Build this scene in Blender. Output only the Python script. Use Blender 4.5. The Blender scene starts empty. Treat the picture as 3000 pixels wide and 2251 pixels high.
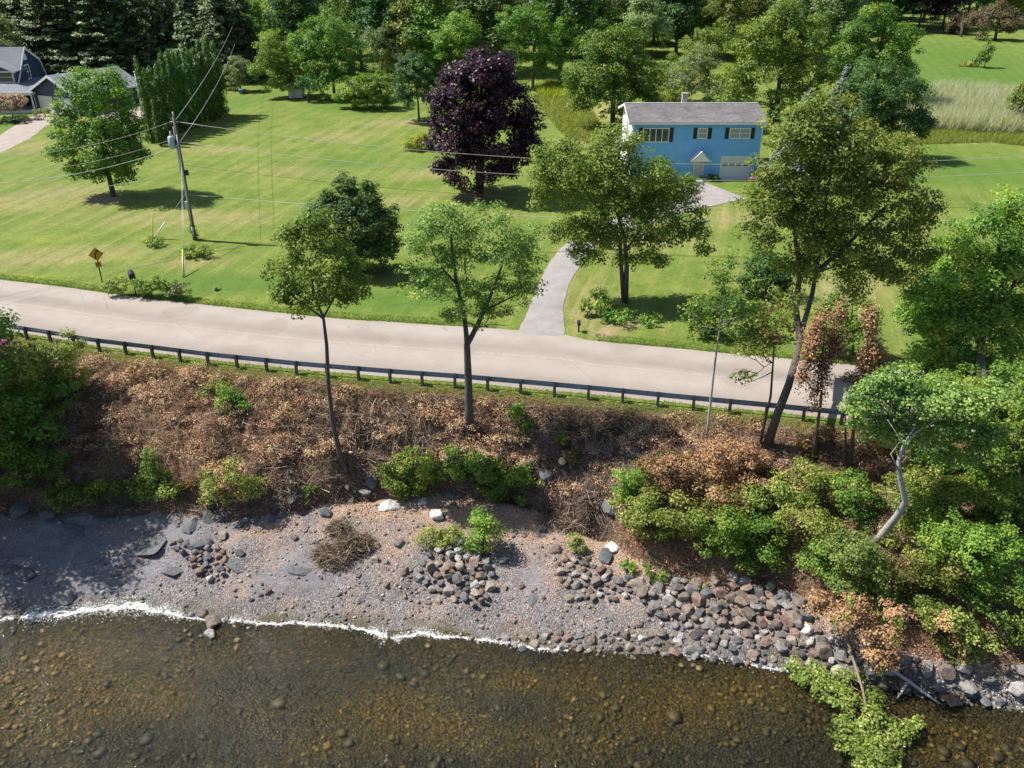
import bpy, math, random
import numpy as np
from math import radians, sin, cos, pi
from mathutils import Vector, Matrix

# ---------------------------------------------------------------- camera, world, sun, exposure
scene = bpy.context.scene
COL = scene.collection
F, PITCH, CZ = 2420.0, radians(28.0), 28.2          # focal length in pixels of a 3000 px wide frame
cd = bpy.data.cameras.new('camera'); cam = bpy.data.objects.new('camera', cd); COL.objects.link(cam)
cam.location = (0, 0, CZ); cam.rotation_euler = (pi/2 - PITCH, 0, 0)
cd.sensor_width = 36.0; cd.lens = 36.0*F/3000.0; cd.clip_end = 4000; cd.clip_start = 0.5
scene.camera = cam
SUN_EL, SUN_AZ = radians(54), radians(-13)              # sun stands to the west (-X), a little to the inland side
sdir = Vector((-cos(SUN_EL)*cos(SUN_AZ), -cos(SUN_EL)*sin(SUN_AZ), sin(SUN_EL)))
w = bpy.data.worlds.new('World'); scene.world = w; w.use_nodes = True
wt = w.node_tree; bg = wt.nodes['Background']
sky = wt.nodes.new('ShaderNodeTexSky'); sky.sky_type = 'NISHITA'; sky.sun_disc = False
sky.sun_elevation = SUN_EL; sky.sun_rotation = math.atan2(sdir.x, sdir.y)
wt.links.new(sky.outputs[0], bg.inputs[0]); bg.inputs[1].default_value = 0.08
sl = bpy.data.lights.new('sun', 'SUN'); sl.energy = 5.0; sl.angle = radians(0.5); sl.color = (1.0, .955, .88)
so = bpy.data.objects.new('sun', sl); COL.objects.link(so); so.rotation_euler = sdir.to_track_quat('Z', 'Y').to_euler()
scene.view_settings.view_transform = 'Standard'; scene.view_settings.look = 'None'
scene.view_settings.exposure = 0.60; scene.view_settings.gamma = 1.0
scene.cycles.max_bounces = 6; scene.cycles.diffuse_bounces = 3; scene.cycles.glossy_bounces = 2
scene.cycles.transmission_bounces = 3; scene.cycles.transparent_max_bounces = 8
scene.cycles.caustics_reflective = False; scene.cycles.caustics_refractive = False
scene.cycles.use_denoising = True

R = np.random.RandomState(7)
# ---------------------------------------------------------------- pixel <-> world (to put things where they stand)
cs, sn = cos(PITCH), sin(PITCH)
def ray(px, py):
    x = (px-1500.0)/F; y = -(py-1125.5)/F
    return np.array([x, cs + y*sn, -sn + y*cs])
def PZ(px, py, z):
    d = ray(px, py); t = (z-CZ)/d[2]; return np.array([d[0]*t, d[1]*t, z])
def PY(px, py, Y):
    d = ray(px, py); t = Y/d[1]; return np.array([d[0]*t, Y, CZ + d[2]*t])
def depth(p): return p[1]*cs + (CZ-p[2])*sn
def proj(p):
    dd = depth(p); up = p[1]*sn + (p[2]-CZ)*cs
    return 1500 + F*p[0]/dd, 1125.5 - F*up/dd
# ---------------------------------------------------------------- noise
_T = np.random.RandomState(3).rand(256, 256)
def vn(x, y):
    xi = np.floor(x).astype(int); yi = np.floor(y).astype(int); fx = x-xi; fy = y-yi
    fx = fx*fx*(3-2*fx); fy = fy*fy*(3-2*fy)
    a = _T[xi & 255, yi & 255]; b = _T[(xi+1) & 255, yi & 255]; c = _T[xi & 255, (yi+1) & 255]; d = _T[(xi+1) & 255, (yi+1) & 255]
    return (a*(1-fx)+b*fx)*(1-fy) + (c*(1-fx)+d*fx)*fy
def fbm(x, y, o=4):
    s = 0; a = 1; t = 0
    for i in range(o):
        s = s + a*vn(x*2**i + 17*i, y*2**i + 31*i); t += a; a *= .5
    return s/t*2-1
def sst(a, b, x):
    t = np.clip((x-a)/(b-a), 0, 1); return t*t*(3-2*t)
# ---------------------------------------------------------------- the lines of the place
def line(pts, z):
    q = np.array([PZ(a, b, z) for a, b in pts]); q = q[np.argsort(q[:, 0])]
    e0 = q[0] + (q[0]-q[2])/np.linalg.norm((q[0]-q[2])[:2])*300; e1 = q[-1] + (q[-1]-q[-3])/np.linalg.norm((q[-1]-q[-3])[:2])*300
    e0[1] = q[0][1] + (e0[1]-q[0][1])*.35; e1[1] = q[-1][1] + (e1[1]-q[-1][1])*.25
    q = np.vstack([e0, q, e1]); return q[:, 0], q[:, 1]
railpx = [(0,945),(136,966),(271,990),(447,1012),(610,1033),(881,1062),(1153,1085),(1356,1100),(1560,1118),(1763,1137),(1966,1158),(2224,1183),(2508,1212),(2760,1240),(3000,1268)]
gx, gy = line([(a, b+36) for a, b in railpx], 5.92)
nx_, ny_ = line([(a, b+20) for a, b in railpx], 6.0)
fx_, fy_ = line([(0,818),(160,836),(316,858),(497,881),(768,910),(1000,933),(1271,950),(1460,962),(1633,973),(1723,996),(1949,1016),(2090,1030),(2334,1052),(2650,1082),(3000,1114)], 6.0)
v = 1.3562
sx, sy = line([(a*v, b*v) for a, b in [(0,1340),(60,1338),(150,1328),(280,1312),(400,1332),(510,1347),(650,1352),(780,1360),(850,1388),(900,1370),(1000,1374),(1080,1390),(1160,1402),(1300,1407),(1500,1414),(1650,1442),(1800,1462),(1900,1482),(1960,1492),(2080,1506),(2212,1532)]], 0.0)
tx, ty = line([(a*v, b*v) for a, b in [(0,1105),(160,1110),(320,1105),(450,1120),(560,1118),(700,1092),(800,1075),(900,1065),(1000,1070),(1100,1080),(1220,1120),(1300,1160),(1400,1225),(1500,1255),(1600,1265),(1700,1275),(1800,1330),(1900,1385),(2000,1410),(2212,1450)]], 1.2)
Yg = lambda x: np.interp(x, gx, gy); Yn = lambda x: np.interp(x, nx_, ny_); Yf = lambda x: np.interp(x, fx_, fy_)
Ysh = lambda x: np.interp(np.asarray(x, float)-.5, sx, sy)*.25+np.interp(x, sx, sy)*.5+np.interp(np.asarray(x, float)+.5, sx, sy)*.25 + fbm(np.asarray(x, float)*.9, np.asarray(x, float)*0+5.3, 4)*.20; Yt = lambda x: np.maximum(np.interp(x, tx, ty), Ysh(x)+.8)
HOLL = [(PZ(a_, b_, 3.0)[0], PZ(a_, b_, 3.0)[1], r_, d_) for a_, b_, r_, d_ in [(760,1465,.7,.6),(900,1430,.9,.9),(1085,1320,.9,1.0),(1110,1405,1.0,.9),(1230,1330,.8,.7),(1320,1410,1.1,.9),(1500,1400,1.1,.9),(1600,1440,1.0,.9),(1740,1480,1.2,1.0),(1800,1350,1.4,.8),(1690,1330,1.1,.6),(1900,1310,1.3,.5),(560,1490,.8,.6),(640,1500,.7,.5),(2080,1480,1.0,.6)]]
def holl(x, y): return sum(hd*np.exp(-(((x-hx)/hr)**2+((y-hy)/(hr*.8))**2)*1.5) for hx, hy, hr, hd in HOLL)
def terr(x, y, fine=True):
    x = np.asarray(x, float); y = np.asarray(y, float)
    g, n, f, s, t = Yg(x), Yn(x), Yf(x), Ysh(x), Yt(x)
    toe = 1.2
    zu = -np.clip((s-y)*.085, -1, 1e9); zu = -(-zu)/(1+np.abs(zu)/14)          # lakebed, easing off to about -9
    zb = toe*np.clip((y-s)/(t-s), 0, 1)**.9
    k = np.clip((y-t)/(g-t), 0, 1)
    zk = toe + (5.90-toe)*np.interp(k, [0, .10, .28, .45, .9, 1.0], [0, .20, .46, .60, .965, 1.0])
    d = np.clip(y-f, 0, None)
    zl = 6.0 + np.interp(d, [0, 2, 40, 90, 180, 320, 2000], [-.03, .08, 1.75, 3.4, 5.4, 8.0, 14.0])
    zl = zl + sst(2, 22, d)*(fbm(x/23, y/23, 2)*.3)
    z = np.where(y < s, zu, np.where(y < t, zb, np.where(y < g, zk, np.where(y < f, 5.92 + .03*sst(g, n, y), zl))))
    if fine:
        mb = sst(-.6, .8, y-t)*(1-sst(-1.3, -.2, y-g))
        z = z - mb*holl(x, y)*1.25
        z = z + mb*(fbm(x/1.3+3, y/3.5, 4)*.68*sst(1.0, .5, (y-t)/(g-t)) + fbm(x/1.7, y/2.2, 4)*.62*(.5+.5*sst(1.0, -.2, (y-t)/(g-t)) + .25) + np.abs(fbm(x/.8+9, y/1.0, 3))*-.38)
        me = sst(-.3, 1.0, y-s)*(1-sst(-.4, .6, y-t))
        z = z + me*(fbm(x/2.2+5, y/1.3, 5)*.26 + np.abs(fbm(x/3.1+2, y/.9+x/5, 3))*-.16)
        z = z + (1-sst(-.5, .0, y-s))*(fbm(x/3.0, y/3.0, 3)*.10)
    return z
_tt = np.concatenate([np.linspace(20, 90, 1400), np.linspace(90.2, 420, 1500)])
def G(px, py, fine=True):
    d = ray(px, py); p = d[None, :]*_tt[:, None]; z = CZ + p[:, 2]
    h = terr(p[:, 0], p[:, 1], fine); i = int(np.argmax(z <= h)); i = max(i, 1)
    if z[i] > h[i]: i = len(_tt)-1
    a = z[i-1]-h[i-1]; b = z[i]-h[i]; u = a/(a-b) if a != b else 0
    t = _tt[i-1] + (_tt[i]-_tt[i-1])*u; q = d*t
    return np.array([q[0], q[1], float(terr(q[0], q[1], fine))])
# ---------------------------------------------------------------- object helpers
def tag(o, label=None, cat=None, group=None, kind=None):
    if label: o['label'] = label
    if cat: o['category'] = cat
    if group: o['group'] = group
    if kind: o['kind'] = kind
    return o
def empty(name, loc, label, cat, group=None, rz=0.0):
    o = bpy.data.objects.new(name, None); COL.objects.link(o); o.location = [float(a) for a in loc]; o.rotation_euler = (0, 0, rz)
    o.empty_display_size = .3
    return tag(o, label, cat, group)
def link(name, me, parent=None, loc=None):
    o = bpy.data.objects.new(name, me); COL.objects.link(o)
    if parent is not None: o.parent = parent
    if loc is not None: o.location = [float(a) for a in loc]
    return o
def mesh_np(name, V, Fc, mat, tint=None, smooth=False, attr='tint', mats=None, midx=None):
    """V (n,3); Fc (m,k) index array"""
    V = np.asarray(V, np.float32); Fc = np.asarray(Fc, np.int32)
    me = bpy.data.meshes.new(name); n, (m, k) = len(V), Fc.shape
    me.vertices.add(n); me.vertices.foreach_set('co', V.ravel())
    me.loops.add(m*k); me.loops.foreach_set('vertex_index', Fc.ravel())
    me.polygons.add(m); me.polygons.foreach_set('loop_start', np.arange(0, m*k, k, dtype=np.int32))
    me.polygons.foreach_set('loop_total', np.full(m, k, np.int32))
    if smooth: me.polygons.foreach_set('use_smooth', np.ones(m, bool))
    for mm in (mats or [mat]): me.materials.append(mm)
    if midx is not None: me.polygons.foreach_set('material_index', np.asarray(midx, np.int32))
    if tint is not None:
        a = me.attributes.new(attr, 'FLOAT', 'FACE' if len(tint) == m else 'POINT'); a.data.foreach_set('value', np.asarray(tint, np.float32))
    me.update(); return me
class MB:
    """collects boxes, prisms and tubes; polygons of any size"""
    def __init__(s): s.v = []; s.f = []; s.m = []; s.sm = []
    def add(s, vs, fs, mi=0, smooth=False):
        b = len(s.v); s.v += [tuple(map(float, q)) for q in vs]; s.f += [tuple(i+b for i in f) for f in fs]; s.m += [mi]*len(fs); s.sm += [smooth]*len(fs)
    def box(s, x0, x1, y0, y1, z0, z1, mi=0):
        s.add([(x0,y0,z0),(x1,y0,z0),(x1,y1,z0),(x0,y1,z0),(x0,y0,z1),(x1,y0,z1),(x1,y1,z1),(x0,y1,z1)],
              [(0,3,2,1),(4,5,6,7),(0,1,5,4),(1,2,6,5),(2,3,7,6),(3,0,4,7)], mi)
    def prism(s, poly, ax, a0, a1, mi=0):
        n = len(poly)
        def P(q, a): return (a, q[0], q[1]) if ax == 'x' else ((q[0], a, q[1]) if ax == 'y' else (q[0], q[1], a))
        vs = [P(q, a0) for q in poly] + [P(q, a1) for q in poly]
        s.add(vs, [tuple(range(n-1, -1, -1)), tuple(range(n, 2*n))] + [(i, (i+1) % n, n+(i+1) % n, n+i) for i in range(n)], mi)
    def tube(s, pts, rad, k=6, mi=0, cap=True):
        pts = [Vector([float(c) for c in p]) for p in pts]; vs = []; fs = []; ref = None
        for i, p in enumerate(pts):
            t = (pts[min(i+1, len(pts)-1)] - pts[max(i-1, 0)]).normalized()
            if ref is None: ref = t.orthogonal().normalized()
            a = (ref - t*ref.dot(t));  a = a.normalized() if a.length > 1e-5 else t.orthogonal().normalized(); ref = a; b = t.cross(a)
            r = rad[i] if hasattr(rad, '__len__') else rad
            for j in range(k): vs.append(p + (a*cos(2*pi*j/k) + b*sin(2*pi*j/k))*r)
        for i in range(len(pts)-1):
            for j in range(k): fs.append((i*k+j, i*k+(j+1) % k, (i+1)*k+(j+1) % k, (i+1)*k+j))
        if cap: fs.append(tuple(range(k-1, -1, -1))); fs.append(tuple(range((len(pts)-1)*k, len(pts)*k)))
        s.add(vs, fs, mi, True)
    def build(s, name, mat, parent=None, bevel=0.0):
        me = bpy.data.meshes.new(name); me.from_pydata(s.v, [], s.f); me.update()
        for mm in (mat if isinstance(mat, (list, tuple)) else [mat]): me.materials.append(mm)
        me.polygons.foreach_set('material_index', s.m); me.polygons.foreach_set('use_smooth', s.sm); me.update()
        o = link(name, me, parent)
        if bevel:
            bm = o.modifiers.new('edge', 'BEVEL'); bm.width = bevel; bm.segments = 2; bm.limit_method = 'ANGLE'
        return o
# ---------------------------------------------------------------- materials
def nm(name):
    m = bpy.data.materials.new(name); m.use_nodes = True; nt = m.node_tree; b = nt.nodes['Principled BSDF']; return m, nt, b
def N(nt, t, **kw):
    n = nt.nodes.new(t)
    for k, a in kw.items():
        if k.startswith('i_'): n.inputs[k[2:].replace('_', ' ')].default_value = a
        elif k.startswith('n_'): n.inputs[int(k[2:])].default_value = a
        else: setattr(n, k, a)
    return n
def ramp(nt, fac, stops, interp='LINEAR'):
    r = nt.nodes.new('ShaderNodeValToRGB'); r.color_ramp.interpolation = interp; e = r.color_ramp.elements
    while len(e) < len(stops): e.new(.5)
    for i, (p, c) in enumerate(stops): e[i].position = p; e[i].color = (*c, 1)
    if fac is not None: nt.links.new(fac, r.inputs[0])
    return r.outputs[0]
def noise(nt, scale, detail=4, rough=.6, vec=None, dist=0.0):
    n = N(nt, 'ShaderNodeTexNoise'); n.inputs['Scale'].default_value = scale; n.inputs['Detail'].default_value = detail
    n.inputs['Roughness'].default_value = rough; n.inputs['Distortion'].default_value = dist
    nt.links.new(vec if vec is not None else obco(nt), n.inputs['Vector']); return n.outputs['Fac']
def obco(nt):
    g = nt.nodes.get('geo') or nt.nodes.new('ShaderNodeNewGeometry'); g.name = 'geo'; return g.outputs['Position']
def vor(nt, scale, feat='F1', out='Distance', vec=None, rnd=1.0):
    n = N(nt, 'ShaderNodeTexVoronoi'); n.feature = feat; n.inputs['Scale'].default_value = scale; n.inputs['Randomness'].default_value = rnd
    nt.links.new(vec if vec is not None else obco(nt), n.inputs['Vector']); return n.outputs[out]
def mix(nt, a, b, fac, mode='MIX'):
    m = N(nt, 'ShaderNodeMix', data_type='RGBA', blend_type=mode)
    for s_, x in ((6, a), (7, b), (0, fac)):
        if hasattr(x, 'links'): nt.links.new(x, m.inputs[s_])
        else: m.inputs[s_].default_value = x if s_ == 0 else (*x, 1)
    return m.outputs[2]
def mth(nt, op, a, b=0.0, c=None, clamp=False):
    m = N(nt, 'ShaderNodeMath', operation=op); m.use_clamp = clamp
    for i, x in enumerate((a, b) if c is None else (a, b, c)):
        if hasattr(x, 'links'): nt.links.new(x, m.inputs[i])
        else: m.inputs[i].default_value = x
    return m.outputs[0]
def attr(nt, name):
    a = N(nt, 'ShaderNodeAttribute'); a.attribute_name = name; return a.outputs['Fac']
def bump(nt, b, h, dist=.05, strength=1.0):
    n = N(nt, 'ShaderNodeBump'); n.inputs['Distance'].default_value = dist; n.inputs['Strength'].default_value = strength
    nt.links.new(h, n.inputs['Height']); nt.links.new(n.outputs[0], b.inputs['Normal']); return n
def flat(name, c, rough=.6, metal=0.0, var=.12, scale=6.0):
    m, nt, b = nm(name); b.inputs['Roughness'].default_value = rough; b.inputs['Metallic'].default_value = metal
    n = noise(nt, scale, 5); lo = tuple(x*(1-var) for x in c); hi = tuple(min(1, x*(1+var)) for x in c)
    nt.links.new(ramp(nt, n, [(.3, lo), (.7, hi)]), b.inputs['Base Color']); return m
def leafmat(name, cols, trans=.40, rough=.5, spec=.35, gain=2.15, warm=1.18):
    """cols: colour stops over the per-leaf tint"""
    m, nt, b = nm(name); t = attr(nt, 'tint'); oi = N(nt, 'ShaderNodeObjectInfo')
    k = len(cols); cols = [(min(.8, q[0]*gain*(warm if q[1] > q[0]*1.25 else 1)), min(.8, q[1]*gain), min(.8, q[2]*gain)) for q in cols]; c = ramp(nt, t, [(i/(k-1), q) for i, q in enumerate(cols)])
    hs = N(nt, 'ShaderNodeHueSaturation'); nt.links.new(c, hs.inputs['Color'])
    nt.links.new(mth(nt, 'MULTIPLY_ADD', oi.outputs['Random'], .03, .485), hs.inputs['Hue'])
    nt.links.new(mth(nt, 'MULTIPLY_ADD', oi.outputs['Random'], .3, .85), hs.inputs['Value']); c = hs.outputs[0]
    nt.links.new(c, b.inputs['Base Color']); b.inputs['Roughness'].default_value = rough; b.inputs['Specular IOR Level'].default_value = spec
    tr = N(nt, 'ShaderNodeBsdfTranslucent'); nt.links.new(mix(nt, c, (1.15, 1.2, .45), 1.0, 'MULTIPLY'), tr.inputs['Color'])
    mx = N(nt, 'ShaderNodeMixShader'); mx.inputs[0].default_value = trans
    nt.links.new(b.outputs[0], mx.inputs[1]); nt.links.new(tr.outputs[0], mx.inputs[2])
    nt.links.new(mx.outputs[0], nt.nodes['Material Output'].inputs['Surface']); return m
def barkmat(name, a, b_, sc=3.0):
    m, nt, b = nm(name); b.inputs['Roughness'].default_value = .9
    mp = N(nt, 'ShaderNodeMapping'); mp.inputs['Scale'].default_value = (1, 1, .25); nt.links.new(obco(nt), mp.inputs[0])
    n = noise(nt, sc*6, 6, .7, mp.outputs[0]); nt.links.new(ramp(nt, n, [(.3, a), (.7, b_)]), b.inputs['Base Color']); bump(nt, b, n, .06); return m
LM = {
 'maple':  leafmat('leaf_maple', [(.02,.055,.010),(.045,.105,.016),(.085,.16,.026),(.16,.19,.03)]),
 'maple_yellow': leafmat('leaf_maple_yellow', gain=2.6, warm=1.0, cols=[(.03,.06,.010),(.065,.115,.018),(.11,.16,.028),(.21,.20,.04)]),
 'dark':   leafmat('leaf_dark', [(.012,.04,.012),(.025,.07,.018),(.045,.105,.03),(.075,.14,.045)]),
 'bright': leafmat('leaf_bright', [(.03,.075,.012),(.06,.125,.018),(.10,.175,.028),(.16,.22,.035)]),
 'ash':    leafmat('leaf_ash', [(.035,.08,.02),(.075,.14,.035),(.12,.19,.05),(.18,.24,.06)]),
 'locust': leafmat('leaf_locust', [(.035,.07,.012),(.065,.12,.02),(.105,.165,.03),(.15,.19,.04)]),
 'olive':  leafmat('leaf_olive', [(.03,.06,.012),(.065,.10,.02),(.12,.15,.03),(.22,.17,.05)]),
 'purple': leafmat('leaf_purple', gain=1.0, cols=[(.016,.007,.013),(.036,.014,.026),(.068,.028,.044),(.105,.036,.046)], trans=.10, rough=.42, spec=.3, ),
 'brown':  leafmat('leaf_brown', gain=1.05, cols=[(.15,.08,.042),(.34,.19,.10),(.48,.31,.17),(.42,.22,.11)], trans=.1, rough=.8, spec=.1),
 'yellowgreen': leafmat('leaf_yellowgreen', gain=2.1, cols=[(.045,.08,.014),(.09,.135,.025),(.17,.20,.05),(.28,.27,.09)]),
 'mixdead': leafmat('leaf_mixed_dead', gain=1.1, cols=[(.04,.07,.02),(.11,.13,.035),(.22,.16,.06),(.32,.16,.08)], rough=.7, spec=.15),
 'spruce': leafmat('leaf_spruce', gain=3.4, cols=[(.008,.019,.008),(.018,.036,.014),(.032,.058,.020),(.055,.075,.028)], trans=.08),
 'bluespruce': leafmat('leaf_blue_spruce', gain=1.5, cols=[(.04,.075,.065),(.08,.13,.115),(.13,.19,.17),(.18,.23,.20)], trans=.08),
 'cedar':  leafmat('leaf_cedar', gain=1.35, cols=[(.018,.06,.010),(.035,.10,.014),(.065,.15,.02),(.10,.19,.03)], trans=.12),
 'grey':   leafmat('leaf_greygreen', [(.04,.08,.035),(.08,.13,.055),(.13,.19,.085),(.19,.24,.12)]),
 'far':    leafmat('leaf_far', [(.022,.055,.020),(.045,.095,.032),(.08,.14,.045),(.13,.19,.06)]),
 'blossom': leafmat('blossom_cream', gain=1.0, cols=[(.30,.20,.13),(.55,.38,.28),(.68,.50,.38),(.60,.40,.34)], trans=.15, rough=.8),
 'pinkbloom': leafmat('blossom_pink', [(.6,.06,.35),(.75,.1,.45)], trans=.15, rough=.8),
 'crab':   leafmat('leaf_crabapple', gain=1.4, cols=[(.06,.045,.03),(.11,.085,.055),(.16,.12,.075),(.14,.14,.05)]),
 'gold':   leafmat('leaf_goldenrod', gain=1.6, cols=[(.07,.13,.02),(.14,.21,.03),(.30,.30,.02),(.45,.36,.02)]),
 'reed':   leafmat('leaf_reed', gain=1.0, cols=[(.40,.50,.30),(.52,.58,.40),(.64,.64,.50),(.66,.56,.44)], rough=.8),
 'grassy': leafmat('leaf_grass', gain=1.4, cols=[(.06,.12,.02),(.12,.18,.03),(.22,.24,.05),(.32,.30,.12)], rough=.7),
}
BK = {'grey': barkmat('bark_grey', (.045,.038,.032), (.17,.15,.13)), 'pale': barkmat('bark_pale', (.28,.27,.26), (.58,.56,.53)),
      'brown': barkmat('bark_brown', (.05,.035,.025), (.15,.11,.085)), 'dry': barkmat('bark_dry', (.16,.11,.075), (.36,.29,.22))}
# ---------------------------------------------------------------- the ground, in sheets that meet
def grade(*seg):
    out = [seg[0][0]]
    for a, b, st in seg: out += list(np.linspace(a, b, max(2, int(round(abs(b-a)/st))+1))[1:])
    return np.array(out)
XS = grade((-900,-300,60), (-300,-120,12), (-120,-60,3), (-60,-34,.8), (-34,34,.17), (34,60,.8), (60,120,3), (120,300,12), (300,900,60))
YS = grade((-60,16,4), (16,21,.4), (21,28,.17), (28,48,.14), (48,64,.5), (64,120,1.0), (120,260,4), (260,600,20), (600,1500,100))
GX, GY = np.meshgrid(XS, YS); GZ = terr(GX.ravel(), GY.ravel())
VV = np.stack([GX.ravel(), GY.ravel(), GZ], 1); nx, ny = len(XS), len(YS)
ii, jj = np.meshgrid(np.arange(nx-1), np.arange(ny-1)); a0 = (jj*nx+ii).ravel(); QF = np.stack([a0, a0+1, a0+nx+1, a0+nx], 1)
fc = VV[QF].mean(1); X_, Y_ = fc[:, 0], fc[:, 1]
def spots(pts, x, y):
    s = 0
    for px, py, rx, ry in pts:
        c = G(px, py, False); s = s + np.exp(-(((x-c[0])/rx)**2 + ((y-c[1])/ry)**2)*1.2)
    return np.clip(s, 0, 1)
def sub(name, mask, mat, kind='structure', **attrs):
    f = QF[mask]; u, inv = np.unique(f, return_inverse=True); me = mesh_np(name, VV[u], inv.reshape(-1, 4), mat, smooth=True)
    for k_, fn in attrs.items():
        a = me.attributes.new(k_, 'FLOAT', 'POINT'); a.data.foreach_set('value', fn(VV[u][:, 0], VV[u][:, 1]).astype(np.float32))
    o = link(name, me); o['kind'] = kind; return o
# lawn material
m, nt, b = nm('lawn_grass'); b.inputs['Roughness'].default_value = .85; b.inputs['Specular IOR Level'].default_value = .15
n1 = noise(nt, .35, 5, .6); n2 = noise(nt, 3.5, 6, .75); n3 = noise(nt, 13, 6, .85)
p0, p1 = G(100, 650, False), G(520, 470, False); dv = (p1-p0)[:2]/np.linalg.norm((p1-p0)[:2])
sep = N(nt, 'ShaderNodeSeparateXYZ'); nt.links.new(obco(nt), sep.inputs[0])
cr = mth(nt, 'ADD', mth(nt, 'MULTIPLY', sep.outputs[0], float(-dv[1])), mth(nt, 'MULTIPLY', sep.outputs[1], float(dv[0])))
wob = mth(nt, 'MULTIPLY', noise(nt, .05, 2), 1.6)
st = mth(nt, 'SINE', mth(nt, 'MULTIPLY', mth(nt, 'ADD', cr, wob), 3.1))
sm = N(nt, 'ShaderNodeMapping'); sm.inputs['Rotation'].default_value = (0, 0, -math.atan2(float(dv[1]), float(dv[0]))); sm.inputs['Scale'].default_value = (1, 1, 1); nt.links.new(obco(nt), sm.inputs[0])
sm2 = N(nt, 'ShaderNodeMapping'); sm2.inputs['Scale'].default_value = (.035, 1.3, 1); nt.links.new(sm.outputs[0], sm2.inputs[0]); strk = noise(nt, 2.2, 5, .75, sm2.outputs[0])
base = ramp(nt, n1, [(.3, (.105,.165,.026)), (.55, (.15,.205,.038)), (.75, (.20,.23,.055))])
dry = mth(nt, 'ADD', mth(nt, 'MULTIPLY', attr(nt, 'dry'), .62), mth(nt, 'MULTIPLY_ADD', st, .10, mth(nt, 'MULTIPLY_ADD', strk, 2.6, -1.32))); dry = mth(nt, 'MULTIPLY', dry, mth(nt, 'MULTIPLY_ADD', n2, 1.6, .15), clamp=True)
c = mix(nt, base, (.30,.25,.115), dry)
c = mix(nt, c, (.085,.165,.026), mth(nt, 'MULTIPLY', attr(nt, 'lush'), mth(nt, 'MULTIPLY_ADD', n2, 1.2, .2), clamp=True))
gm = mth(nt, 'MULTIPLY', attr(nt, 'meadow'), ramp(nt, noise(nt, .8, 6, .8), [(.35, (0,0,0)), (.6, (1,1,1))]), clamp=True)
c = mix(nt, c, (.33,.30,.11), gm)
c = mix(nt, c, (.34,.24,.17), mth(nt, 'MULTIPLY', attr(nt, 'soil'), mth(nt, 'MULTIPLY_ADD', n2, 2.4, -.1), clamp=True))
yf = mth(nt, 'MULTIPLY', attr(nt, 'yellow'), ramp(nt, noise(nt, 9, 3, .9), [(.56, (0,0,0)), (.64, (1,1,1))]), clamp=True)
c = mix(nt, c, (.62,.50,.02), yf)
c = mix(nt, c, (.5,.5,.5), .35, 'OVERLAY') if False else c
va = N(nt, 'ShaderNodeHueSaturation'); nt.links.new(c, va.inputs['Color'])
nt.links.new(mth(nt, 'ADD', mth(nt, 'MULTIPLY_ADD', n3, 1.5, .0), mth(nt, 'MULTIPLY_ADD', st, .035, mth(nt, 'ADD', mth(nt, 'MULTIPLY_ADD', n2, .9, -.2), mth(nt, 'MULTIPLY_ADD', noise(nt, 1.3, 8, .8), .9, -.45)))), va.inputs['Value'])
nt.links.new(va.outputs[0], b.inputs['Base Color']); bump(nt, b, n3, .06, .8); LAWN = m
# bank material
m, nt, b = nm('bank_earth'); b.inputs['Roughness'].default_value = .95; b.inputs['Specular IOR Level'].default_value = .1
n1 = noise(nt, .7, 4, .6); n2 = noise(nt, 7, 8, .8); n3 = vor(nt, 22, out='Color'); g3 = N(nt, 'ShaderNodeSeparateColor'); nt.links.new(n3, g3.inputs[0])
c = ramp(nt, n2, [(.32, (.035,.022,.018)), (.45, (.17,.09,.06)), (.57, (.33,.185,.12)), (.72, (.50,.33,.225))])
c2 = ramp(nt, n2, [(.32, (.04,.03,.018)), (.48, (.19,.145,.08)), (.68, (.42,.35,.20))])
c = mix(nt, c, c2, ramp(nt, n1, [(.42, (0,0,0)), (.60, (1,1,1))]))
c = mix(nt, c, (.105,.095,.10), mth(nt, 'MULTIPLY', attr(nt, 'rocky'), mth(nt, 'MULTIPLY_ADD', n2, 1.5, .1), clamp=True))
c = mix(nt, c, (.42,.21,.11), mth(nt, 'MULTIPLY', mth(nt, 'GREATER_THAN', g3.outputs[0], .80), .6))
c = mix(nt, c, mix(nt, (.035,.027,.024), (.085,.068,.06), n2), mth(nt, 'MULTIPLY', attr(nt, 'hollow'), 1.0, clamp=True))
c = mix(nt, c, (.12,.16,.035), mth(nt, 'MULTIPLY', attr(nt, 'verge'), mth(nt, 'MULTIPLY_ADD', n2, 1.6, .0), clamp=True))
nt.links.new(c, b.inputs['Base Color']); bump(nt, b, n2, .18, 1.0); BANK = m
# beach material
m, nt, b = nm('shale_beach'); b.inputs['Roughness'].default_value = .85; b.inputs['Specular IOR Level'].default_value = .2
n1 = noise(nt, .6, 5, .65); n2 = noise(nt, 9, 7, .8); vd = vor(nt, 13); vc = vor(nt, 13, out='Color'); g = N(nt, 'ShaderNodeSeparateColor'); nt.links.new(vc, g.inputs[0])
vd2 = vor(nt, 34); vc2 = vor(nt, 34, out='Color'); g2 = N(nt, 'ShaderNodeSeparateColor'); nt.links.new(vc2, g2.inputs[0])
peb = ramp(nt, g.outputs[0], [(0, (.075,.068,.072)), (.45, (.15,.133,.136)), (.8, (.25,.225,.22)), (1, (.46,.43,.41))])
peb = mix(nt, peb, ramp(nt, g2.outputs[0], [(0, (.06,.055,.057)), (.6, (.17,.15,.148)), (1, (.48,.43,.40))]), .55)
slab = ramp(nt, n2, [(.3, (.09,.095,.11)), (.5, (.175,.175,.195)), (.72, (.31,.30,.305))])
c = mix(nt, peb, slab, mth(nt, 'MULTIPLY', attr(nt, 'slab'), ramp(nt, n1, [(.35, (.3,.3,.3)), (.55, (1,1,1))]), clamp=True))
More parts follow.
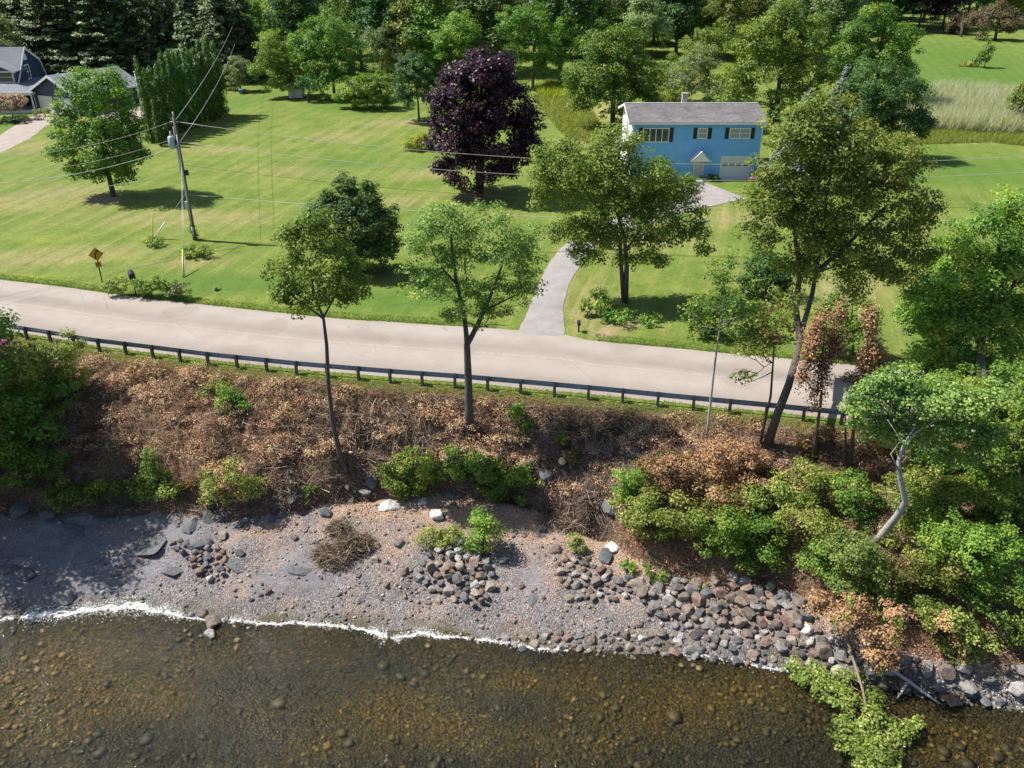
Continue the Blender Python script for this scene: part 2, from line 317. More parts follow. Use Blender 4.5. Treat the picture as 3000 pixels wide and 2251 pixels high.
cmp_ = N(nt, 'ShaderNodeMapping'); cmp_.inputs['Scale'].default_value = (.32, .8, 1); cmp_.inputs['Rotation'].default_value = (0, 0, -.5); nt.links.new(obco(nt), cmp_.inputs[0])
ckb = mth(nt, 'LESS_THAN', mth(nt, 'ADD', vor(nt, 1.0, 'DISTANCE_TO_EDGE', vec=cmp_.outputs[0]), mth(nt, 'MULTIPLY', n2, .08)), .058); c = mix(nt, c, (.04,.04,.045), mth(nt, 'MULTIPLY', mth(nt, 'MULTIPLY', ckb, attr(nt, 'slab')), mth(nt, 'MULTIPLY_ADD', n1, 2.2, -.85), clamp=True))
lit = mth(nt, 'MULTIPLY', mth(nt, 'ADD', attr(nt, 'litter'), mth(nt, 'MULTIPLY_ADD', n1, 3.0, -1.7)), mth(nt, 'GREATER_THAN', g2.outputs[1], .48), clamp=True)
c = mix(nt, c, mix(nt, (.48,.24,.12), (.52,.38,.24), g2.outputs[2]), lit)
c = mix(nt, c, (.075,.078,.04), mth(nt, 'MULTIPLY', attr(nt, 'wet'), ramp(nt, n1, [(.42, (0,0,0)), (.60, (.9,.9,.9))]), clamp=True))
nt.links.new(c, b.inputs['Base Color']); h = mth(nt, 'ADD', mth(nt, 'MULTIPLY', vd, mth(nt, 'SUBTRACT', 1.0, attr(nt, 'slab'))), mth(nt, 'MULTIPLY', n2, .6)); bump(nt, b, h, -.05, 1.0); BEACH = m
# lakebed
m, nt, b = nm('lakebed_stones'); b.inputs['Roughness'].default_value = .7
n1 = noise(nt, .28, 4, .6); n2 = noise(nt, 5, 6, .7)
vc = vor(nt, 3.4, out='Color'); g = N(nt, 'ShaderNodeSeparateColor'); nt.links.new(vc, g.inputs[0]); vd = vor(nt, 3.4)
vc2 = vor(nt, 9, out='Color'); g2 = N(nt, 'ShaderNodeSeparateColor'); nt.links.new(vc2, g2.inputs[0]); vd2 = vor(nt, 9)
ca = ramp(nt, g2.outputs[0], [(0, (.03,.027,.015)), (.4, (.075,.058,.027)), (.75, (.13,.095,.038)), (1, (.26,.18,.075))])
cb = ramp(nt, g.outputs[0], [(0, (.025,.028,.026)), (.5, (.055,.055,.048)), (1, (.11,.09,.06))])
c = mix(nt, ca, cb, ramp(nt, n1, [(.42, (0,0,0)), (.56, (1,1,1))]))
amb = mth(nt, 'MULTIPLY', attr(nt, 'amber'), mth(nt, 'MULTIPLY_ADD', noise(nt, 1.6, 6, .8), 3.0, -.75, ), clamp=True)
c = mix(nt, c, mix(nt, (.10,.075,.012), (.36,.24,.045), g2.outputs[1]), mth(nt, 'MULTIPLY', amb, .9))
c = mix(nt, c, (.035,.05,.052), mth(nt, 'MULTIPLY', attr(nt, 'deep'), mth(nt, 'MULTIPLY_ADD', noise(nt, .9, 5, .8), 2.4, -.5), clamp=True))
c = mix(nt, c, ramp(nt, mth(nt, 'ADD', vd2, mth(nt, 'MULTIPLY', n2, .3)), [(.15, (.95,.95,.95)), (.75, (.28,.28,.28))]), 1.0, 'MULTIPLY')
nt.links.new(c, b.inputs['Base Color']); bump(nt, b, mth(nt, 'ADD', vd2, vd), -.09, 1.0); BED = m
DRYPX = [(60,430,7,4),(200,560,5,3),(30,600,7,3),(420,640,6,2.5),(640,640,6,2.5),(900,500,7,3),(1250,515,4,2),(1200,590,5,2),(640,440,6,2),(1000,400,6,3),(1150,360,5,3),(300,740,5,2),(60,760,6,2),(1900,700,5,3),(2120,640,4,3),(1700,860,2.5,4),(1720,910,2,2),(2450,850,6,3),(1760,960,2,1.5),(1330,365,4,2),(560,770,4,1.5)]
LUSHPX = [(900,250,9,6),(700,300,5,5),(1050,310,8,5),(560,830,5,2),(760,830,5,2),(1150,880,4,2),(2180,545,5,.8),(2850,500,12,8),(2800,170,20,25),(2900,240,14,14),(20,420,2,1.5),(10,370,5,4),(1000,480,5,4),(1300,860,4,2),(250,200,10,10)]
MEADPX = [(1700,300,6,9),(1800,340,5,5),(1750,420,4,3),(2000,300,3,5),(2950,400,12,3),(2800,395,10,2.5),(1330,250,3,3),(2000,240,5,9)]
SOILPX = [(318,588,1.3,1.1),(285,580,1.0,.8),(1780,975,.8,.5),(1830,950,.8,.6),(1400,575,1.6,1.2),(1240,360,1.5,.8)]
YELPX = [(150,700,3.5,.8),(700,880,4,.5),(560,880,2,.4),(160,730,2,.5),(60,810,4,.5),(350,760,2,.6),(590,695,1,.5),(760,905,3,.4)]
lg = dict(dry=lambda x, y: spots(DRYPX, x, y), lush=lambda x, y: spots(LUSHPX, x, y), meadow=lambda x, y: spots(MEADPX, x, y), soil=lambda x, y: spots(SOILPX, x, y), yellow=lambda x, y: spots(YELPX, x, y))
ys, yt, yg = Ysh(X_), Yt(X_), Yg(X_)
sub('ground', Y_ >= yg, LAWN, **lg)
ROCK_SHADE = [(1690,1290,3,1.0),(1800,1330,3,1.2),(1900,1300,2,1.0),(1600,1450,2,1.3),(1700,1500,2,1),(1080,1400,1.2,1.2),(1350,1450,1.6,.8),(1000,1450,1.5,.6),(760,1470,3,.6),(250,1470,5,1.5),(600,1490,3,.5),(2100,1500,2,1)]  # bare rock patches; the first three paint the ash crown's shade into the colour
sub('bank', (Y_ < yg) & (Y_ >= yt), BANK, hollow=lambda x, y: np.clip(holl(x, y)*1.6, 0, 1), rocky=lambda x, y: spots(ROCK_SHADE, x, y), verge=lambda x, y: .7*sst(-.75, -.25, y-Yg(x)))
SLAB = [(150,1650,4,1.0),(420,1560,3,1.2),(60,1690,2.5,.8),(300,1720,3,.7),(620,1590,2,.9),(480,1660,2.5,.9),(900,1640,2,1.2),(840,1700,3,.8),(1570,1700,.8,1.6),(1240,1500,1.5,.8),(1600,1600,.8,.9),(150,1560,6,1.4),(700,1520,2.5,.6)]
sub('beach', (Y_ < yt) & (Y_ >= ys), BEACH, slab=lambda x, y: spots(SLAB, x, y), wet=lambda x, y: 1-sst(.2, 1.5, y-Ysh(x)),
    litter=lambda x, y: np.clip(.22 + .85*sst(.25, 1.05, (y-Ysh(x))/(Yt(x)-Ysh(x)))*sst(-20, -5, x) - .45*(1-sst(-22, -12, x)), -1, 1))
AMB = [(60,2020,3.2,1.8),(230,1930,3.0,1.2),(120,2160,2.5,1.0),(330,2010,2.0,1.0),(180,2080,2.5,1.0),(1120,2080,3,1.3),(1350,2150,3,1.2),(1950,2080,3.5,1.4),(2200,2010,3,1.0),(1700,2200,3,1.0),(2780,2180,4,1.4),(950,2190,1.8,.8),(480,2060,1.6,.9),(1550,2000,3,.8)]
DEEP = [(650,2010,1.2,1.2),(320,2200,4,1.0),(600,2170,3,1.2),(900,2010,2,.9),(1300,2240,5,1.0),(1500,2080,1.5,1.0),(2000,2230,5,1.0),(1150,1960,2,.6),(380,1960,1.2,.7),(2450,2180,3,1.2)]
famb = lambda x, y: spots(AMB, x, y); fdeep = lambda x, y: spots(DEEP, x, y)
sub('lakebed', Y_ < ys, BED, amber=famb, deep=fdeep)
# road
m, nt, b = nm('asphalt_bleached'); b.inputs['Roughness'].default_value = .9; b.inputs['Specular IOR Level'].default_value = .2
n1 = noise(nt, .5, 5, .6); n2 = noise(nt, 40, 3, .8); vv_ = attr(nt, 'across'); al = attr(nt, 'along')
c = ramp(nt, mth(nt, 'ADD', mth(nt, 'MULTIPLY', n1, .6), mth(nt, 'MULTIPLY', n2, .4)), [(.3, (.305,.262,.229)), (.5, (.348,.303,.268)), (.7, (.39,.345,.31))])
tr = mth(nt, 'ADD', mth(nt, 'PINGPONG', mth(nt, 'ADD', vv_, .125), .25), 0.0)
c = mix(nt, c, (.74,.73,.73), mth(nt, 'MULTIPLY', mth(nt, 'SUBTRACT', tr, .06), 4.0, clamp=True), 'MULTIPLY')
pt = mth(nt, 'GREATER_THAN', noise(nt, .22, 1, .3), .60); c = mix(nt, c, (.93,.925,.92), pt, 'MULTIPLY')
wv = mth(nt, 'ADD', vv_, mth(nt, 'MULTIPLY_ADD', noise(nt, .8, 4), .012, -.006))
seam = mth(nt, 'LESS_THAN', mth(nt, 'ABSOLUTE', mth(nt, 'SUBTRACT', wv, .485)), .0032)
c = mix(nt, c, (.30,.26,.225), mth(nt, 'MULTIPLY', seam, .55))
cl = mth(nt, 'MULTIPLY', mth(nt, 'LESS_THAN', mth(nt, 'ABSOLUTE', mth(nt, 'SUBTRACT', vv_, .505)), .0075), mth(nt, 'GREATER_THAN', noise(nt, 5, 5, .8), .47))
c = mix(nt, c, (.60,.50,.36), mth(nt, 'MULTIPLY', cl, .3))
ck = mth(nt, 'LESS_THAN', vor(nt, .16, 'DISTANCE_TO_EDGE', vec=mix(nt, obco(nt), (0,0,0), 0.0)), .0028)
ckd = mth(nt, 'MULTIPLY', ck, mth(nt, 'GREATER_THAN', noise(nt, .35, 2), .52)); c = mix(nt, c, (.22,.19,.165), mth(nt, 'MULTIPLY', ckd, .6))
stn = mth(nt, 'GREATER_THAN', noise(nt, 1.1, 3, .5), .715); c = mix(nt, c, (.24,.20,.17), mth(nt, 'MULTIPLY', stn, .6))
eg = mth(nt, 'GREATER_THAN', mth(nt, 'ADD', mth(nt, 'ABSOLUTE', mth(nt, 'SUBTRACT', vv_, .5)), mth(nt, 'MULTIPLY', noise(nt, 2.5, 4), .03)), .51)
c = mix(nt, c, (.27,.25,.15), mth(nt, 'MULTIPLY', eg, .5))
nt.links.new(c, b.inputs['Base Color']); bump(nt, b, n2, .01, .5); ROAD = m
xs = grade((-320,-60,10), (-60,60,.8), (60,320,10)); rows = 13; V = []; ac = []
for x in xs:
    for k in range(rows):
        t = k/(rows-1); y = Yn(x)*(1-t) + Yf(x)*t; wig = (fbm(np.array(x*.9), np.array(7.3+k), 3)*.16 if k in (0, rows-1) else 0)
        V.append((x, y+wig, 6.0 + .05*(1-(2*t-1)**2) + (.0 if 0 < k < rows-1 else -.035))); ac.append(t)
idx = np.arange(len(V)).reshape(len(xs), rows)
Fq = np.stack([idx[:-1, :-1].ravel(), idx[1:, :-1].ravel(), idx[1:, 1:].ravel(), idx[:-1, 1:].ravel()], 1)
me = mesh_np('road', V, Fq, ROAD, smooth=True)
a = me.attributes.new('across', 'FLOAT', 'POINT'); a.data.foreach_set('value', np.array(ac, np.float32)); a = me.attributes.new('along', 'FLOAT', 'POINT'); a.data.foreach_set('value', np.array([q[0] for q in V], np.float32))
link('road', me)['kind'] = 'structure'
def strip(name, pts, wid, mat, n=90, lift=.05, cols=7, kind='structure'):
    P = np.array([G(a, b, False)[:2] if len(q) < 3 else q[:2] for q in pts for a, b in [q[:2]]]); s = np.r_[0, np.cumsum(np.linalg.norm(np.diff(P, axis=0), axis=1))]
    t = np.linspace(0, s[-1], n); x = np.interp(t, s, P[:, 0]); y = np.interp(t, s, P[:, 1])
    for _ in range(10): x[1:-1] = (x[:-2]+x[1:-1]*2+x[2:])/4; y[1:-1] = (y[:-2]+y[1:-1]*2+y[2:])/4
    dx, dy = np.gradient(x), np.gradient(y); L = np.hypot(dx, dy); nx2, ny2 = -dy/L, dx/L
    W = np.interp(t/s[-1], np.linspace(0, 1, len(wid)), wid) if hasattr(wid, '__len__') else np.full(n, wid)
    V = []; ac = []
    for i in range(n):
        for k in range(cols):
            u = k/(cols-1)-.5; e = 1 + (fbm(np.array(t[i]*1.3), np.array(3.0+k*5), 3)*.10 if k in (0, cols-1) else 0)
            X, Y = x[i]+nx2[i]*u*W[i]*e, y[i]+ny2[i]*u*W[i]*e
            V.append((X, Y, float(terr(X, Y, False)) + lift - (.04 if k in (0, cols-1) else 0))); ac.append(k/(cols-1))
    idx = np.arange(n*cols).reshape(n, cols); Fq = np.stack([idx[:-1, :-1].ravel(), idx[1:, :-1].ravel(), idx[1:, 1:].ravel(), idx[:-1, 1:].ravel()], 1)
    o = link(name, mesh_np(name, V, Fq, mat, tint=ac, smooth=True, attr='across')); o['kind'] = kind; return o
m, nt, b = nm('driveway_stone'); b.inputs['Roughness'].default_value = .95
n1 = noise(nt, .9, 6, .7); n2 = noise(nt, 25, 4, .8)
c = ramp(nt, mth(nt, 'ADD', mth(nt, 'MULTIPLY', n1, .5), mth(nt, 'MULTIPLY', n2, .5)), [(.3, (.20,.185,.175)), (.5, (.31,.285,.27)), (.7, (.42,.39,.37))])
nt.links.new(c, b.inputs['Base Color']); bump(nt, b, n2, .03); DRV = m
m, nt, b = nm('driveway_tan'); b.inputs['Roughness'].default_value = .95
n1 = noise(nt, 1.2, 6, .7); n2 = noise(nt, 18, 4, .8)
c = ramp(nt, mth(nt, 'ADD', mth(nt, 'MULTIPLY', n1, .5), mth(nt, 'MULTIPLY', n2, .5)), [(.3, (.27,.225,.19)), (.5, (.34,.29,.25)), (.7, (.42,.37,.32))])
nt.links.new(c, b.inputs['Base Color']); DRT = m
strip('driveway', [(1585,985),(1592,940),(1606,880),(1632,810),(1672,745),(1740,690),(1860,645),(1980,600),(2060,573),(2125,560)], [3.0,2.4,2.2,2.4,2.4,2.5,2.8,3.8,5.0,6.0], DRV, lift=.07)
strip('driveway', [(-300,520),(-60,450),(30,410),(95,365),(150,335),(215,318),(320,330),(400,345),(432,330),(440,285)], [4.5,4.5,4.2,4.0,4.2,5,5,5,5], DRT)
# water
m, nt, b = nm('lake_water'); nt.nodes.remove(b); out = nt.nodes['Material Output']
trn = N(nt, 'ShaderNodeBsdfTransparent'); trn.inputs[0].default_value = (.80,.78,.60,1)
gl = N(nt, 'ShaderNodeBsdfGlossy'); gl.inputs['Roughness'].default_value = .05; gl.inputs['Color'].default_value = (1,1,1,1)
mp = N(nt, 'ShaderNodeMapping'); mp.inputs['Scale'].default_value = (1, 2.6, 1); mp.inputs['Rotation'].default_value = (0, 0, .25); nt.links.new(obco(nt), mp.inputs[0])
wn = noise(nt, 1.9, 6, .7, mp.outputs[0], .8); bp = N(nt, 'ShaderNodeBump'); bp.inputs['Distance'].default_value = .16; bp.inputs['Strength'].default_value = .55; nt.links.new(wn, bp.inputs['Height'])
nt.links.new(bp.outputs[0], gl.inputs['Normal']); fr = N(nt, 'ShaderNodeFresnel'); fr.inputs[0].default_value = 1.33; nt.links.new(bp.outputs[0], fr.inputs['Normal'])
mx = N(nt, 'ShaderNodeMixShader'); nt.links.new(fr.outputs[0], mx.inputs[0]); nt.links.new(trn.outputs[0], mx.inputs[1]); nt.links.new(gl.outputs[0], mx.inputs[2]); nt.links.new(mx.outputs[0], out.inputs['Surface'])
WX = grade((-900,-60,60), (-60,60,2), (60,900,60)); WYv = np.linspace(0, 1, 8); V = []
for x in WX:
    for t in WYv: V.append((x, -400 + (Ysh(x)+.35+400)*t, 0.0))
idx = np.arange(len(V)).reshape(len(WX), 8); Fq = np.stack([idx[:-1, :-1].ravel(), idx[1:, :-1].ravel(), idx[1:, 1:].ravel(), idx[:-1, 1:].ravel()], 1)
link('water', mesh_np('water', V, Fq, m))['kind'] = 'structure'
# foam line
m, nt, b = nm('foam'); b.inputs['Roughness'].default_value = .8; nt.links.new(ramp(nt, noise(nt, 9, 6, .8), [(.35, (.42,.40,.36)), (.5, (.72,.71,.68)), (.65, (.82,.81,.79))]), b.inputs['Base Color'])
b.inputs['Alpha'].default_value = 1; FOAM = m
V = []; Fq = []; FP = []
for (x0, x1, wd) in [(60,560,.52), (-400,40,.16), (680,1160,.17), (1150,1215,.36), (1225,1470,.20), (1480,1760,.13), (2920,3000,.2), (2680,2760,.1), (480,680,.08), (2100,2600,.05)]:
    xa = np.interp(x0, [a_*v for a_ in (0, 2212)], [PZ(0, 1817, 0)[0], PZ(3000, 2077, 0)[0]]); xb = np.interp(x1, [0, 3000], [PZ(0, 1817, 0)[0], PZ(3000, 2077, 0)[0]])
    t = np.linspace(0, 1, max(8, int((xb-xa)/.05))); xx = xa+(xb-xa)*t
    en = np.minimum(1, np.minimum(t, 1-t)*8)**.5
    k1 = np.clip(fbm(xx*.7, xx*0+4, 3)*.9 + fbm(xx*3, xx*0+1, 2)*.5 + .62, .0, 3); k2 = fbm(xx*4, xx*0+9, 3)*.5+.6
    yo = Ysh(xx) + fbm(xx*.9, xx*0+2, 3)*.10; b0 = len(V)
    for i in range(len(xx)):
        w1 = max(.004, wd*.62*k1[i]*en[i]); w0 = max(.003, wd*.12*k2[i]*en[i])
        z = max(float(terr(xx[i], yo[i])), 0)
        V += [(xx[i], yo[i]-w0-.012, .008), (xx[i], yo[i]-w0*.5, .035), (xx[i], yo[i]+w1*.5, max(.04, float(terr(xx[i], yo[i]+w1*.5))+.035)), (xx[i], yo[i]+w1, max(.02, float(terr(xx[i], yo[i]+w1))+.01))]
    nf = int((xb-xa)*(wd+.1)*900); tf = R.rand(nf); xf = xa+(xb-xa)*tf; kf = np.interp(xf, xx, k1*en); yf_ = np.interp(xf, xx, yo) + (wd+.06)*(kf+.25)*(.35+R.normal(size=nf)*.5) - .02
    FP.append(np.column_stack([xf, yf_, np.maximum(terr(xf, yf_), 0)+.012, .008+.022*R.rand(nf)**2]))
    for i in range(len(xx)-1):
        for k in range(3): Fq.append((b0+i*4+k, b0+(i+1)*4+k, b0+(i+1)*4+k+1, b0+i*4+k+1))
o = link('foam', mesh_np('foam', V, Fq, FOAM, smooth=True))
al_ = ramp(FOAM.node_tree, noise(FOAM.node_tree, 5, 7, .85), [(.40, (0,0,0)), (.52, (1,1,1))]); FOAM.node_tree.links.new(al_, FOAM.node_tree.nodes['Principled BSDF'].inputs['Alpha']); tag(o, 'white line of foam washed up along the edge of the water', None, None, 'stuff')
# ---------------------------------------------------------------- foliage machinery
def unit(a): return a/np.maximum(np.linalg.norm(a, axis=1, keepdims=True), 1e-6)
def leaves_mesh(name, C, S, Nn, tint, mat, aspect=.75, fold=.14, up=None):
    n = len(C); Rr = R.normal(size=(n, 3)) if up is None else np.tile(up, (n, 1)) + R.normal(size=(n, 3))*.25
    u = unit(np.cross(Nn, np.cross(Rr, Nn))); w_ = np.cross(Nn, u); s = S[:, None]
    V = np.empty((n, 4, 3), np.float32)
    V[:, 0] = C - u*s*.5; V[:, 2] = C + u*s*.5; V[:, 1] = C + w_*s*.5*aspect - Nn*s*fold; V[:, 3] = C - w_*s*.5*aspect - Nn*s*fold
    return mesh_np(name, V.reshape(-1, 3), np.arange(4*n).reshape(n, 4), mat, tint=np.clip(tint, 0, 1))
def crown(lobes, leaf, dens=1.0, cr=.75, up=.6, out=.5, flat_=.7, bottom=.35, hollow=.42, tjit=.16, tcl=.2, cover=1.5):
    """lobes: (centre, (rx,ry,rz)). Clumps of leaves scattered mostly through the outer part of each lobe."""
    leaf = leaf*.74; Cs, Ss, Ns, Ts, CC = [], [], [], [], []
    for c, r in lobes:
        c = np.array(c, float); r = np.array(r, float); mr = float(np.mean(r)); rc = min(cr, mr*.55)
        k = max(4, int(4*mr*mr/(rc*rc)*cover*.62))
        d = unit(R.normal(size=(k, 3))); d[:, 2] = np.where((d[:, 2] < -.2) & (R.rand(k) > bottom), -d[:, 2], d[:, 2]); rho = 1 - hollow*R.rand(k)**1.6 + R.normal(size=k)*.05
        cc = c + d*r*rho[:, None]; CC.append(cc); rad = rc*(.5+.8*R.rand(k))
        ct = np.clip(.45 + R.normal(size=k)*tcl, 0, 1)
        for i in range(k):
            n = int(dens*6.8*(rad[i]/leaf)**2)+3
            q = unit(R.normal(size=(n, 3)))*(R.rand(n, 1)**.38)*rad[i]*np.array([1.05, 1.05, flat_])
            p = cc[i] + q; Cs.append(p)
            on = unit((p-c)/r)
            Ns.append(unit(out*on + np.array([0, 0, up]) + unit(q)*.35 + R.normal(size=(n, 3))*.42))
            Ss.append(leaf*(.6+.8*R.rand(n))); Ts.append(ct[i] + R.normal(size=n)*tjit)
    return np.vstack(Cs), np.concatenate(Ss), np.vstack(Ns), np.concatenate(Ts), np.vstack(CC)
def limbs(mb, trunk, rads, CC, frac=.55, rmin=.018, kmax=70, start=.35):
    """trunk: polyline; limbs run from it to a share of the leaf clumps, each from the nearest wood below it"""
    trunk = [np.array(p, float) for p in trunk]; mb.tube(trunk, rads, 8)
    nodes = []; 
    for i in range(len(trunk)-1):
        for t in (0, .5):
            if i+t >= start*(len(trunk)-1): nodes.append((trunk[i]*(1-t)+trunk[i+1]*t, (rads[i]*(1-t)+rads[i+1]*t)*.65))
    nodes.append((trunk[-1], rads[-1]))
    sel = CC[R.rand(len(CC)) < frac][:kmax*3]
    sel = sel[np.argsort(np.linalg.norm(sel-nodes[0][0], axis=1))][:kmax] if len(sel) > kmax else sel[np.argsort(np.linalg.norm(sel-nodes[0][0], axis=1))]
    P = np.array([q[0] for q in nodes]); Rd = [q[1] for q in nodes]
    for c in sel:
        dd = np.linalg.norm(P-c, axis=1) + np.clip(P[:, 2]-c[2]+.2, 0, 99)*2.0; j = int(np.argmin(dd)); a = P[j]; L = np.linalg.norm(c-a)
        if L < .15: continue
        r0 = max(rmin*1.3, min(Rd[j]*.75, L*.035)); m1 = a*.55+c*.45 + R.normal(size=3)*L*.06 - np.array([0, 0, L*.05]); m2 = a*.2+c*.8 + R.normal(size=3)*L*.05
        mb.tube([a, m1, m2, c], [r0, r0*.75, r0*.5, rmin*.6], 5)
        P = np.vstack([P, m1, m2]); Rd += [r0*.75, r0*.5]
def lob(Y, items, ry=.85):
    """items: (px, py, rx_px[, rz_px, dY]) on the upright plane at distance Y"""
    out = []
    for it in items:
        px, py, rx = it[:3]; rz = it[3] if len(it) > 3 else rx; dy = it[4] if len(it) > 4 else 0
        p = PY(px, py, Y+dy); k = depth(p)/F; out.append((p, (rx*k*GROW, rx*k*ry*GROW, rz*k/.93*GROW)))
    return out
GROW = 1.08
def b_px(b): return proj(b)
def plant(kind, label, cat, base, items, sp, leaf, group=None, trunk=None, bark='grey', r0=.2, part=('trunk', 'crown'), ry=.85, limbfrac=.5, tdense=None, top=None, extra=None, start=.35, Y=None, sp2=None, aspect=.75, **kw):
    """base: pixel of the foot; items: lobes in pixels; trunk: pixel polyline on the same upright plane (or None for a straight one)"""
    b = G(*base) if len(base) == 2 else np.array(base, float)
    L = lob(b[1] if Y is None else Y, items, ry)
    C, S, Nn, T, CC = crown(L, leaf, **kw)
    g0 = terr(C[:, 0], C[:, 1]); ok = C[:, 2] > g0 + .03; C, S, Nn, T = C[ok], S[ok], Nn[ok], T[ok]
    root = empty(kind, b, label, cat, group)
    cn = np.array([c for c, r in L]); cz = max((c[2]+r[2]*.55) for c, r in L); cm = cn.mean(0)
    if trunk is None:
        tp = np.array([b[0]*.35+cm[0]*.65, b[1]*.35+cm[1]*.65, cz]); tr = [b - np.array([0, 0, .25]), b*.7+tp*.3 + R.normal(size=3)*.05, b*.4+tp*.6 + R.normal(size=3)*.12, tp]; rr = [r0*1.15, r0*.85, r0*.55, r0*.15]
    else:
        YY = b[1] if Y is None else Y; ymin, ymax = b_px(b)[1], min(q[1] for q in trunk); yo = lambda py: b[1] + (YY-b[1])*min(1, max(0, ((ymin-py)/(ymin-ymax)-.22)/.25))
        tr = [b - np.array([0, 0, .3])] + [PY(q[0], q[1], yo(q[1]) + (q[2] if len(q) > 2 else 0)) for q in trunk]; k_ = len(tr); rr = [r0*1.15] + [r0*(1-.8*i/(k_-1)) for i in range(1, k_)]
    mb = MB(); limbs(mb, [p-b for p in tr], rr, CC-b, frac=limbfrac, start=start)
    if extra:
        for ex, er in extra:
            pp = [PY(q[0], q[1], yo(q[1]) + (q[2] if len(q) > 2 else 0))-b for q in ex]; mb.tube(pp, np.linspace(er, er*.35, len(pp)), 6)
    mb.build(part[0], BK[bark], root)
    if sp2:
        f2, mat2 = sp2; cid = fbm(C[:, 0]*1.1+C[:, 2]*.7, C[:, 1]*1.1, 2)*.5+.5; sel = cid + R.normal(size=len(C))*.05 < f2
        link(part[1], leaves_mesh(part[1], C[~sel]-b, S[~sel], Nn[~sel], T[~sel], LM[sp], aspect), root)
        o = link('dead_'+part[1], leaves_mesh('dead_'+part[1], C[sel]-b, S[sel]*.9, Nn[sel], T[sel], LM[mat2], aspect), root)
    else: link(part[1], leaves_mesh(part[1], C-b, S, Nn, T, LM[sp], aspect), root)
    return root
def copytree(o, loc, rz=0, sc=1.0, label=None, group=None):
    c = o.copy(); COL.objects.link(c); c.location = [float(a) for a in loc]; c.rotation_euler = (0, 0, rz); c.scale = (sc, sc, sc) if not hasattr(sc, '__len__') else sc
    if label: c['label'] = label
    if group: c['group'] = group
    for ch in o.children:
        d = ch.copy(); COL.objects.link(d); d.parent = c
    return c
ORD = 'first second third fourth fifth sixth seventh eighth ninth tenth eleventh twelfth thirteenth fourteenth fifteenth sixteenth seventeenth eighteenth nineteenth twentieth'.split()
def ordw(i, n):
    if i == 0: return 'leftmost'
    if i == n-1: return 'rightmost'
    if i < 20: return ORD[i]+' from the left'
    if n-1-i < 20: return ORD[n-1-i]+' from the right'
    t_ = ['twenty', 'thirty', 'forty', 'fifty'][(i+1)//10-2]; u_ = (i+1) % 10; return (t_+'-'+ORD[u_-1] if u_ else {20:'twentieth', 30:'thirtieth', 40:'fortieth'}[i+1])+' from the left'
def conifer(kind, label, base, h, rad, sp, group=None, dens=1.0, leaf=.42, droop=.25, bare=.08, seed=0, full=1.0):
    b = G(*base, False) if len(base) == 2 else np.array(base, float); rs = np.random.RandomState(seed+50)
    root = empty(kind, b, label, 'tree', group); mb = MB(); mb.tube([(0,0,-.2), (0,0,h*.5), (0,0,h*.98)], [h*.016, h*.01, .02], 7)
    C, S, Nn, T = [], [], [], []; z = h*bare; lev = 0
    while z < h*.985:
        t = z/h; rr = rad*(1-t)**.85*full*(.85+.3*rs.rand()); nb = max(4, int(5+9*(1-t)))
        for k in range(nb):
            a = rs.rand()*6.283; L = rr*(.7+.45*rs.rand())+.15; ct = .45+rs.normal()*.18; n = max(5, int(dens*L*L*5.0/(leaf*2))+3)
            u = rs.rand(n)**.6; wd = L*.26*(1-u*.6)
            px = u*L; off = rs.normal(size=n)*wd*.6; zz = z - droop*px*(.6+.5*u) + rs.normal(size=n)*.12 + .12*L*u**3
            C.append(np.stack([cos(a)*px - sin(a)*off, sin(a)*px + cos(a)*off, zz], 1)); S.append(leaf*(.7+.6*rs.rand(n)))
            Nn.append(unit(np.stack([cos(a)*.35+rs.normal(size=n)*.35, sin(a)*.35+rs.normal(size=n)*.35, .8+0*n+rs.normal(size=n)*.3], 1))); T.append(ct+rs.normal(size=n)*.12 + (u-.6)*.25)
            if k % 3 == 0: mb.tube([(0,0,z), (cos(a)*L*.85, sin(a)*L*.85, z-droop*L*.6)], [.05, .015], 4, cap=False)
        z += h*.028*(1.15-t*.6); lev += 1
    mb.build('trunk', BK['brown'], root)
    link('crown', leaves_mesh('crown', np.vstack(C), np.concatenate(S), np.vstack(Nn), np.concatenate(T), LM[sp], aspect=.42), root)
    return root
def blades(name, label, pts, h, wd, mat, lean=.25, n_top=None, tint=None):
    """upright blades (one narrow triangle each): grass or reeds nobody could count"""
    n = len(pts); a = R.rand(n)*pi; hh = h*(.55+.75*R.rand(n)); ww = wd*(.6+.8*R.rand(n)); V = np.empty((n, 3, 3), np.float32)
    dx, dy = np.cos(a)*ww, np.sin(a)*ww; V[:, 0] = pts - np.stack([dx, dy, dx*0], 1); V[:, 1] = pts + np.stack([dx, dy, dx*0], 1)
    V[:, 2] = pts + np.stack([R.normal(size=n)*lean*hh + lean*.5*hh, R.normal(size=n)*lean*hh, hh], 1)
    o = link(name, mesh_np(name, V.reshape(-1, 3), np.arange(3*n).reshape(n, 3), mat, tint=np.clip(tint if tint is not None else .45+R.normal(size=n)*.25, 0, 1)))
    return tag(o, label, None, None, 'stuff')
def area_px(poly, n, jit=0):
    """n random ground points inside a pixel polygon's footprint on the ground"""
    W = np.array([G(a, b, False)[:2] for a, b in poly]); lo, hi = W.min(0), W.max(0); out = []
    while len(out) < n:
        q = lo + R.rand(n*2, 2)*(hi-lo); ins = np.zeros(len(q), bool); j = len(W)-1
        for i in range(len(W)):
            c_ = ((W[i, 1] > q[:, 1]) != (W[j, 1] > q[:, 1])) & (q[:, 0] < (W[j, 0]-W[i, 0])*(q[:, 1]-W[i, 1])/(W[j, 1]-W[i, 1]+1e-9)+W[i, 0]); ins ^= c_; j = i
        out += list(q[ins])
    q = np.array(out[:n]); return np.column_stack([q, terr(q[:, 0], q[:, 1])])

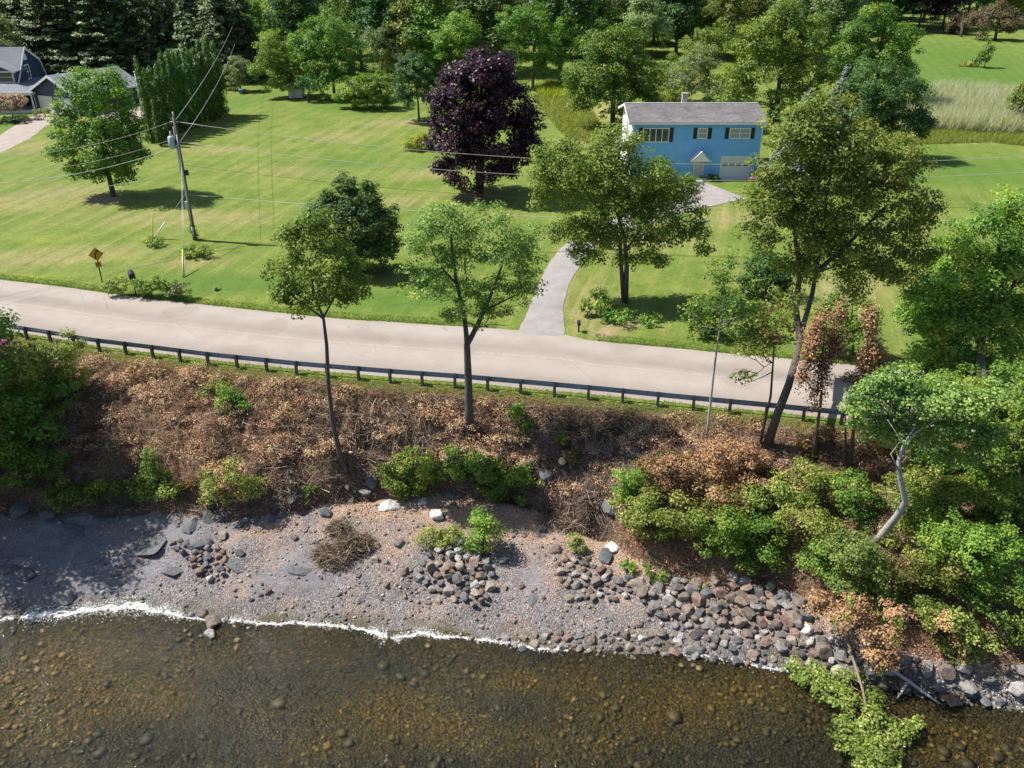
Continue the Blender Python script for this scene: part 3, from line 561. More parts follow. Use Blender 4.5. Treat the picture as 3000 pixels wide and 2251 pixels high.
# ---------------------------------------------------------------- trees on the lawns (pixels are of the 3000 px frame)
plant('maple_tree', 'round green maple alone on the lawn in bare soil before the navy garage', 'tree', (333,575),
      [(285,330,108,92),(220,400,70,75),(350,400,70,82),(290,440,115,64),(290,270,90,55),(190,450,40,40),(380,450,42,45),(250,500,60,33),(340,505,58,28)], 'maple', .26, r0=.24, dens=1.15, cr=.7, hollow=.4)
plant('maple_tree', 'big rounded purple-leaved maple in the middle of the lawn', 'tree', (1405,575),
      [(1400,300,110,110),(1430,215,85,60),(1350,330,80,90),(1480,350,85,110),(1330,430,75,75),(1450,430,110,90),(1400,500,110,50),(1540,390,50,60),(1550,460,50,50),(1310,350,40,60)], 'purple', .30, r0=.38, bark='brown', dens=1.25, cr=.75, tcl=.18, tjit=.2, hollow=.3, cover=2.1)
plant('shade_tree', 'small dark green tree with a neat egg-shaped crown left of the purple maple', 'tree', (1228,355),
      [(1215,240,62,62),(1225,285,68,45),(1210,200,42,35)], 'dark', .24, r0=.13, bark='brown', dens=1.3, cr=.55, hollow=.35)
plant('maple_tree', 'broad dark green maple between the purple maple and the blue house', 'tree', (1795,375),
      [(1790,180,95,90),(1740,240,80,70),(1860,240,75,70),(1800,290,110,55),(1830,130,60,45),(1720,290,60,40),(1880,300,45,40)], 'maple', .30, r0=.30, dens=1.1, cr=.85, tcl=.16)
plant('dense_shrub', 'large dark glossy shrub tree on the lawn behind the leafy roadside sapling', 'shrub', (1075,800),
      [(1040,650,90,80),(1100,690,65,65),(1000,600,55,50),(1055,580,50,50),(1060,740,90,45),(1010,545,28,30),(1120,640,40,45),(980,680,70,70),(1130,740,55,48),(940,620,40,40),(1000,760,80,40)], 'dark', .22, part=('stem', 'foliage'), r0=.12, dens=1.4, cr=.55, hollow=.4)
plant('walnut_tree', 'loose-crowned tree on twin trunks in front of the blue house', 'tree', (1832,885),
      [(1700,500,85,70),(1800,470,80,80),(1900,520,80,75),(1650,560,70,55),(1740,600,100,60),(1860,620,95,70),(1960,600,70,55),(1680,680,60,45),(1800,700,80,50),(1930,700,70,45),(1990,680,45,40),(1620,500,45,35),(1830,770,45,28),(2010,545,35,30),(1600,530,62,52),(1585,590,42,36),(1650,450,60,45),(2035,685,48,44),(2062,735,30,28),(1985,570,55,45),(1700,755,55,36),(1905,765,60,32),(2030,620,40,36),(1800,420,70,36),(1780,560,110,80),(1890,640,95,65),(1690,690,80,52),(1600,480,50,40)], 'locust', .20,
      trunk=[(1836,780),(1830,700),(1800,600),(1790,500)], extra=[([(1828,895),(1820,780),(1815,700),(1760,620),(1700,540)], .17), ([(1830,740),(1900,640),(1950,570)], .10)], r0=.20, dens=.72, cr=.62, hollow=.68, tcl=.2, cover=1.75)
# roadside and bank trees
plant('sapling_tree', 'slender leafy tree with a long bare trunk rooted at the foot of the bank', 'tree', (1012,1376),
      [(900,700,75,65),(860,790,65,60),(960,760,75,65),(1030,800,55,55),(900,860,85,50),(990,870,60,45),(820,880,40,38),(930,640,45,38),(850,690,45,40),(1060,850,35,40),(800,800,30,35)], 'bright', .17,
      trunk=[(995,1330),(975,1240),(962,1130),(957,1010),(948,935),(920,860),(905,760)], extra=[([(948,935),(905,900),(860,870),(830,840)], .06), ([(948,930),(985,860),(1000,800)], .06)], r0=.17, dens=.95, cr=.5, hollow=.65, start=.62)
plant('ash_tree', 'forked tree with feathery pale green leaves beside the guardrail in the middle of the bank', 'tree', (1376,1275),
      [(1290,680,90,70),(1400,660,90,60),(1230,740,65,60),(1330,770,95,70),(1450,740,85,70),(1520,770,70,60),(1250,850,75,55),(1360,870,80,55),(1480,850,85,55),(1550,860,45,45),(1560,700,45,50),(1430,930,60,35),(1200,800,35,40),(1330,620,50,30),(1330,930,45,30)], 'ash', .15,
      trunk=[(1374,1200),(1372,1110),(1368,1010),(1385,980),(1410,930),(1440,860),(1470,780)], extra=[([(1370,1030),(1366,980),(1360,920),(1340,840),(1325,740),(1320,670)], .16), ([(1335,830),(1290,780),(1260,720)], .07), ([(1420,910),(1500,870),(1545,850)], .06), ([(1400,960),(1440,950),(1490,955)], .03)],
      r0=.26, bark='grey', dens=.66, cr=.48, hollow=.8, start=.6, cover=1.6, flat_=.55, sp2=(.13, 'mixdead'))
plant('thin_tree', 'thin straight sapling with a dead brown tuft on top, right of the ash tree', 'tree', (2069,1290),
      [(2118,860,18,24),(2080,830,45,40),(2040,900,45,45),(2130,780,60,45),(2170,900,60,55),(2030,960,40,30),(2140,970,55,40),(2210,830,35,40)], 'maple', .17,
      trunk=[(2075,1240),(2090,1100),(2103,1000),(2118,900),(2125,820)], r0=.085, bark='pale', dens=.42, cr=.42, hollow=.9, start=.7, cover=1.0, sp2=(.12, 'mixdead'))
plant('thin_tree', 'crooked sapling over the rail with a small loose crown, right of the thin straight one', 'tree', (2227,1312),
      [(2235,950,40,50),(2200,1040,45,40),(2260,1000,35,50),(2290,900,50,50),(2180,1110,35,25),(2310,960,40,50)], 'yellowgreen', .17,
      trunk=[(2235,1260),(2258,1160),(2265,1060),(2268,1000),(2290,900)], extra=[([(2262,1090),(2235,1105),(2200,1118)], .03)], r0=.09, bark='brown', dens=.6, cr=.45, hollow=.8, start=.6, cover=1.1, sp2=(.28, 'mixdead'))
plant('tall_tree', 'very tall broad-crowned tree leaning over the road from a thick slanting trunk', 'tree', (2245,1310),
      [(2420,340,95,75),(2330,420,105,80),(2500,420,100,80),(2600,480,95,80),(2270,520,85,75),(2400,520,120,90),(2550,580,120,80),(2660,560,75,70),(2230,620,75,65),(2340,640,100,75),(2470,680,120,80),(2610,700,95,75),(2690,660,50,60),(2250,710,65,50),(2390,760,80,60),(2560,790,90,50),(2350,340,55,50),(2690,480,45,40),(2480,830,50,40),(2190,670,40,35),(2720,760,40,35),(2400,700,90,80),(2340,570,80,70),(2420,460,80,70),(2350,810,60,40),(2650,750,70,45),(2460,760,90,50),(2700,620,60,50),(2300,780,50,35),(2620,820,60,35),(2400,420,90,70),(2520,560,110,80),(2350,650,80,60)], 'locust', .20,
      trunk=[(2275,1220),(2310,1130),(2335,1040),(2352,960),(2380,860),(2400,740),(2420,600),(2420,460)], extra=[([(2345,1000),(2330,900),(2345,800),(2330,700),(2320,560)], .22), ([(2390,800),(2500,700),(2600,600)], .14)],
      r0=.25, bark='grey', dens=.72, cr=.55, hollow=.8, start=.45, cover=1.6, tcl=.22, sp2=(.12, 'mixdead'), Y=43)
plant('vine_tree', 'dead trunk draped in withered brown vine, the left and wider of the pair', 'tree', (2385,1350),
      [(2395,950,36,34),(2440,935,34,32),(2368,1040,26,62),(2425,1050,28,85),(2398,1140,26,55),(2345,1115,26,38),(2455,1010,28,50),(2385,1000,36,44),(2400,1080,34,50)], 'brown', .14,
      trunk=[(2390,1280),(2405,1180),(2410,1060),(2415,960)], r0=.11, bark='brown', dens=.85, cr=.30, hollow=.8, flat_=2.2, start=.5, tcl=.26, sp2=(.22, 'yellowgreen'))
plant('vine_tree', 'dead trunk draped in withered brown vine, the right one, green at its tip', 'tree', (2492,1390),
      [(2548,960,28,38),(2560,1030,30,62),(2532,1110,28,62),(2508,1185,24,48),(2585,1085,24,50),(2545,925,24,24),(2545,1060,34,60)], 'brown', .14,
      trunk=[(2497,1300),(2505,1200),(2530,1080),(2548,960)], r0=.12, bark='brown', dens=1.0, cr=.30, hollow=.75, flat_=2.2, start=.5, tcl=.26, sp2=(.20, 'yellowgreen'))
plant('bare_trunk', 'thin bare double trunk rising behind the bank bushes left of the bent grey tree', 'tree', (2480,1385),
      [(2490,1120,25,30)], 'mixdead', .15, trunk=[(2478,1300),(2476,1220),(2480,1150)], r0=.08, bark='brown', dens=.5, cr=.3, part=('trunk', 'foliage'))
plant('bent_tree', 'pale grey crooked trunk bowing out of the bank with a light green crown above', 'tree', (2565,1585),
      [(2640,1180,80,60),(2740,1160,85,60),(2560,1170,60,50),(2830,1190,75,60),(2700,1260,90,50),(2600,1270,70,45),(2800,1280,80,50),(2880,1270,50,45),(2540,1250,40,35),(2650,1110,50,35),(2760,1330,50,30),(2900,1170,60,50),(2510,1210,40,36),(2850,1330,60,36),(2600,1120,50,36)], 'ash', .17,
      trunk=[(2590,1560,-.3),(2630,1510,-.9),(2653,1470,-1.3),(2636,1400,-1.3),(2632,1350,-1.2),(2650,1300,-1.0),(2680,1250,-.6)], extra=[([(2633,1380,-1.3),(2610,1330,-1.3),(2640,1290,-1),(2600,1230,-1)], .035), ([(2640,1330,-1.1),(2680,1270,-.8),(2760,1220,-.5)], .06)], r0=.20, bark='pale', dens=1.0, cr=.55, hollow=.65, start=.7, cover=1.8)
plant('oak_tree', 'yellowing oak at the right edge of the road with thick limbs', 'tree', (2890,1330),
      [(2900,680,95,75),(2980,620,80,60),(2800,740,80,60),(2860,820,100,65),(2980,780,90,80),(2760,860,70,50),(2840,940,95,60),(2960,930,95,70),(2720,940,60,45),(2790,1030,80,50),(2920,1060,90,55),(2700,1040,50,45),(3060,850,90,110),(3060,1020,80,80),(2980,1130,60,40),(2850,1120,55,35),(2890,900,90,70),(2930,780,90,70),(2790,920,80,60),(2690,860,50,40),(2740,1100,60,40),(2900,980,90,70)], 'maple_yellow', .21,
      trunk=[(2885,1240),(2880,1130),(2870,1020),(2900,900),(2920,780),(2930,690)], extra=[([(2872,1010),(2830,930),(2800,850)], .13), ([(2890,930),(2960,850),(3010,760)], .14)], r0=.34, bark='grey', dens=.9, cr=.65, hollow=.6, start=.4, cover=1.9, tcl=.25, Y=43.5)
plant('roadside_tree', 'dark-trunked tree overhanging the lower right of the bank with bright green leaves', 'tree', (2990,1480),
      [(2960,1240,60,60),(3010,1200,60,60),(2950,1330,60,55),(3030,1320,60,70),(2900,1350,45,40)], 'bright', .19, trunk=[(2985,1400),(2975,1310),(2985,1220)], r0=.16, dens=.9, cr=.5, hollow=.6)
plant('roadside_tree', 'leafy green tree filling the gap between the leaning tree and the yellowing oak', 'tree', (2760,1040), [(2730,900,70,60),(2790,960,70,60),(2700,980,55,50),(2660,930,45,40),(2780,860,50,45)], 'maple', .22, r0=.14, dens=1.0, cr=.6, hollow=.6)
plant('roadside_tree', 'bright leafy tree at the right frame edge above the hidden end of the rail', 'tree', (3060,1400), [(2990,1180,70,60),(3040,1120,70,60),(2930,1230,55,50),(3000,1280,70,50)], 'bright', .19, r0=.16, dens=1.0, cr=.55, hollow=.6)
plant('roadside_tree', 'broad green tree over the hidden end of the guardrail, right of the bent grey tree', 'tree', (2860,1370), [(2830,1130,70,60),(2900,1180,70,60),(2770,1180,60,50),(2950,1110,60,50),(2850,1240,80,45),(2940,1260,60,45),(2730,1130,45,40)], 'maple', .19, r0=.16, bark='brown', dens=1.0, cr=.55, hollow=.65)
# right-hand house trees and shrubs behind
plant('maple_tree', 'tall bright green broad tree rising right behind the blue house', 'tree', (2270,380),
      [(2290,110,85,80),(2370,140,70,70),(2200,160,70,70),(2250,220,100,70),(2360,230,80,70),(2300,60,50,45),(2140,240,50,50),(2330,290,80,40),(2180,290,60,35)], 'bright', .32, r0=.34, dens=1.05, cr=.95, hollow=.5)
plant('maple_tree', 'tall rounded green tree right of the blue house, highest crown at the field edge', 'tree', (2560,330),
      [(2570,110,85,70),(2630,140,60,60),(2500,150,60,60),(2560,200,100,60),(2480,220,60,60),(2620,230,60,60),(2560,60,45,35)], 'maple', .30, r0=.32, dens=1.1, cr=.9, hollow=.5)
plant('chestnut_tree', 'dark grey-green dense tree in front of the tall rounded tree right of the blue house', 'tree', (2600,430),
      [(2580,250,85,65),(2650,300,70,70),(2560,330,80,60),(2640,370,80,50),(2520,290,50,50),(2690,370,40,40)], 'dark', .27, r0=.3, dens=1.2, cr=.8, hollow=.5, Y=90)
conifer('blue_spruce', 'silvery blue spruce just right of the blue house wall', (2330,545), 9.0, 3.6, 'bluespruce', leaf=.36, seed=4, dens=1.3)
conifer('blue_spruce', 'silvery blue spruce standing farther back, its top left of the dark chestnut', (2440,440), 9.0, 3.0, 'bluespruce', leaf=.36, seed=5, dens=1.2)
plant('shrub_tree', 'greyish loose willow shrub behind the blue house roof', 'shrub', (2080,330), [(2030,230,65,60),(2090,270,70,40),(1990,270,45,40),(2070,190,50,45)], 'grey', .27, part=('stem', 'foliage'), r0=.12, dens=.9, cr=.7, hollow=.6)
plant('shrub_tree', 'bright green bushy tree left of the blue house chimney', 'shrub', (2000,300), [(1990,215,60,50),(2050,150,60,55),(1940,240,50,40),(2110,130,50,50)], 'bright', .28, part=('stem', 'foliage'), r0=.12, dens=1.0, cr=.7)
for q, lb in [((2256,395), 'narrow bright column of cedar behind the right end of the blue roof, left one'), ((2276,400), 'narrow bright column of cedar behind the right end of the blue roof, right one')]:
    plant('cedar_column', lb, 'cedar', q, [(q[0], q[1]-40, 12, 40), (q[0], q[1]-75, 8, 30)], 'cedar', .22, part=('stem', 'foliage'), r0=.06, dens=1.4, cr=.35)
# arborvitae hedge: every column its own plant
h0, h1 = G(448,418,False), G(655,338,False); ncol = 15
protoC = []
for s_ in range(4):
    b0 = np.array([0, 0, 0.]); Ls = [((0,0,.8), (.62,.62,1.2)), ((0,0,2.2), (.66,.66,2.4)), ((0,0,4.4), (.52,.52,2.5)), ((.1,.05,6.4), (.28,.28,1.9)), ((.3,.2,5.3), (.2,.2,1.6))]
    C, S, Nn, T, CC = crown(Ls, .22, dens=1.0, cr=.30, bottom=.9, up=.1, out=1.2, flat_=2.0, hollow=.12, tcl=.14)
    ok = C[:, 2] > .05; protoC.append(leaves_mesh('foliage', C[ok], S[ok]*1.3, Nn[ok], T[ok], LM['cedar'], aspect=.4, up=np.array([0, 0, 1.0])))
mbt = MB(); mbt.tube([(0,0,-.2), (0,0,6)], [.12, .04], 6); ot = None
names = ['nearest the pole', 'second', 'third', 'fourth', 'fifth', 'sixth', 'seventh', 'eighth', 'ninth', 'tenth', 'eleventh', 'twelfth', 'thirteenth', 'fourteenth', 'last and farthest']
def cedar(b, sc, lb, i, grp):
    global ot
    r_ = empty('cedar_column', b, lb, 'cedar', grp, rz=R.rand()*6); r_.scale = (sc*(.95+.1*R.rand()),)*2 + (sc*(.92+.16*R.rand()),)
    if ot is None: ot = mbt.build('trunk', BK['brown'], r_)
    else: c = ot.copy(); COL.objects.link(c); c.parent = r_
    link('foliage', protoC[i % 4], r_)
for i in range(ncol):
    t = i/(ncol-1); b = h0*(1-t)+h1*t; b[0] += R.normal()*.12; b[2] = float(terr(b[0], b[1], False))
    cedar(b, 1.0+.12*t, 'tall cedar in the clipped hedge row beside the navy garage, ' + (names[i] + ' of the row' if 0 < i < ncol-1 else names[i]), i, 'cedars in the hedge row')
cedar(G(465,425,False)+np.array([.5,-.6,0]), .62, 'shorter cedar standing in front of the near end of the hedge row', 1, 'cedars in the hedge row')
# shrubs at the lawn edge
plant('bright_shrub', 'rounded bright lime green shrub at the lawn edge left of the neat dark tree', 'shrub', (1075,318), [(1060,260,55,40),(1110,260,45,40),(1020,290,35,28),(1090,295,60,25)], 'bright', .27, part=('stem', 'foliage'), r0=.1, dens=1.5, cr=.6, hollow=.4)
plant('goldenrod_patch', 'clump of goldenrod in yellow flower on the lawn beside the purple maple', 'flowers', (1235,440), [(1235,418,38,18),(1265,412,25,16),(1205,425,22,12)], 'gold', .2, part=('stem', 'foliage'), r0=.03, dens=1.5, cr=.4, flat_=1.3)
plant('apple_tree', 'small grey-green round tree over a blue tub at the back of the lawn', 'tree', (705,268), [(700,205,38,33),(690,235,30,22),(730,225,22,20)], 'grey', .26, r0=.1, dens=1.2, cr=.5)
plant('pear_tree', 'small dark shrubby tree between the hedge end and the small grey-green tree', 'tree', (655,262), [(655,230,20,26)], 'dark', .26, r0=.08, dens=1.2, cr=.5)
for q, it, sp, lb in [
    ((870,285), [(830,160,65,60),(790,205,50,45),(870,210,60,50),(840,245,60,25)], 'bright', 'big bright bushy tree behind the small white shed, left one'),
    ((980,290), [(960,110,75,65),(1010,170,70,60),(930,180,65,60),(980,235,85,40),(900,120,45,40),(1040,220,40,45)], 'maple', 'big green bushy tree behind the small white shed, widest one'),
    ((905,300), [(905,255,30,25)], 'dark', 'low dark shrub hugging the wall of the small white shed'),
    ((1120,235), [(1110,150,50,60),(1150,190,45,45)], 'grey', 'dull grey-green tree behind the bright lime shrub'),
    ((1180,200), [(1190,120,55,70),(1160,90,45,50)], 'olive', 'olive tree in the woods behind the neat dark tree'),
    ((1330,250), [(1320,150,50,60),(1350,100,50,55)], 'bright', 'bright green tree at the woods edge above the purple maple'),
    ((1560,260), [(1560,130,70,90),(1610,190,55,60),(1510,90,60,60),(1640,130,50,60)], 'maple', 'tall dark leafy tree filling the gap right of the purple maple'),
    ((1480,200), [(1470,70,65,60),(1440,120,50,50)], 'far', 'bluish green tree peeking over the purple maple')]:
    plant('woodland_tree', lb, 'tree', q, it, sp, .30, r0=.2, dens=1.1, cr=.8, hollow=.5)
# hydrangea and house planting
plant('hydrangea_bush', 'cream and pink flowering hydrangea tree beside the porch of the navy house', 'bush', (40,352), [(25,305,40,24),(60,300,20,18),(-10,300,30,24)], 'blossom', .22, part=('stem', 'foliage'), r0=.05, dens=1.3, cr=.4, sp2=(.30, 'dark'))
plant('hosta_bush', 'low dark foundation shrub under the flowering hydrangea', 'bush', (55,362), [(50,348,30,9),(15,352,25,8)], 'dark', .2, part=('stem', 'foliage'), r0=.03, dens=1.2, cr=.3)
plant('garden_bush', 'low mixed flower shrub at the corner of the navy porch', 'bush', (115,342), [(110,330,14,9),(135,328,14,9)], 'yellowgreen', .2, part=('stem', 'foliage'), r0=.03, dens=1.2, cr=.3)
# lawn-side shrubs right of the drive mouth
plant('leafy_bush', 'rounded green bush beneath the twin-trunked tree, left of its foot', 'bush', (1745,925), [(1745,890,38,32),(1780,900,30,24),(1720,905,18,18)], 'bright', .2, part=('stem', 'foliage'), r0=.04, dens=1.4, cr=.4)
plant('leafy_bush', 'low spreading weeds in the shade under the twin-trunked tree', 'bush', (1850,945), [(1830,925,45,14),(1900,935,40,12),(1790,930,30,12)], 'maple', .2, part=('stem', 'foliage'), r0=.03, dens=.9, cr=.35)
plant('young_tree', 'dark leafy young tree on the lawn right of the twin-trunked tree', 'tree', (2240,870), [(2230,780,55,50),(2280,800,45,50),(2200,820,35,35),(2250,840,50,25)], 'dark', .22, r0=.1, dens=1.2, cr=.5)
plant('young_tree', 'leafy young maple on the verge behind the crooked saplings', 'tree', (2130,985), [(2120,900,65,50),(2060,930,45,35),(2190,930,50,45),(2230,950,50,40),(2100,960,55,22)], 'maple', .22, r0=.08, dens=.75, cr=.45)
plant('young_tree', 'bright leafy young maple on the verge right of the leaning trunk', 'tree', (2500,1040), [(2470,900,55,45),(2520,930,50,45),(2440,940,35,40),(2400,930,30,30),(2490,990,60,35)], 'bright', .21, r0=.08, dens=.9, cr=.5)
plant('young_tree', 'bushy green tree on the lawn in front of the yellowing oak', 'tree', (2740,820), [(2720,780,45,35),(2770,740,40,35)], 'bright', .22, r0=.08, dens=1.1, cr=.45)
# roadside bed with mailbox
for q, it, lb, sp in [((345,868), [(335,838,26,22),(365,832,22,20)], 'leafy yellow-green shrub at the roadside just right of the yellow curve sign', 'yellowgreen'),
    ((420,872), [(410,838,28,20),(445,842,26,20)], 'leafy green shrub around the dark roadside mailbox', 'bright'),
    ((480,872), [(470,835,30,22),(500,842,22,20)], 'leafy shrub in the middle of the roadside bed above the white stone', 'bright'),
    ((540,878), [(532,845,24,24),(520,862,24,14)], 'grey-leaved shrub at the right end of the roadside bed', 'grey'),
    ((450,722), [(448,708,26,12)], 'small green tuft at the foot of the two crossed guy guards', 'bright'),
    ((585,752), [(580,735,38,12),(565,742,25,9)], 'low green weeds at the foot of the utility pole', 'bright'),
    ((636,850), [(636,846,9,5)], 'tiny grey plant alone on the lawn right of the roadside bed', 'grey')]:
    plant('roadside_shrub', lb, 'shrub', q, it, sp, .17, part=('stem', 'foliage'), r0=.02, dens=1.3, cr=.32, hollow=.5)
# far right field
plant('crabapple_tree', 'wide low reddish-brown spreading tree in the far field, larger right one', 'tree', (2915,118), [(2915,62,60,35),(2960,75,45,25),(2870,70,35,30),(2930,40,40,25)], 'crab', .45, bark='brown', r0=.3, dens=1.3, cr=1.2, hollow=.6, Y=185)
plant('crabapple_tree', 'wide low reddish-brown spreading tree in the far field, smaller left one', 'tree', (2815,108), [(2810,72,38,24),(2790,82,25,14),(2840,55,30,22)], 'crab', .45, bark='brown', r0=.3, dens=1.2, cr=1.1, hollow=.6, Y=195)
plant('field_bush', 'small upright bush alone in the mown far field', 'bush', (2885,198), [(2893,150,17,26),(2880,175,22,18)], 'maple', .35, part=('stem', 'foliage'), r0=.08, dens=1.3, cr=.7)
plant('field_bush', 'low scrubby weeds left of the small upright field bush', 'bush', (2850,195), [(2845,188,22,6),(2825,190,14,4)], 'yellowgreen', .3, part=('stem', 'foliage'), r0=.03, dens=1.0, cr=.4)
plant('field_bush', 'olive bush at the far edge of the reeds', 'bush', (2990,375), [(2990,310,30,60),(3020,290,40,60)], 'olive', .28, part=('stem', 'foliage'), r0=.08, dens=1.1, cr=.6)
# ---------------------------------------------------------------- woods beyond the lawns
protos = {}
def wood_proto(key, sp, h, rad, lobes, leaf=.46, seed=0):
    L = [((x*rad, y*rad, z*h), (a*rad, a*rad, c_*h)) for x, y, z, a, c_ in lobes]
    C, S, Nn, T, CC = crown(L, leaf, dens=1.0, cr=1.15, hollow=.4, tcl=.17, bottom=.4)
    ok = C[:, 2] > .1; mb = MB(); limbs(mb, [(0,0,-.3), (0,0,h*.3), (.2,0,h*.6), (0,.1,h*.85)], [h*.02, h*.016, h*.01, h*.003], CC, frac=.4, kmax=22)
    protos[key] = (mb, leaves_mesh('crown', C[ok], S[ok], Nn[ok], T[ok], LM[sp]), [None])
LB = [(0,0,.62,.72,.28), (.45,.1,.5,.55,.22), (-.4,.2,.52,.55,.22), (.1,-.45,.42,.6,.22), (0,0,.85,.45,.16), (-.2,-.3,.7,.5,.18), (.3,.4,.3,.5,.2), (-.4,-.2,.28,.5,.18)]
wood_proto('w_far', 'far', 15, 5.2, LB); wood_proto('w_maple', 'maple', 14, 5.0, LB[::-1]); wood_proto('w_olive', 'olive', 13, 4.6, LB[:6])
wood_proto('w_dark', 'dark', 16, 5.0, LB); wood_proto('w_bright', 'bright', 11, 4.6, LB[1:]); wood_proto('w_grey', 'grey', 12, 4.4, LB[:7])
wood_proto('w_purple', 'purple', 13, 5.0, LB)
def wood(key, b, sc, lb, grp, name='woodland_tree'):
    mb, cm, tr = protos[key]; r_ = empty(name, b, lb, 'tree', grp, rz=R.rand()*6.28); r_.scale = (sc*(.9+.25*R.rand()), sc*(.9+.25*R.rand()), sc*(.9+.25*R.rand()))
    if tr[0] is None: tr[0] = mb.build('trunk', BK['grey'], r_)
    else: c = tr[0].copy(); COL.objects.link(c); c.parent = r_
    link('crown', cm, r_); return r_
ADJ = {'w_far': 'bluish green', 'w_maple': 'mid green', 'w_olive': 'olive green', 'w_dark': 'dark green', 'w_bright': 'bright green', 'w_grey': 'greyish green', 'w_purple': 'purple-leaved'}
# front rank of the woods, left to right
for px, py, key, sc, w_ in [
    (20,235,'w_grey',.9,'behind the navy house roof at the left edge'), (75,200,'w_far',1.1,'behind the navy house chimney end'),
    (880,215,'w_dark',1.05,'just behind the bright bushy trees at the back lawn'), (760,190,'w_bright',.9,'left of the bright bushy trees, beyond the hedge'),
    (1060,205,'w_far',1.15,'behind the widest bushy tree at the back lawn'), (1150,215,'w_dark',1.0,'in the woods above the lime green shrub'),
    (1240,225,'w_olive',1.15,'in the woods above the neat egg-shaped tree'), (1290,230,'w_maple',1.0,'in the woods just left of the purple maple top'),
    (1420,215,'w_far',1.2,'in the woods directly behind the purple maple'), (1640,235,'w_dark',1.15,'in the woods edge left of the broad dark maple'),
    (1720,180,'w_maple',1.0,'in the woods behind the broad dark maple'), (1880,190,'w_grey',1.0,'between the broad dark maple and the chimney'),
    (1980,170,'w_dark',1.0,'behind the bright trees over the blue roof'), (2120,180,'w_olive',1.0,'behind the blue house, right of its chimney'),
    (2200,150,'w_maple',1.0,'behind the tall bright tree of the blue house'), (2430,200,'w_far',1.0,'between the two tallest trees right of the blue house')]:
    wood(key, G(px, py, False), sc, f'{ADJ[key]} tree standing {w_}', 'trees at the edge of the woods')
# the ranks behind it
keys = ['w_far', 'w_dark', 'w_olive', 'w_maple', 'w_grey', 'w_bright']
RK = ['front', 'second', 'third', 'fourth', 'fifth', 'last']
for row, (y0, dx, x0, x1) in enumerate([(165, 95, -60, 2440), (128, 80, 380, 2480), (98, 75, 560, 2560), (75, 75, 1050, 2660), (55, 70, 1100, 3080), (38, 70, -50, 3060)]):
    x = x0; rowt = []
    while x < x1:
        px, py = x + R.normal()*14, y0 + R.normal()*6
        if not (row == 0 and 120 < px < 640) and not (row >= 1 and 760 < px < 980 and R.rand() < .8) and not (row == 1 and px < 700 and R.rand() < .5):
            k_ = keys[R.randint(6)] if not (px > 2450 and row >= 3) else ('w_dark' if R.rand() < .7 else 'w_purple')
            rowt.append((wood(k_, G(px, max(py, 8), False), .85+.5*R.rand(), 'x', 'trees deep in the woods'), k_))
        x += dx*(.75+.5*R.rand())
    for i_, (o_, k_) in enumerate(rowt): o_['label'] = f'{ADJ[k_]} tree, {ordw(i_, len(rowt))} in the {RK[row]} rank of the deep woods'
for px, py, k_, sc, lb in [(2480,95,'w_dark',1.2,'dark tree at the left end of the shaded wood edge above the far field'), (2560,92,'w_dark',1.1,'dark tree second from the left in the shaded wood edge above the far field'), (2620,90,'w_dark',1.25,'dark tree in the middle of the shaded wood edge above the far field'),
    (2690,88,'w_purple',1.1,'purplish tree in the shaded wood edge above the far field, left one'), (2760,85,'w_purple',1.0,'purplish tree in the shaded wood edge above the far field, behind the smaller spreading tree'), (2850,78,'w_dark',1.1,'dark tree behind the larger spreading reddish tree'), (2960,75,'w_bright',1.2,'bright tree at the top right corner behind the spreading reddish tree'), (3030,85,'w_bright',1.0,'bright tree at the right edge of the far field')]:
    wood(k_, G(px, py, False), sc, lb, 'trees at the far field edge')
pines = [(110,212,17,5.5,'pine',1),(175,222,20,6.0,'pine',2),(245,215,21,6.5,'pine',3),(315,222,20,6.0,'pine',4),(385,212,19,5.5,'spruce',5),(450,216,18,4.6,'spruce',6),(515,212,17,4.4,'spruce',7),(585,218,19,5.0,'spruce',8),(665,236,21,5.4,'spruce',9),(725,225,17,4.2,'spruce',10)]
pl = ['first from the left behind the navy house', 'second from the left, behind the gap between house and garage', 'third from the left, above the garage ridge', 'fourth from the left, above the garage and white mast', 'just left of the cedar hedge', 'rising behind the near half of the cedar hedge', 'rising behind the middle of the cedar hedge', 'rising behind the far end of the cedar hedge', 'tallest, right of the cedar hedge with the wires crossing it', 'slim one left of the bright bushy trees']
for (px, py, h, rd, k_, sd), lb in zip(pines, pl):
    conifer('pine_tree' if k_ == 'pine' else 'spruce_tree', ('dark layered pine ' if k_ == 'pine' else 'dark spruce ')+lb, (px, py), h, rd, 'spruce', 'dark evergreens behind the navy house', leaf=.55, seed=sd, dens=.75 if k_ == 'pine' else 1.0, droop=.12 if k_ == 'pine' else .3, full=1.0)
# reeds and rough grass
P = area_px([(2600,385),(2660,330),(2700,300),(2730,275),(2960,290),(3100,330),(3100,400),(2740,385)], 26000); blades('reeds', 'stand of pale feathery reeds in the field', P, 2.1, .05, LM['reed'])
P = area_px([(2640,425),(2740,380),(3100,400),(3100,440),(2900,418)], 9000); blades('rough_grass', 'unmown yellowish grass below the reeds', P, .5, .03, LM['grassy'], lean=.5)
P = area_px([(1560,290),(1600,235),(1700,260),(1760,370),(1830,400),(1780,440),(1650,400)], 9000); blades('meadow_grass', 'uncut meadow grass with goldenrod behind the purple maple', P, .55, .035, LM['grassy'], lean=.5)
P = area_px([(1560,262),(1660,250),(1700,285),(1600,290)], 1800); blades('goldenrod', 'goldenrod in flower at the top of the meadow', P, .9, .06, LM['gold'])
P = area_px([(1920,300),(1935,240),(1990,200),(2010,300)], 2500); blades('meadow_grass', 'uncut grass left of the blue house chimney', P, .6, .04, LM['grassy'], lean=.5)
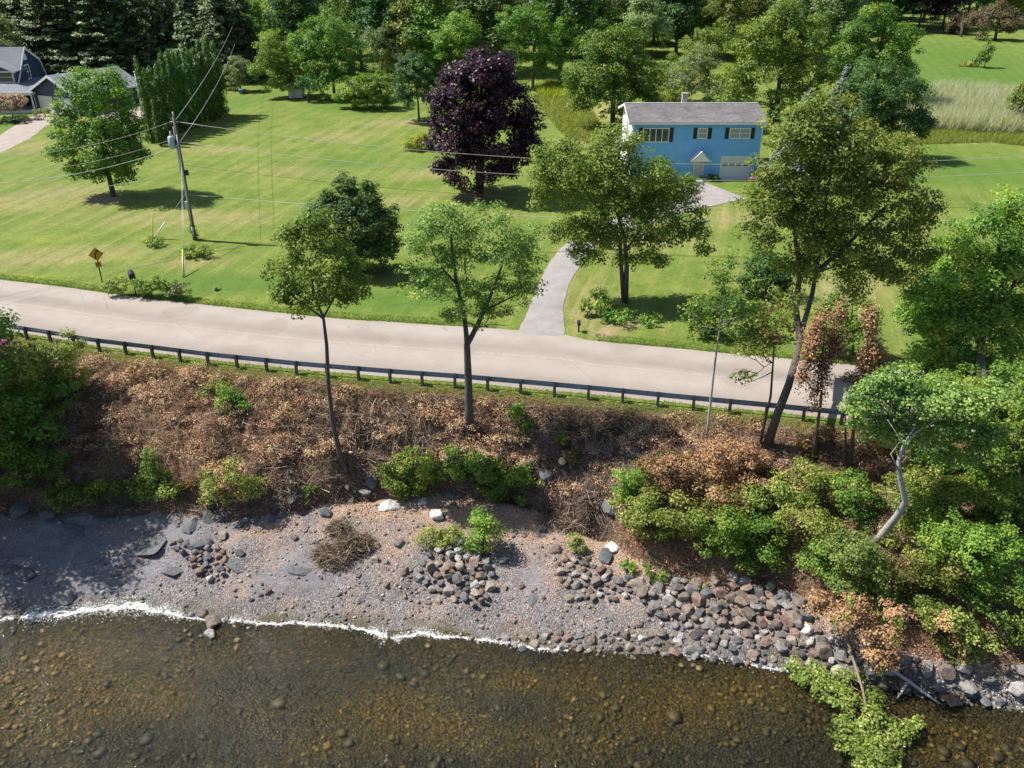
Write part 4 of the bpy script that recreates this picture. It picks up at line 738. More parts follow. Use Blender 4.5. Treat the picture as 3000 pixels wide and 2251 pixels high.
# verge grass both sides of the road and rough tufts on the lawns' edges
xs_ = R.rand(16000)*76-38; ys_ = Yg(xs_)+.55-1.9*R.rand(16000)**1.0; P = np.column_stack([xs_, ys_, terr(xs_, ys_)]); blades('verge_grass', 'strip of grass along the guardrail', P, .15, .02, LM['grassy'], lean=.6, tint=.25+R.rand(16000)*.5)
xs_ = R.rand(16000)*80-40; ys_ = Yf(xs_)+.02+.9*R.rand(16000)**2; msk = (np.abs(xs_-np.interp(ys_, [40, 60], [2.2, 2.2])) > 3.2); xs_, ys_ = xs_[msk], ys_[msk]; P = np.column_stack([xs_, ys_, terr(xs_, ys_)]); blades('verge_grass', 'strip of grass along the far edge of the road', P, .12, .02, LM['grassy'], lean=.6, tint=R.rand(len(xs_))*.4)

# ---------------------------------------------------------------- bushes on the bank and the shore
BANKB = [ # foot px, lobes, species, label, dead share
 ((60,1130), [(50,1060,60,40),(120,1050,45,35),(20,1100,40,35)], 'yellowgreen', 'yellow-green bush below the guardrail in the lower left, nearest the pink blooms', .0),
 ((190,1150), [(170,1060,50,45),(200,1110,45,40),(215,1010,22,35)], 'yellowgreen', 'yellow-green bush whose tip pokes above the guardrail', .0),
 ((120,1220), [(100,1150,70,45),(170,1160,50,40),(40,1180,55,40)], 'bright', 'green bush half in shade on the left of the bank', .0),
 ((50,1330), [(40,1250,70,55),(120,1270,60,50)], 'maple', 'dark bush in deep shade on the left of the bank', .0),
 ((70,1450), [(50,1370,75,60),(130,1380,50,50)], 'maple', 'dark bush in deep shade above the two shaded boulders', .0),
 ((250,1480), [(230,1455,50,25),(300,1450,45,28),(180,1460,40,25)], 'maple', 'low shaded weeds at the foot of the bank', .0),
 ((420,1460), [(400,1435,50,25),(450,1410,40,35),(440,1350,25,35)], 'maple', 'shaded weeds at the edge of the big shadow on the bank', .0),
 ((500,1465), [(490,1445,26,22),(515,1430,20,16)], 'yellowgreen', 'small sunlit green bush by the edge of the big shadow', .1),
 ((570,1440), [(560,1420,25,18)], 'mixdead', 'small half-withered bush on the lower bank left of the brown one', .3),
 ((660,1480), [(640,1400,40,40),(690,1400,45,45),(720,1430,40,30),(640,1450,35,22)], 'yellowgreen', 'bush half green and half rusty brown at the bank foot', .45),
 ((770,1440), [(760,1420,25,16)], 'yellowgreen', 'small green bush right of the half rusty one', .1),
 ((690,1200), [(660,1170,35,22),(700,1180,30,18),(650,1200,25,14)], 'maple', 'low green weeds halfway up the bank on the left', .15),
 ((600,1150), [(640,1130,28,12),(600,1150,18,8)], 'yellowgreen', 'thin weeds high on the bank below the guardrail', .2),
 ((930,1450), [(920,1440,25,14),(885,1460,20,12)], 'maple', 'small green tuft left of the dark rocks', .0),
 ((1190,1450), [(1170,1385,45,40),(1220,1370,50,48),(1250,1410,40,40),(1200,1420,45,26)], 'bright', 'leafy green bush on the rocks between the two tall trees', .03),
 ((1380,1400), [(1350,1350,45,38),(1400,1370,50,42),(1330,1390,35,35)], 'maple', 'dark green bush at the foot of the ash tree', .0),
 ((1460,1455), [(1440,1390,45,35),(1480,1420,45,36),(1430,1440,35,22)], 'maple', 'dark green bush right of the ash tree foot', .0),
 ((1545,1460), [(1530,1400,28,30),(1560,1430,25,20),(1535,1460,30,16)], 'bright', 'bright green bush below the sawn stump', .0),
 ((1520,1260), [(1510,1215,22,30),(1540,1245,22,18)], 'bright', 'small bright weeds under the guardrail right of the ash tree', .0),
 ((1650,1320), [(1645,1290,14,18)], 'bright', 'small green weed above the sawn stump', .0),
 ((1660,1370), [(1680,1340,24,18)], 'mixdead', 'withered weed beside the sawn stump', .5),
 ((1850,1480), [(1850,1400,40,38),(1880,1440,45,38),(1830,1450,30,35)], 'bright', 'bright green leafy bush at the left end of the lower right thicket', .05),
 ((1930,1470), [(1930,1380,50,38),(1960,1420,50,40),(1990,1370,40,35)], 'mixdead', 'half-withered bush with pale stubs near the sawn branch', .4),
 ((2060,1440), [(2050,1370,50,38),(2110,1380,50,40),(2000,1400,35,30)], 'brown', 'rust brown dead bush in the upper middle of the thicket', .12),
 ((2190,1440), [(2170,1360,60,45),(2230,1390,60,42),(2120,1330,50,30)], 'brown', 'rust brown dead bush below the leaning trunk', .12),
 ((1900,1570), [(1890,1500,50,42),(1940,1540,50,38),(1860,1530,35,38)], 'yellowgreen', 'yellow-green bush hanging over the beach stones, leftmost of the thicket front', .12),
 ((2010,1590), [(2000,1510,55,45),(2040,1560,55,40),(1960,1570,40,30)], 'yellowgreen', 'yellow-green bush at the thicket front, second from its left end', .2),
 ((2110,1620), [(2110,1540,60,50),(2080,1590,50,35),(2160,1590,50,40)], 'bright', 'bright green bush at the thicket front above the boulder pile', .08),
 ((2240,1650), [(2220,1570,60,50),(2260,1610,50,45),(2190,1630,50,30)], 'maple', 'green bush at the thicket front, just left of the round light green one', .08),
 ((2100,1520), [(2090,1460,60,40),(2150,1470,55,40)], 'mixdead', 'half-withered brambles in the middle of the thicket', .35),
 ((2250,1530), [(2240,1460,60,45),(2300,1480,50,42)], 'yellowgreen', 'yellow-green bush in the middle of the thicket', .2),
 ((2380,1480), [(2360,1400,60,40),(2420,1420,55,42),(2320,1430,50,35)], 'yellowgreen', 'yellow-green bush among the bare trunks', .2),
 ((2380,1600), [(2350,1530,65,50),(2410,1560,60,50),(2340,1600,50,40)], 'yellowgreen', 'yellow-green bush left of the bent grey trunk', .2),
 ((2510,1520), [(2500,1440,55,45),(2540,1490,50,45)], 'maple', 'dark bush behind the bent grey trunk', .1),
 ((2520,1770), [(2500,1640,65,55),(2550,1680,65,60),(2480,1720,50,50),(2550,1740,60,40),(2510,1590,45,30)], 'ash', 'round light green bush drooping from the foot of the bent grey tree', .0),
 ((2700,1600), [(2680,1500,60,50),(2740,1530,60,50),(2660,1570,50,40)], 'bright', 'bright bush right of the bent grey trunk', .05),
 ((2850,1560), [(2830,1470,65,50),(2890,1500,60,50),(2780,1450,50,40)], 'bright', 'bright bush below the yellowing oak', .08),
 ((2970,1600), [(2960,1470,60,60),(2990,1540,60,60)], 'maple', 'green bush at the right edge of the frame', .0),
 ((2770,1720), [(2740,1630,65,50),(2800,1660,65,50),(2710,1680,45,40)], 'yellowgreen', 'yellow-green bush in the right thicket above the stranded dead limb', .2),
 ((2900,1760), [(2870,1620,65,60),(2920,1680,65,60),(2880,1740,60,50),(2960,1620,60,60)], 'bright', 'large vivid green bush low on the right edge of the bank', .0),
 ((2640,1760), [(2640,1690,50,45),(2690,1740,50,35)], 'mixdead', 'half-withered bush between the round light green one and the dead limb', .35),
 ((2700,1850), [(2690,1790,55,35),(2740,1820,50,40)], 'yellowgreen', 'yellow-green branches drooping towards the lower right stones', .25),
 ((2830,1910), [(2790,1830,50,40),(2840,1860,55,40),(2880,1880,45,35),(2800,1900,40,22)], 'yellowgreen', 'yellow-green branches drooping lowest over the lower right stones', .2),
 ((2960,1880), [(2960,1780,45,55),(2990,1840,45,45)], 'maple', 'shaded bush in the lower right corner', .0),
 ((2560,1340), [(2550,1300,45,30),(2600,1330,40,30)], 'mixdead', 'half-withered weeds by the guardrail end', .4),
 ((2420,1330), [(2430,1290,40,25),(2380,1300,35,25)], 'mixdead', 'withered weeds between the bare trunks under the guardrail', .5),
 ((2720,1420), [(2710,1370,50,35),(2660,1400,45,30)], 'maple', 'shaded bush beneath the light green crown of the bent tree', .1),
 ((2730,1400), [(2720,1330,55,40),(2780,1360,50,40)], 'maple', 'shaded green bush by the road behind the bent grey tree', .05),
 ((2850,1450), [(2840,1370,60,45),(2900,1400,60,45)], 'bright', 'green bush under the broad tree at the hidden rail end', .05),
 ((2960,1450), [(2960,1370,60,55),(3010,1400,50,50)], 'maple', 'dark green bush at the right frame edge below the road', .0),
 ((2650,1530), [(2700,1440,60,45),(2620,1440,40,35),(2760,1440,50,40)], 'yellowgreen', 'yellow-green bush just behind the bend of the grey trunk', .12),
 ((2800,1700), [(2790,1560,60,50),(2740,1590,50,45),(2830,1600,60,50)], 'bright', 'bright green bush in the middle of the right thicket', .05),
 ((2420,1700), [(2400,1640,50,40),(2440,1670,40,40)], 'maple', 'green bush wedged between thicket front and the round light green one', .1),
 ((1415,1610), [(1415,1530,34,28),(1420,1565,42,34),(1400,1590,35,18)], 'bright', 'upright light green shrub growing among the beach stones', .0),
 ((1290,1590), [(1260,1565,34,16),(1300,1580,40,16),(1330,1560,28,14)], 'yellowgreen', 'low yellow-green plants spreading beside the upright beach shrub', .1),
 ((1690,1620), [(1680,1585,22,18),(1700,1600,18,14)], 'bright', 'small green plant between the beach stones and the bank', .0),
 ((1845,1675), [(1845,1660,20,12),(1830,1655,12,9)], 'bright', 'small bright green tuft on the stones at the thicket edge', .0),
 ((1930,1700), [(1930,1690,24,10),(1900,1670,16,9)], 'bright', 'low bright weeds creeping over the boulders', .0),
 ((2060,1725), [(2062,1722,13,7)], 'bright', 'tiny green tuft between boulders of the big pile', .0)]
for q, it, sp, lb, dd in BANKB:
    it = [(a_[0], a_[1], a_[2]*1.12, a_[3]*1.12) for a_ in it]
    plant('bank_bush', lb, 'bush', q, it, sp, .145, part=('stem', 'foliage'), r0=.035, bark='brown', dens=1.0, cr=.42, hollow=.55, tcl=.22, tjit=.18, up=.55, limbfrac=.35, kmax_=0 if False else None, sp2=(dd, 'brown') if dd else None) if False else plant('bank_bush', lb, 'bush', q, it, sp, .145, part=('stem', 'foliage'), r0=.035, bark='brown', dens=.95, cr=.42, hollow=.55, tcl=.22, tjit=.18, up=.55, limbfrac=.35, ry=1.0, sp2=(dd, 'brown') if dd and sp != 'brown' else ((dd, 'yellowgreen') if dd else None))
o = plant('flowering_bush', 'bush with a few vivid pink blooms at the left edge below the guardrail', 'bush', (5,1030), [(8,1003,14,8)], 'pinkbloom', .10, part=('stem', 'blossom'), r0=.02, dens=.5, cr=.25)
# off-frame trees on the shore to the left: they throw the big shadow across bank and beach
for k_, (X, Y, h, lb) in enumerate([(-30.4, 36.0, 12.5, 'tall shore tree west of the beach, lakeside one'), (-33.4, 40.6, 13.0, 'tall shore tree west of the beach, roadside one'), (-31.4, 38.4, 12.5, 'shore tree west of the beach, between the two others')]):
    b_ = np.array([X, Y, float(terr(X, Y))]); pk = []
    L = [(np.array([X, Y, b_[2]+h*.62]), (4.6, 4.2, h*.26)), (np.array([X+2.2, Y-2.0, b_[2]+h*.5]), (3.4, 3.4, h*.2)), (np.array([X+1.2, Y+.6, b_[2]+h*.85]), (3.2, 3.0, h*.15)), (np.array([X-2.5, Y+1.5, b_[2]+h*.5]), (3.2, 3.2, h*.2)), (np.array([X+3.0, Y+.5, b_[2]+h*.38]), (2.8, 2.8, h*.14))]
    C, S, Nn, T, CC = crown(L, .26, dens=.9, cr=.9); r_ = empty('shore_tree', b_, lb, 'tree', 'trees west of the beach'); mb = MB()
    limbs(mb, [(0,0,-.3), (.3,0,h*.3), (.2,.1,h*.6), (.6,0,h*.9)], [.34, .26, .16, .05], CC-b_, frac=.4); mb.build('trunk', BK['grey'], r_); link('crown', leaves_mesh('crown', C-b_, S, Nn, T, LM['maple']), r_)
# fallen tops in the shallows
def fallen(kind, label, base, tip, items, sp, wood_='dry', zs=(.6, .5), rw=.07, leaf=.15, sp2=None, dens=.7, z0=.25, twigs=26):
    b = G(*base); a_ = b + np.array([0, 0, .25]); t_ = PZ(tip[0], tip[1], z0); root = empty(kind, b, label, 'branch')
    L = []
    for px, py, r in items:
        p = PZ(px, py, max(z0, float(terr(*PZ(px, py, .3)[:2]))+.35)); kk = depth(p)/F; L.append((p, (r*kk, r*kk, r*kk*.55)))
    C, S, Nn, T, CC = crown(L, leaf, dens=dens, cr=.4, hollow=.9, flat_=.55, tcl=.22); g0 = np.maximum(terr(C[:, 0], C[:, 1]), 0); ok = C[:, 2] > g0+.02; C, S, Nn, T = C[ok], S[ok], Nn[ok], T[ok]
    mb = MB(); mid = (a_+t_)/2 + np.array([.1, 0, .12]); limbs(mb, [a_-b, mid-b, t_-b], [rw, rw*.7, rw*.25], CC-b, frac=.5, start=.1); mb.build('branch', BK[wood_], root)
    if sp2:
        cid = fbm(C[:, 0]*1.3, C[:, 1]*1.3, 2)*.5+.5; sel = cid < sp2[0]; link('foliage', leaves_mesh('foliage', C[~sel]-b, S[~sel], Nn[~sel], T[~sel], LM[sp]), root); link('dead_foliage', leaves_mesh('dead_foliage', C[sel]-b, S[sel], Nn[sel], T[sel], LM[sp2[1]]), root)
    else: link('foliage', leaves_mesh('foliage', C-b, S, Nn, T, LM[sp]), root)
fallen('fallen_treetop', 'cut green treetop lying in the shallow water at the lower right', (2480,1890), (2560,2200), [(2330,1965,45),(2400,1990,55),(2480,1990,55),(2460,2050,60),(2540,2070,60),(2560,2130,65),(2500,2180,65),(2580,2200,60),(2640,2150,45),(2690,2120,35),(2550,2240,70),(2420,2010,40),(2350,1990,30),(2480,2120,40)], 'yellowgreen', z0=.3, dens=.85)
fallen('fallen_branch', 'fallen branches with withered brown leaves strewn over the lower right stones', (2600,1760), (2450,1880), [(2420,1790,50),(2480,1810,55),(2550,1840,60),(2600,1880,60),(2640,1800,50),(2560,1910,55),(2520,1770,45),(2650,1860,45),(2400,1750,35),(2620,1930,40)], 'brown', dens=.75, sp2=(.22, 'yellowgreen'), z0=.8)
# stranded dead limb, bare
b = G(2610,1960); root = empty('dead_limb', b, 'bare bleached limb lying from the stones into the water', 'branch'); mb = MB()
q0, q1, q2, q3 = PZ(2590,1945,.9)-b, PZ(2660,1995,.55)-b, PZ(2700,2025,.3)-b, PZ(2752,2062,.02)-b
mb.tube([q0, q1, q2, q3], [.09, .08, .07, .045], 7); mb.tube([q1, PZ(2640,2030,.35)-b, PZ(2625,2050,.05)-b], [.07, .05, .03], 6); mb.tube([q0+(q1-q0)*.4, PZ(2640,1960,.9)-b, PZ(2660,1950,1.0)-b], [.04, .03, .015], 5); mb.build('limb', BK['pale'], root)

# ---------------------------------------------------------------- rocks
def rockmat(name, lo, hi):
    m, nt, b = nm(name); b.inputs['Roughness'].default_value = .88; b.inputs['Specular IOR Level'].default_value = .2; oi = N(nt, 'ShaderNodeObjectInfo')
    n1 = noise(nt, 4.5, 9, .8); n2 = noise(nt, 1.3, 3, .6); c = ramp(nt, oi.outputs['Random'], [(0, lo), (1, hi)])
    c = mix(nt, c, ramp(nt, n1, [(.32, (.45,.45,.45)), (.5, (1,1,1)), (.68, (1.7,1.66,1.58))]), 1.0, 'MULTIPLY'); c = mix(nt, c, (.17,.18,.12), ramp(nt, n2, [(.56, (0,0,0)), (.7, (.55,.55,.55))]))
    nt.links.new(c, b.inputs['Base Color']); bump(nt, b, n1, .11); return m
RCOL = {'grey': ((.20,.185,.18), (.29,.275,.265)), 'brown': ((.17,.135,.115), (.25,.20,.17)), 'tan': ((.29,.235,.195), (.38,.32,.27)), 'dark grey': ((.10,.095,.10), (.15,.145,.15)), 'reddish': ((.23,.155,.13), (.29,.205,.17)), 'pale': ((.36,.34,.32), (.44,.42,.40))}
RMATS = {k_: rockmat('rock_'+k_.replace(' ', '_'), *v_) for k_, v_ in RCOL.items()}; ROCK = RMATS['grey']
m, nt, b = nm('slate_rock'); b.inputs['Roughness'].default_value = .75; n1 = noise(nt, 5, 7, .7); nt.links.new(ramp(nt, n1, [(.3, (.07,.072,.076)), (.6, (.145,.148,.156)), (.8, (.25,.25,.25))]), b.inputs['Base Color']); bump(nt, b, n1, .08); SLATE = m
m, nt, b = nm('pale_rock'); b.inputs['Roughness'].default_value = .85; n1 = noise(nt, 5, 7, .7); nt.links.new(ramp(nt, n1, [(.3, (.36,.34,.32)), (.6, (.56,.54,.51)), (.8, (.68,.66,.63))]), b.inputs['Base Color']); bump(nt, b, n1, .06); PALE = m
import bmesh
def rockmesh(seed, ang=.5, mat=None, flatz=1.0):
    rs = np.random.RandomState(seed); bm = bmesh.new(); bmesh.ops.create_icosphere(bm, subdivisions=3, radius=1.0)
    P = np.array([v_.co[:] for v_ in bm.verts])
    for _ in range(int(9+12*ang)):
        d = rs.normal(size=3); d /= np.linalg.norm(d); o_ = .52+.26*rs.rand(); s_ = P@d; P = P - np.outer(np.clip(s_-o_, 0, 9)*1.0, d)
    P += unit(P)*(fbm(P[:, 0]*1.3+seed*3.1+9, P[:, 1]*1.3+P[:, 2]*1.7+9, 3)[:, None]*.07) + unit(P)*(fbm(P[:, 0]*5+seed, P[:, 1]*5+P[:, 2]*4+40, 2)[:, None]*.03)
    P[:, 2] *= flatz
    for v_, p in zip(bm.verts, P): v_.co = p
    for f in bm.faces: f.smooth = True
    me = bpy.data.meshes.new('rock'); bm.to_mesh(me); bm.free(); me.materials.append(mat or ROCK); me.set_sharp_from_angle(angle=radians(24))
    return me
CN = ['grey', 'brown', 'dark grey', 'grey', 'brown', 'pale', 'brown', 'reddish', 'tan', 'grey', 'grey', 'pale']
RM = [rockmesh(i, .2+.8*(i % 5)/4, RMATS[CN[i]]) for i in range(12)]; RV = {}
for cn in RCOL:
    RV[cn] = []
    for q_ in RM: c_ = q_.copy(); c_.materials[0] = RMATS[cn]; RV[cn].append(c_); SM = [rockmesh(40+i, 1.0, SLATE) for i in range(4)]; PM = [rockmesh(60+i, .8, PALE) for i in range(2)]
def rock(px, py, rx, ry=None, kind='boulder', label=None, grp=None, me=None, ratio=.75, lift=.25, rot=None, pos=None, h=None):
    p = G(px, py+ (ry or rx*.75)*.35) if pos is None else pos; k = depth(p)/F; r1 = rx*k
    o = link(kind, me if me is not None else RM[R.randint(12)]); r2 = r1*(.7+.35*R.rand()) if ry is None else max(r1*.5, ry*k*1.15)
    hh = min(r1, r2)*(ratio*(.85+.3*R.rand())) if h is None else h
    o.scale = (r1, r2, hh); o.rotation_euler = (R.normal()*.12, R.normal()*.12, R.normal()*.35 if rot is None else rot); o.location = (float(p[0]), float(p[1]), float(p[2]+hh*lift))
    o['category'] = 'rock'; o['label'] = label or 'rounded stone'
    if grp: o['group'] = grp
    return o
for a_ in [
 (60,1488,38,38,'big upright dark boulder in the shade at the left edge, left of its pair',SM[0]), (142,1504,45,27,'flatter blue-grey boulder in the shade, right of the big upright one',SM[1]),
 (1280,1500,29,28,'white-topped boulder alone above the beach plants',PM[0]), (1775,1620,28,38,'big blue-grey egg-shaped boulder leaning on the pale ledge',SM[2]), (1785,1668,14,22,'grey oval stone just below the big egg-shaped boulder',None),
 (1630,1605,24,18,'flat-topped pinkish block at the top of the middle right stones',RM[4]), (1585,1547,20,16,'grey angular block alone on the beach above the middle stones',SM[3]),
 (1072,1440,24,15,'grey ridged boulder right of the dark slate pair at the bank foot',RM[9]), (1039,1432,11,20,'upright dark slate slab at the foot of the slender tree, right one',SM[0]), (1017,1420,10,22,'upright dark slate slab at the foot of the slender tree, left one',SM[1]),
 (955,1500,26,18,'dark slate boulder at the bank foot left of the brush heap',SM[2]), (1030,1465,16,16,'brown-grey boulder under the dark slate slabs',RM[4]), (745,1520,17,17,'dark pointed rock at the bank foot, right of the grey one',SM[3]), (718,1520,18,16,'grey rock at the bank foot, left of the dark pointed one',RM[3]),
 (797,1518,12,16,'narrow dark rock at the bank foot',SM[0]), (825,1503,17,18,'slanting slate rock at the bank foot',SM[1]), (700,1540,14,10,'low grey rock below the rocks at the bank foot',RM[2]), (655,1568,17,15,'tan block above the little left heap',RM[8]), (725,1548,11,9,'pinkish stone below the rocks at the bank foot',RM[7]),
 (703,1618,22,15,'dark stone at the right end of the little left heap',SM[2]), (625,1818,31,24,'large grey boulder where the foam line breaks',RM[1]), (618,1858,21,17,'pale rounded boulder standing in the water off the foam line',RM[5]), (595,1796,20,14,'dark rock at the foam break, left of the large grey one',RM[6]), (560,1798,13,12,'small rock at the foam break, leftmost',RM[3]), (664,1810,12,10,'small rock at the foam break, rightmost',RM[0]),
 (697,1874,10,8,'small pale stone in the water, upper of two',RM[5]), (695,1896,12,12,'small wet stone in the water, lower of two',RM[7]), (588,1862,9,9,'small dark wet stone beside the pale rounded boulder',SM[3]), (400,1808,14,6,'small flat stone awash at the foam on the left',RM[2]), (956,1880,10,7,'small stone awash right of the foam break',RM[3]),
 (828,1800,14,12,'tan stone on the beach above the right foam line',RM[8]), (785,1732,14,13,'brown flat stone on the beach below the brush heap',RM[6]), (735,1756,12,8,'flat grey stone low on the beach',RM[2]), (955,1797,10,8,'small tan stone near the foam line',RM[8]), (862,1572,15,12,'grey stone left of the brush heap, lower one',RM[1]), (894,1553,11,11,'grey stone left of the brush heap, upper one',RM[3]),
 (80,1680,40,28,'broad slate slab at the left edge of the beach',SM[2]), (585,1598,58,20,'long flat slate slab behind the little left heap',SM[1]), (190,1745,34,26,'rounded lump of ledge above the left foam',RM[10]), (130,1688,10,7,'little tan stone beside the broad slate slab',RM[8]),
 (1170,1588,20,15,'rounded brown stone left of the beach plants',RM[0]), (1105,1597,16,12,'low tan stone at the right foot of the brush heap',RM[7]), (1098,1640,17,14,'tan stone left of the middle heap, upper one',RM[8]), (1131,1645,13,12,'grey stone left of the middle heap, beside the tan one',RM[3]), (1049,1684,11,12,'dark blue-grey stone left of the middle heap',SM[3]), (1186,1668,16,22,'upright rectangular slab at the left of the middle heap',RM[4]),
 (1057,1760,18,9,'flat bluish stone low on the beach',SM[2]), (1133,1712,12,12,'reddish stone below the rectangular slab',RM[6]), (1503,1555,13,7,'flat dark stone right of the upright beach shrub',SM[1]), (1535,1568,14,8,'low brown stone right of the upright beach shrub',RM[7]), (1526,1715,15,12,'brown stone alone in the gap between the heaps',RM[6]), (1478,1720,13,10,'tan stone alone right of the middle heap',RM[8]),
 (1502,1817,14,8,'tan flat stone low on the beach in the gap between the heaps',RM[8]), (1870,1828,18,12,'dark brown flat stone low on the beach below the big pile',RM[6]), (1285,1762,12,12,'tan block at the bottom of the middle heap',RM[8]), (1470,1640,22,14,'pale knobbly stone in the shade of the upright beach shrub',RM[11]),
 (2325,1800,34,30,'largest boulder of the big right pile, dark and angular',RM[4]), (2366,1841,27,24,'large pale boulder at the right end of the big pile',PM[1]), (2210,1770,32,24,'large greenish-grey boulder in the middle of the big pile',RM[9]), (2175,1742,32,22,'large grey rounded boulder near the top of the big pile',RM[1]), (2040,1706,28,18,'large reddish boulder at the top left of the big pile',RM[6]), (2085,1832,28,20,'large dark rounded boulder at the lower left of the big pile',RM[3]), (2285,1888,24,21,'rounded brown boulder below the big pile',RM[0]), (2205,1915,24,18,'pale angular block at the water below the big pile',RM[8]), (2035,1895,36,20,'broad low dark boulder by the water below the big pile',RM[10]),
 (2095,1688,18,24,'slanting pointed boulder at the top of the big pile',RM[4]), (2145,1685,20,20,'brown block at the top of the big pile',RM[8]), (2180,1700,24,18,'pale brown boulder at the top right of the big pile',RM[5]), (2285,1760,38,20,'long low boulder shaded by twigs at the right of the big pile',RM[9]),
 (495,1855,8,6,'small wet stone in shallow water off the left beach',SM[3])]:
    rock(*a_[:4], label=a_[4], me=a_[5])
def pile(poly, n, r0, r1, noun, where, grp, power=1.6, stack=.0, sl=.15, tight=.80, rows=3, lift=.28):
    W = np.array([G(a, b, False)[:2] for a, b in poly]); placed = []; rs_ = r0+(r1-r0)*R.rand(n)**power; rs_ = -np.sort(-rs_); k = depth(np.append(W.mean(0), 1))/F
    pts = area_px(poly, 6000); pi_ = 0; got = []
    for r in rs_:
        rr = r*k
        for _ in range(60):
            p = pts[pi_ % 6000]; pi_ += 1
            if all((p[0]-a)**2+(p[1]-b_)**2 > (tight*(rr+c_))**2 for a, b_, c_ in placed):
                placed.append((p[0], p[1], rr)); q = p.copy(); q[2] += R.rand()*stack; bl = R.rand() < sl; cn = ['grey', 'brown', 'tan', 'dark grey', 'reddish', 'grey', 'brown', 'pale', 'brown'][R.randint(9)]
                o = rock(0, 0, r, None, 'boulder' if r > 14 else 'stone', 'x', grp, me=(SM[R.randint(4)] if bl else RV[cn][R.randint(12)]), pos=q, lift=lift, rot=R.rand()*6.28); got.append((o, r, 'bluish slate' if bl else cn, proj(q))); break
    mid = [np.mean([q[0] for q in poly]), 0]; cx_ = np.array([g_[3] for g_ in got]); fit = np.polyfit(cx_[:, 0], cx_[:, 1], 1); res = cx_[:, 1]-np.polyval(fit, cx_[:, 0]); qs = np.quantile(res, np.linspace(0, 1, rows+1)); nmr = ['upper', 'middle', 'lower'] if rows == 3 else (['upper', 'lower'] if rows == 2 else [''])
    for j in range(rows):
        idx = [i for i in range(len(got)) if (qs[j] <= res[i] < qs[j+1]) or (j == rows-1 and res[i] == qs[-1])]; idx.sort(key=lambda i: cx_[i, 0])
        for ii_, i in enumerate(idx):
            o, r, cn, _ = got[i]; sz = 'large' if r > r0+(r1-r0)*.6 else ('small' if r < r0+(r1-r0)*.2 else '')
            o['label'] = ' '.join(f'{sz} {cn} {noun}, {ordw(ii_, len(idx))}, {nmr[j]} row of {where}'.split())
pile([(1245,1635),(1300,1600),(1420,1610),(1450,1680),(1440,1750),(1380,1790),(1280,1740),(1215,1700)], 95, 10, 24, 'stone', 'the middle heap', 'stones of the middle heap', stack=.25, tight=.72)
pile([(1180,1690),(1250,1650),(1470,1690),(1440,1800),(1290,1800),(1180,1760)], 18, 7, 13, 'stone', 'the heap strays', 'stones strewn round the middle heap', rows=2)
pile([(500,1590),(560,1585),(660,1610),(670,1680),(620,1710),(560,1660)], 40, 8, 19, 'stone', 'the little left heap', 'stones of the little left heap', stack=.14, sl=.3, rows=2, tight=.74)
pile([(1620,1630),(1720,1630),(1800,1690),(1850,1720),(1830,1760),(1660,1760),(1640,1700)], 44, 9, 22, 'stone', 'the pale ledge stones', 'stones below the pale ledge', stack=.12, tight=.74)
pile([(1840,1690),(1960,1690),(2060,1730),(2240,1700),(2370,1760),(2390,1830),(2300,1850),(2120,1840),(2020,1820),(1900,1800)], 175, 10, 29, 'boulder', 'the big right pile', 'boulders of the big right pile', stack=.22, sl=.08, tight=.66, lift=.14)
pile([(1440,1862),(1700,1845),(1950,1860),(2150,1890),(2360,1890),(2420,1960),(2280,1965),(2100,1935),(1850,1910),(1500,1905)], 110, 7, 21, 'stone', 'the band along the water', 'stones along the water edge', sl=.12, tight=.76)
pile([(1960,1820),(2120,1845),(2300,1855),(2400,1850),(2420,1900),(2200,1890),(2000,1870)], 46, 10, 22, 'stone', 'the low stones', 'stones between the big pile and the water', sl=.15, tight=.74, rows=2)
pile([(2400,1900),(2600,1920),(2780,1940),(3010,1960),(3010,2070),(2800,2060),(2600,2010),(2420,1960)], 80, 10, 34, 'stone', 'the right shore', 'stones of the lower right shore', stack=.1, sl=.2, tight=.74)
# pebbles and drowned stones: past counting
def lumps(name, label, P, S, tint, mat, flatz=.6):
    bm = bmesh.new(); bmesh.ops.create_icosphere(bm, subdivisions=1, radius=1.0); V0 = np.array([v_.co[:] for v_ in bm.verts]); F0 = np.array([[q.index for q in f.verts] for f in bm.faces]); bm.free()
    n = len(P); k = len(V0); a = R.rand(n)*6.28; sc = np.stack([S, S*(.6+.4*R.rand(n)), S*flatz*(.7+.5*R.rand(n))], 1); J = 1+R.normal(size=(n, k, 1))*.10
    V = V0[None]*J*sc[:, None, :]; ca, sa = np.cos(a)[:, None], np.sin(a)[:, None]; X = V[:, :, 0]*ca-V[:, :, 1]*sa; Y = V[:, :, 0]*sa+V[:, :, 1]*ca; V = np.stack([X, Y, V[:, :, 2]], 2)+P[:, None, :]
    Fq = (F0[None]+np.arange(n)[:, None, None]*k).reshape(-1, 3); o = link(name, mesh_np(name, V.reshape(-1, 3), Fq, mat, tint=np.repeat(tint, len(F0)), smooth=True)); return tag(o, label, None, None, 'stuff')
def stonemat(name, stops, rough=.85):
    m, nt, b = nm(name); b.inputs['Roughness'].default_value = rough; n = noise(nt, 12, 4, .7); c = ramp(nt, attr(nt, 'tint'), stops)
    c = mix(nt, c, ramp(nt, n, [(.3, (.65,.65,.65)), (.7, (1.2,1.2,1.2))]), 1.0, 'MULTIPLY'); nt.links.new(c, b.inputs['Base Color']); return m
x = R.rand(9000)*66-33; f = R.rand(9000); y = Ysh(x)-.3 + (Yt(x)-Ysh(x)+.3)*f**1.25; z = terr(x, y)
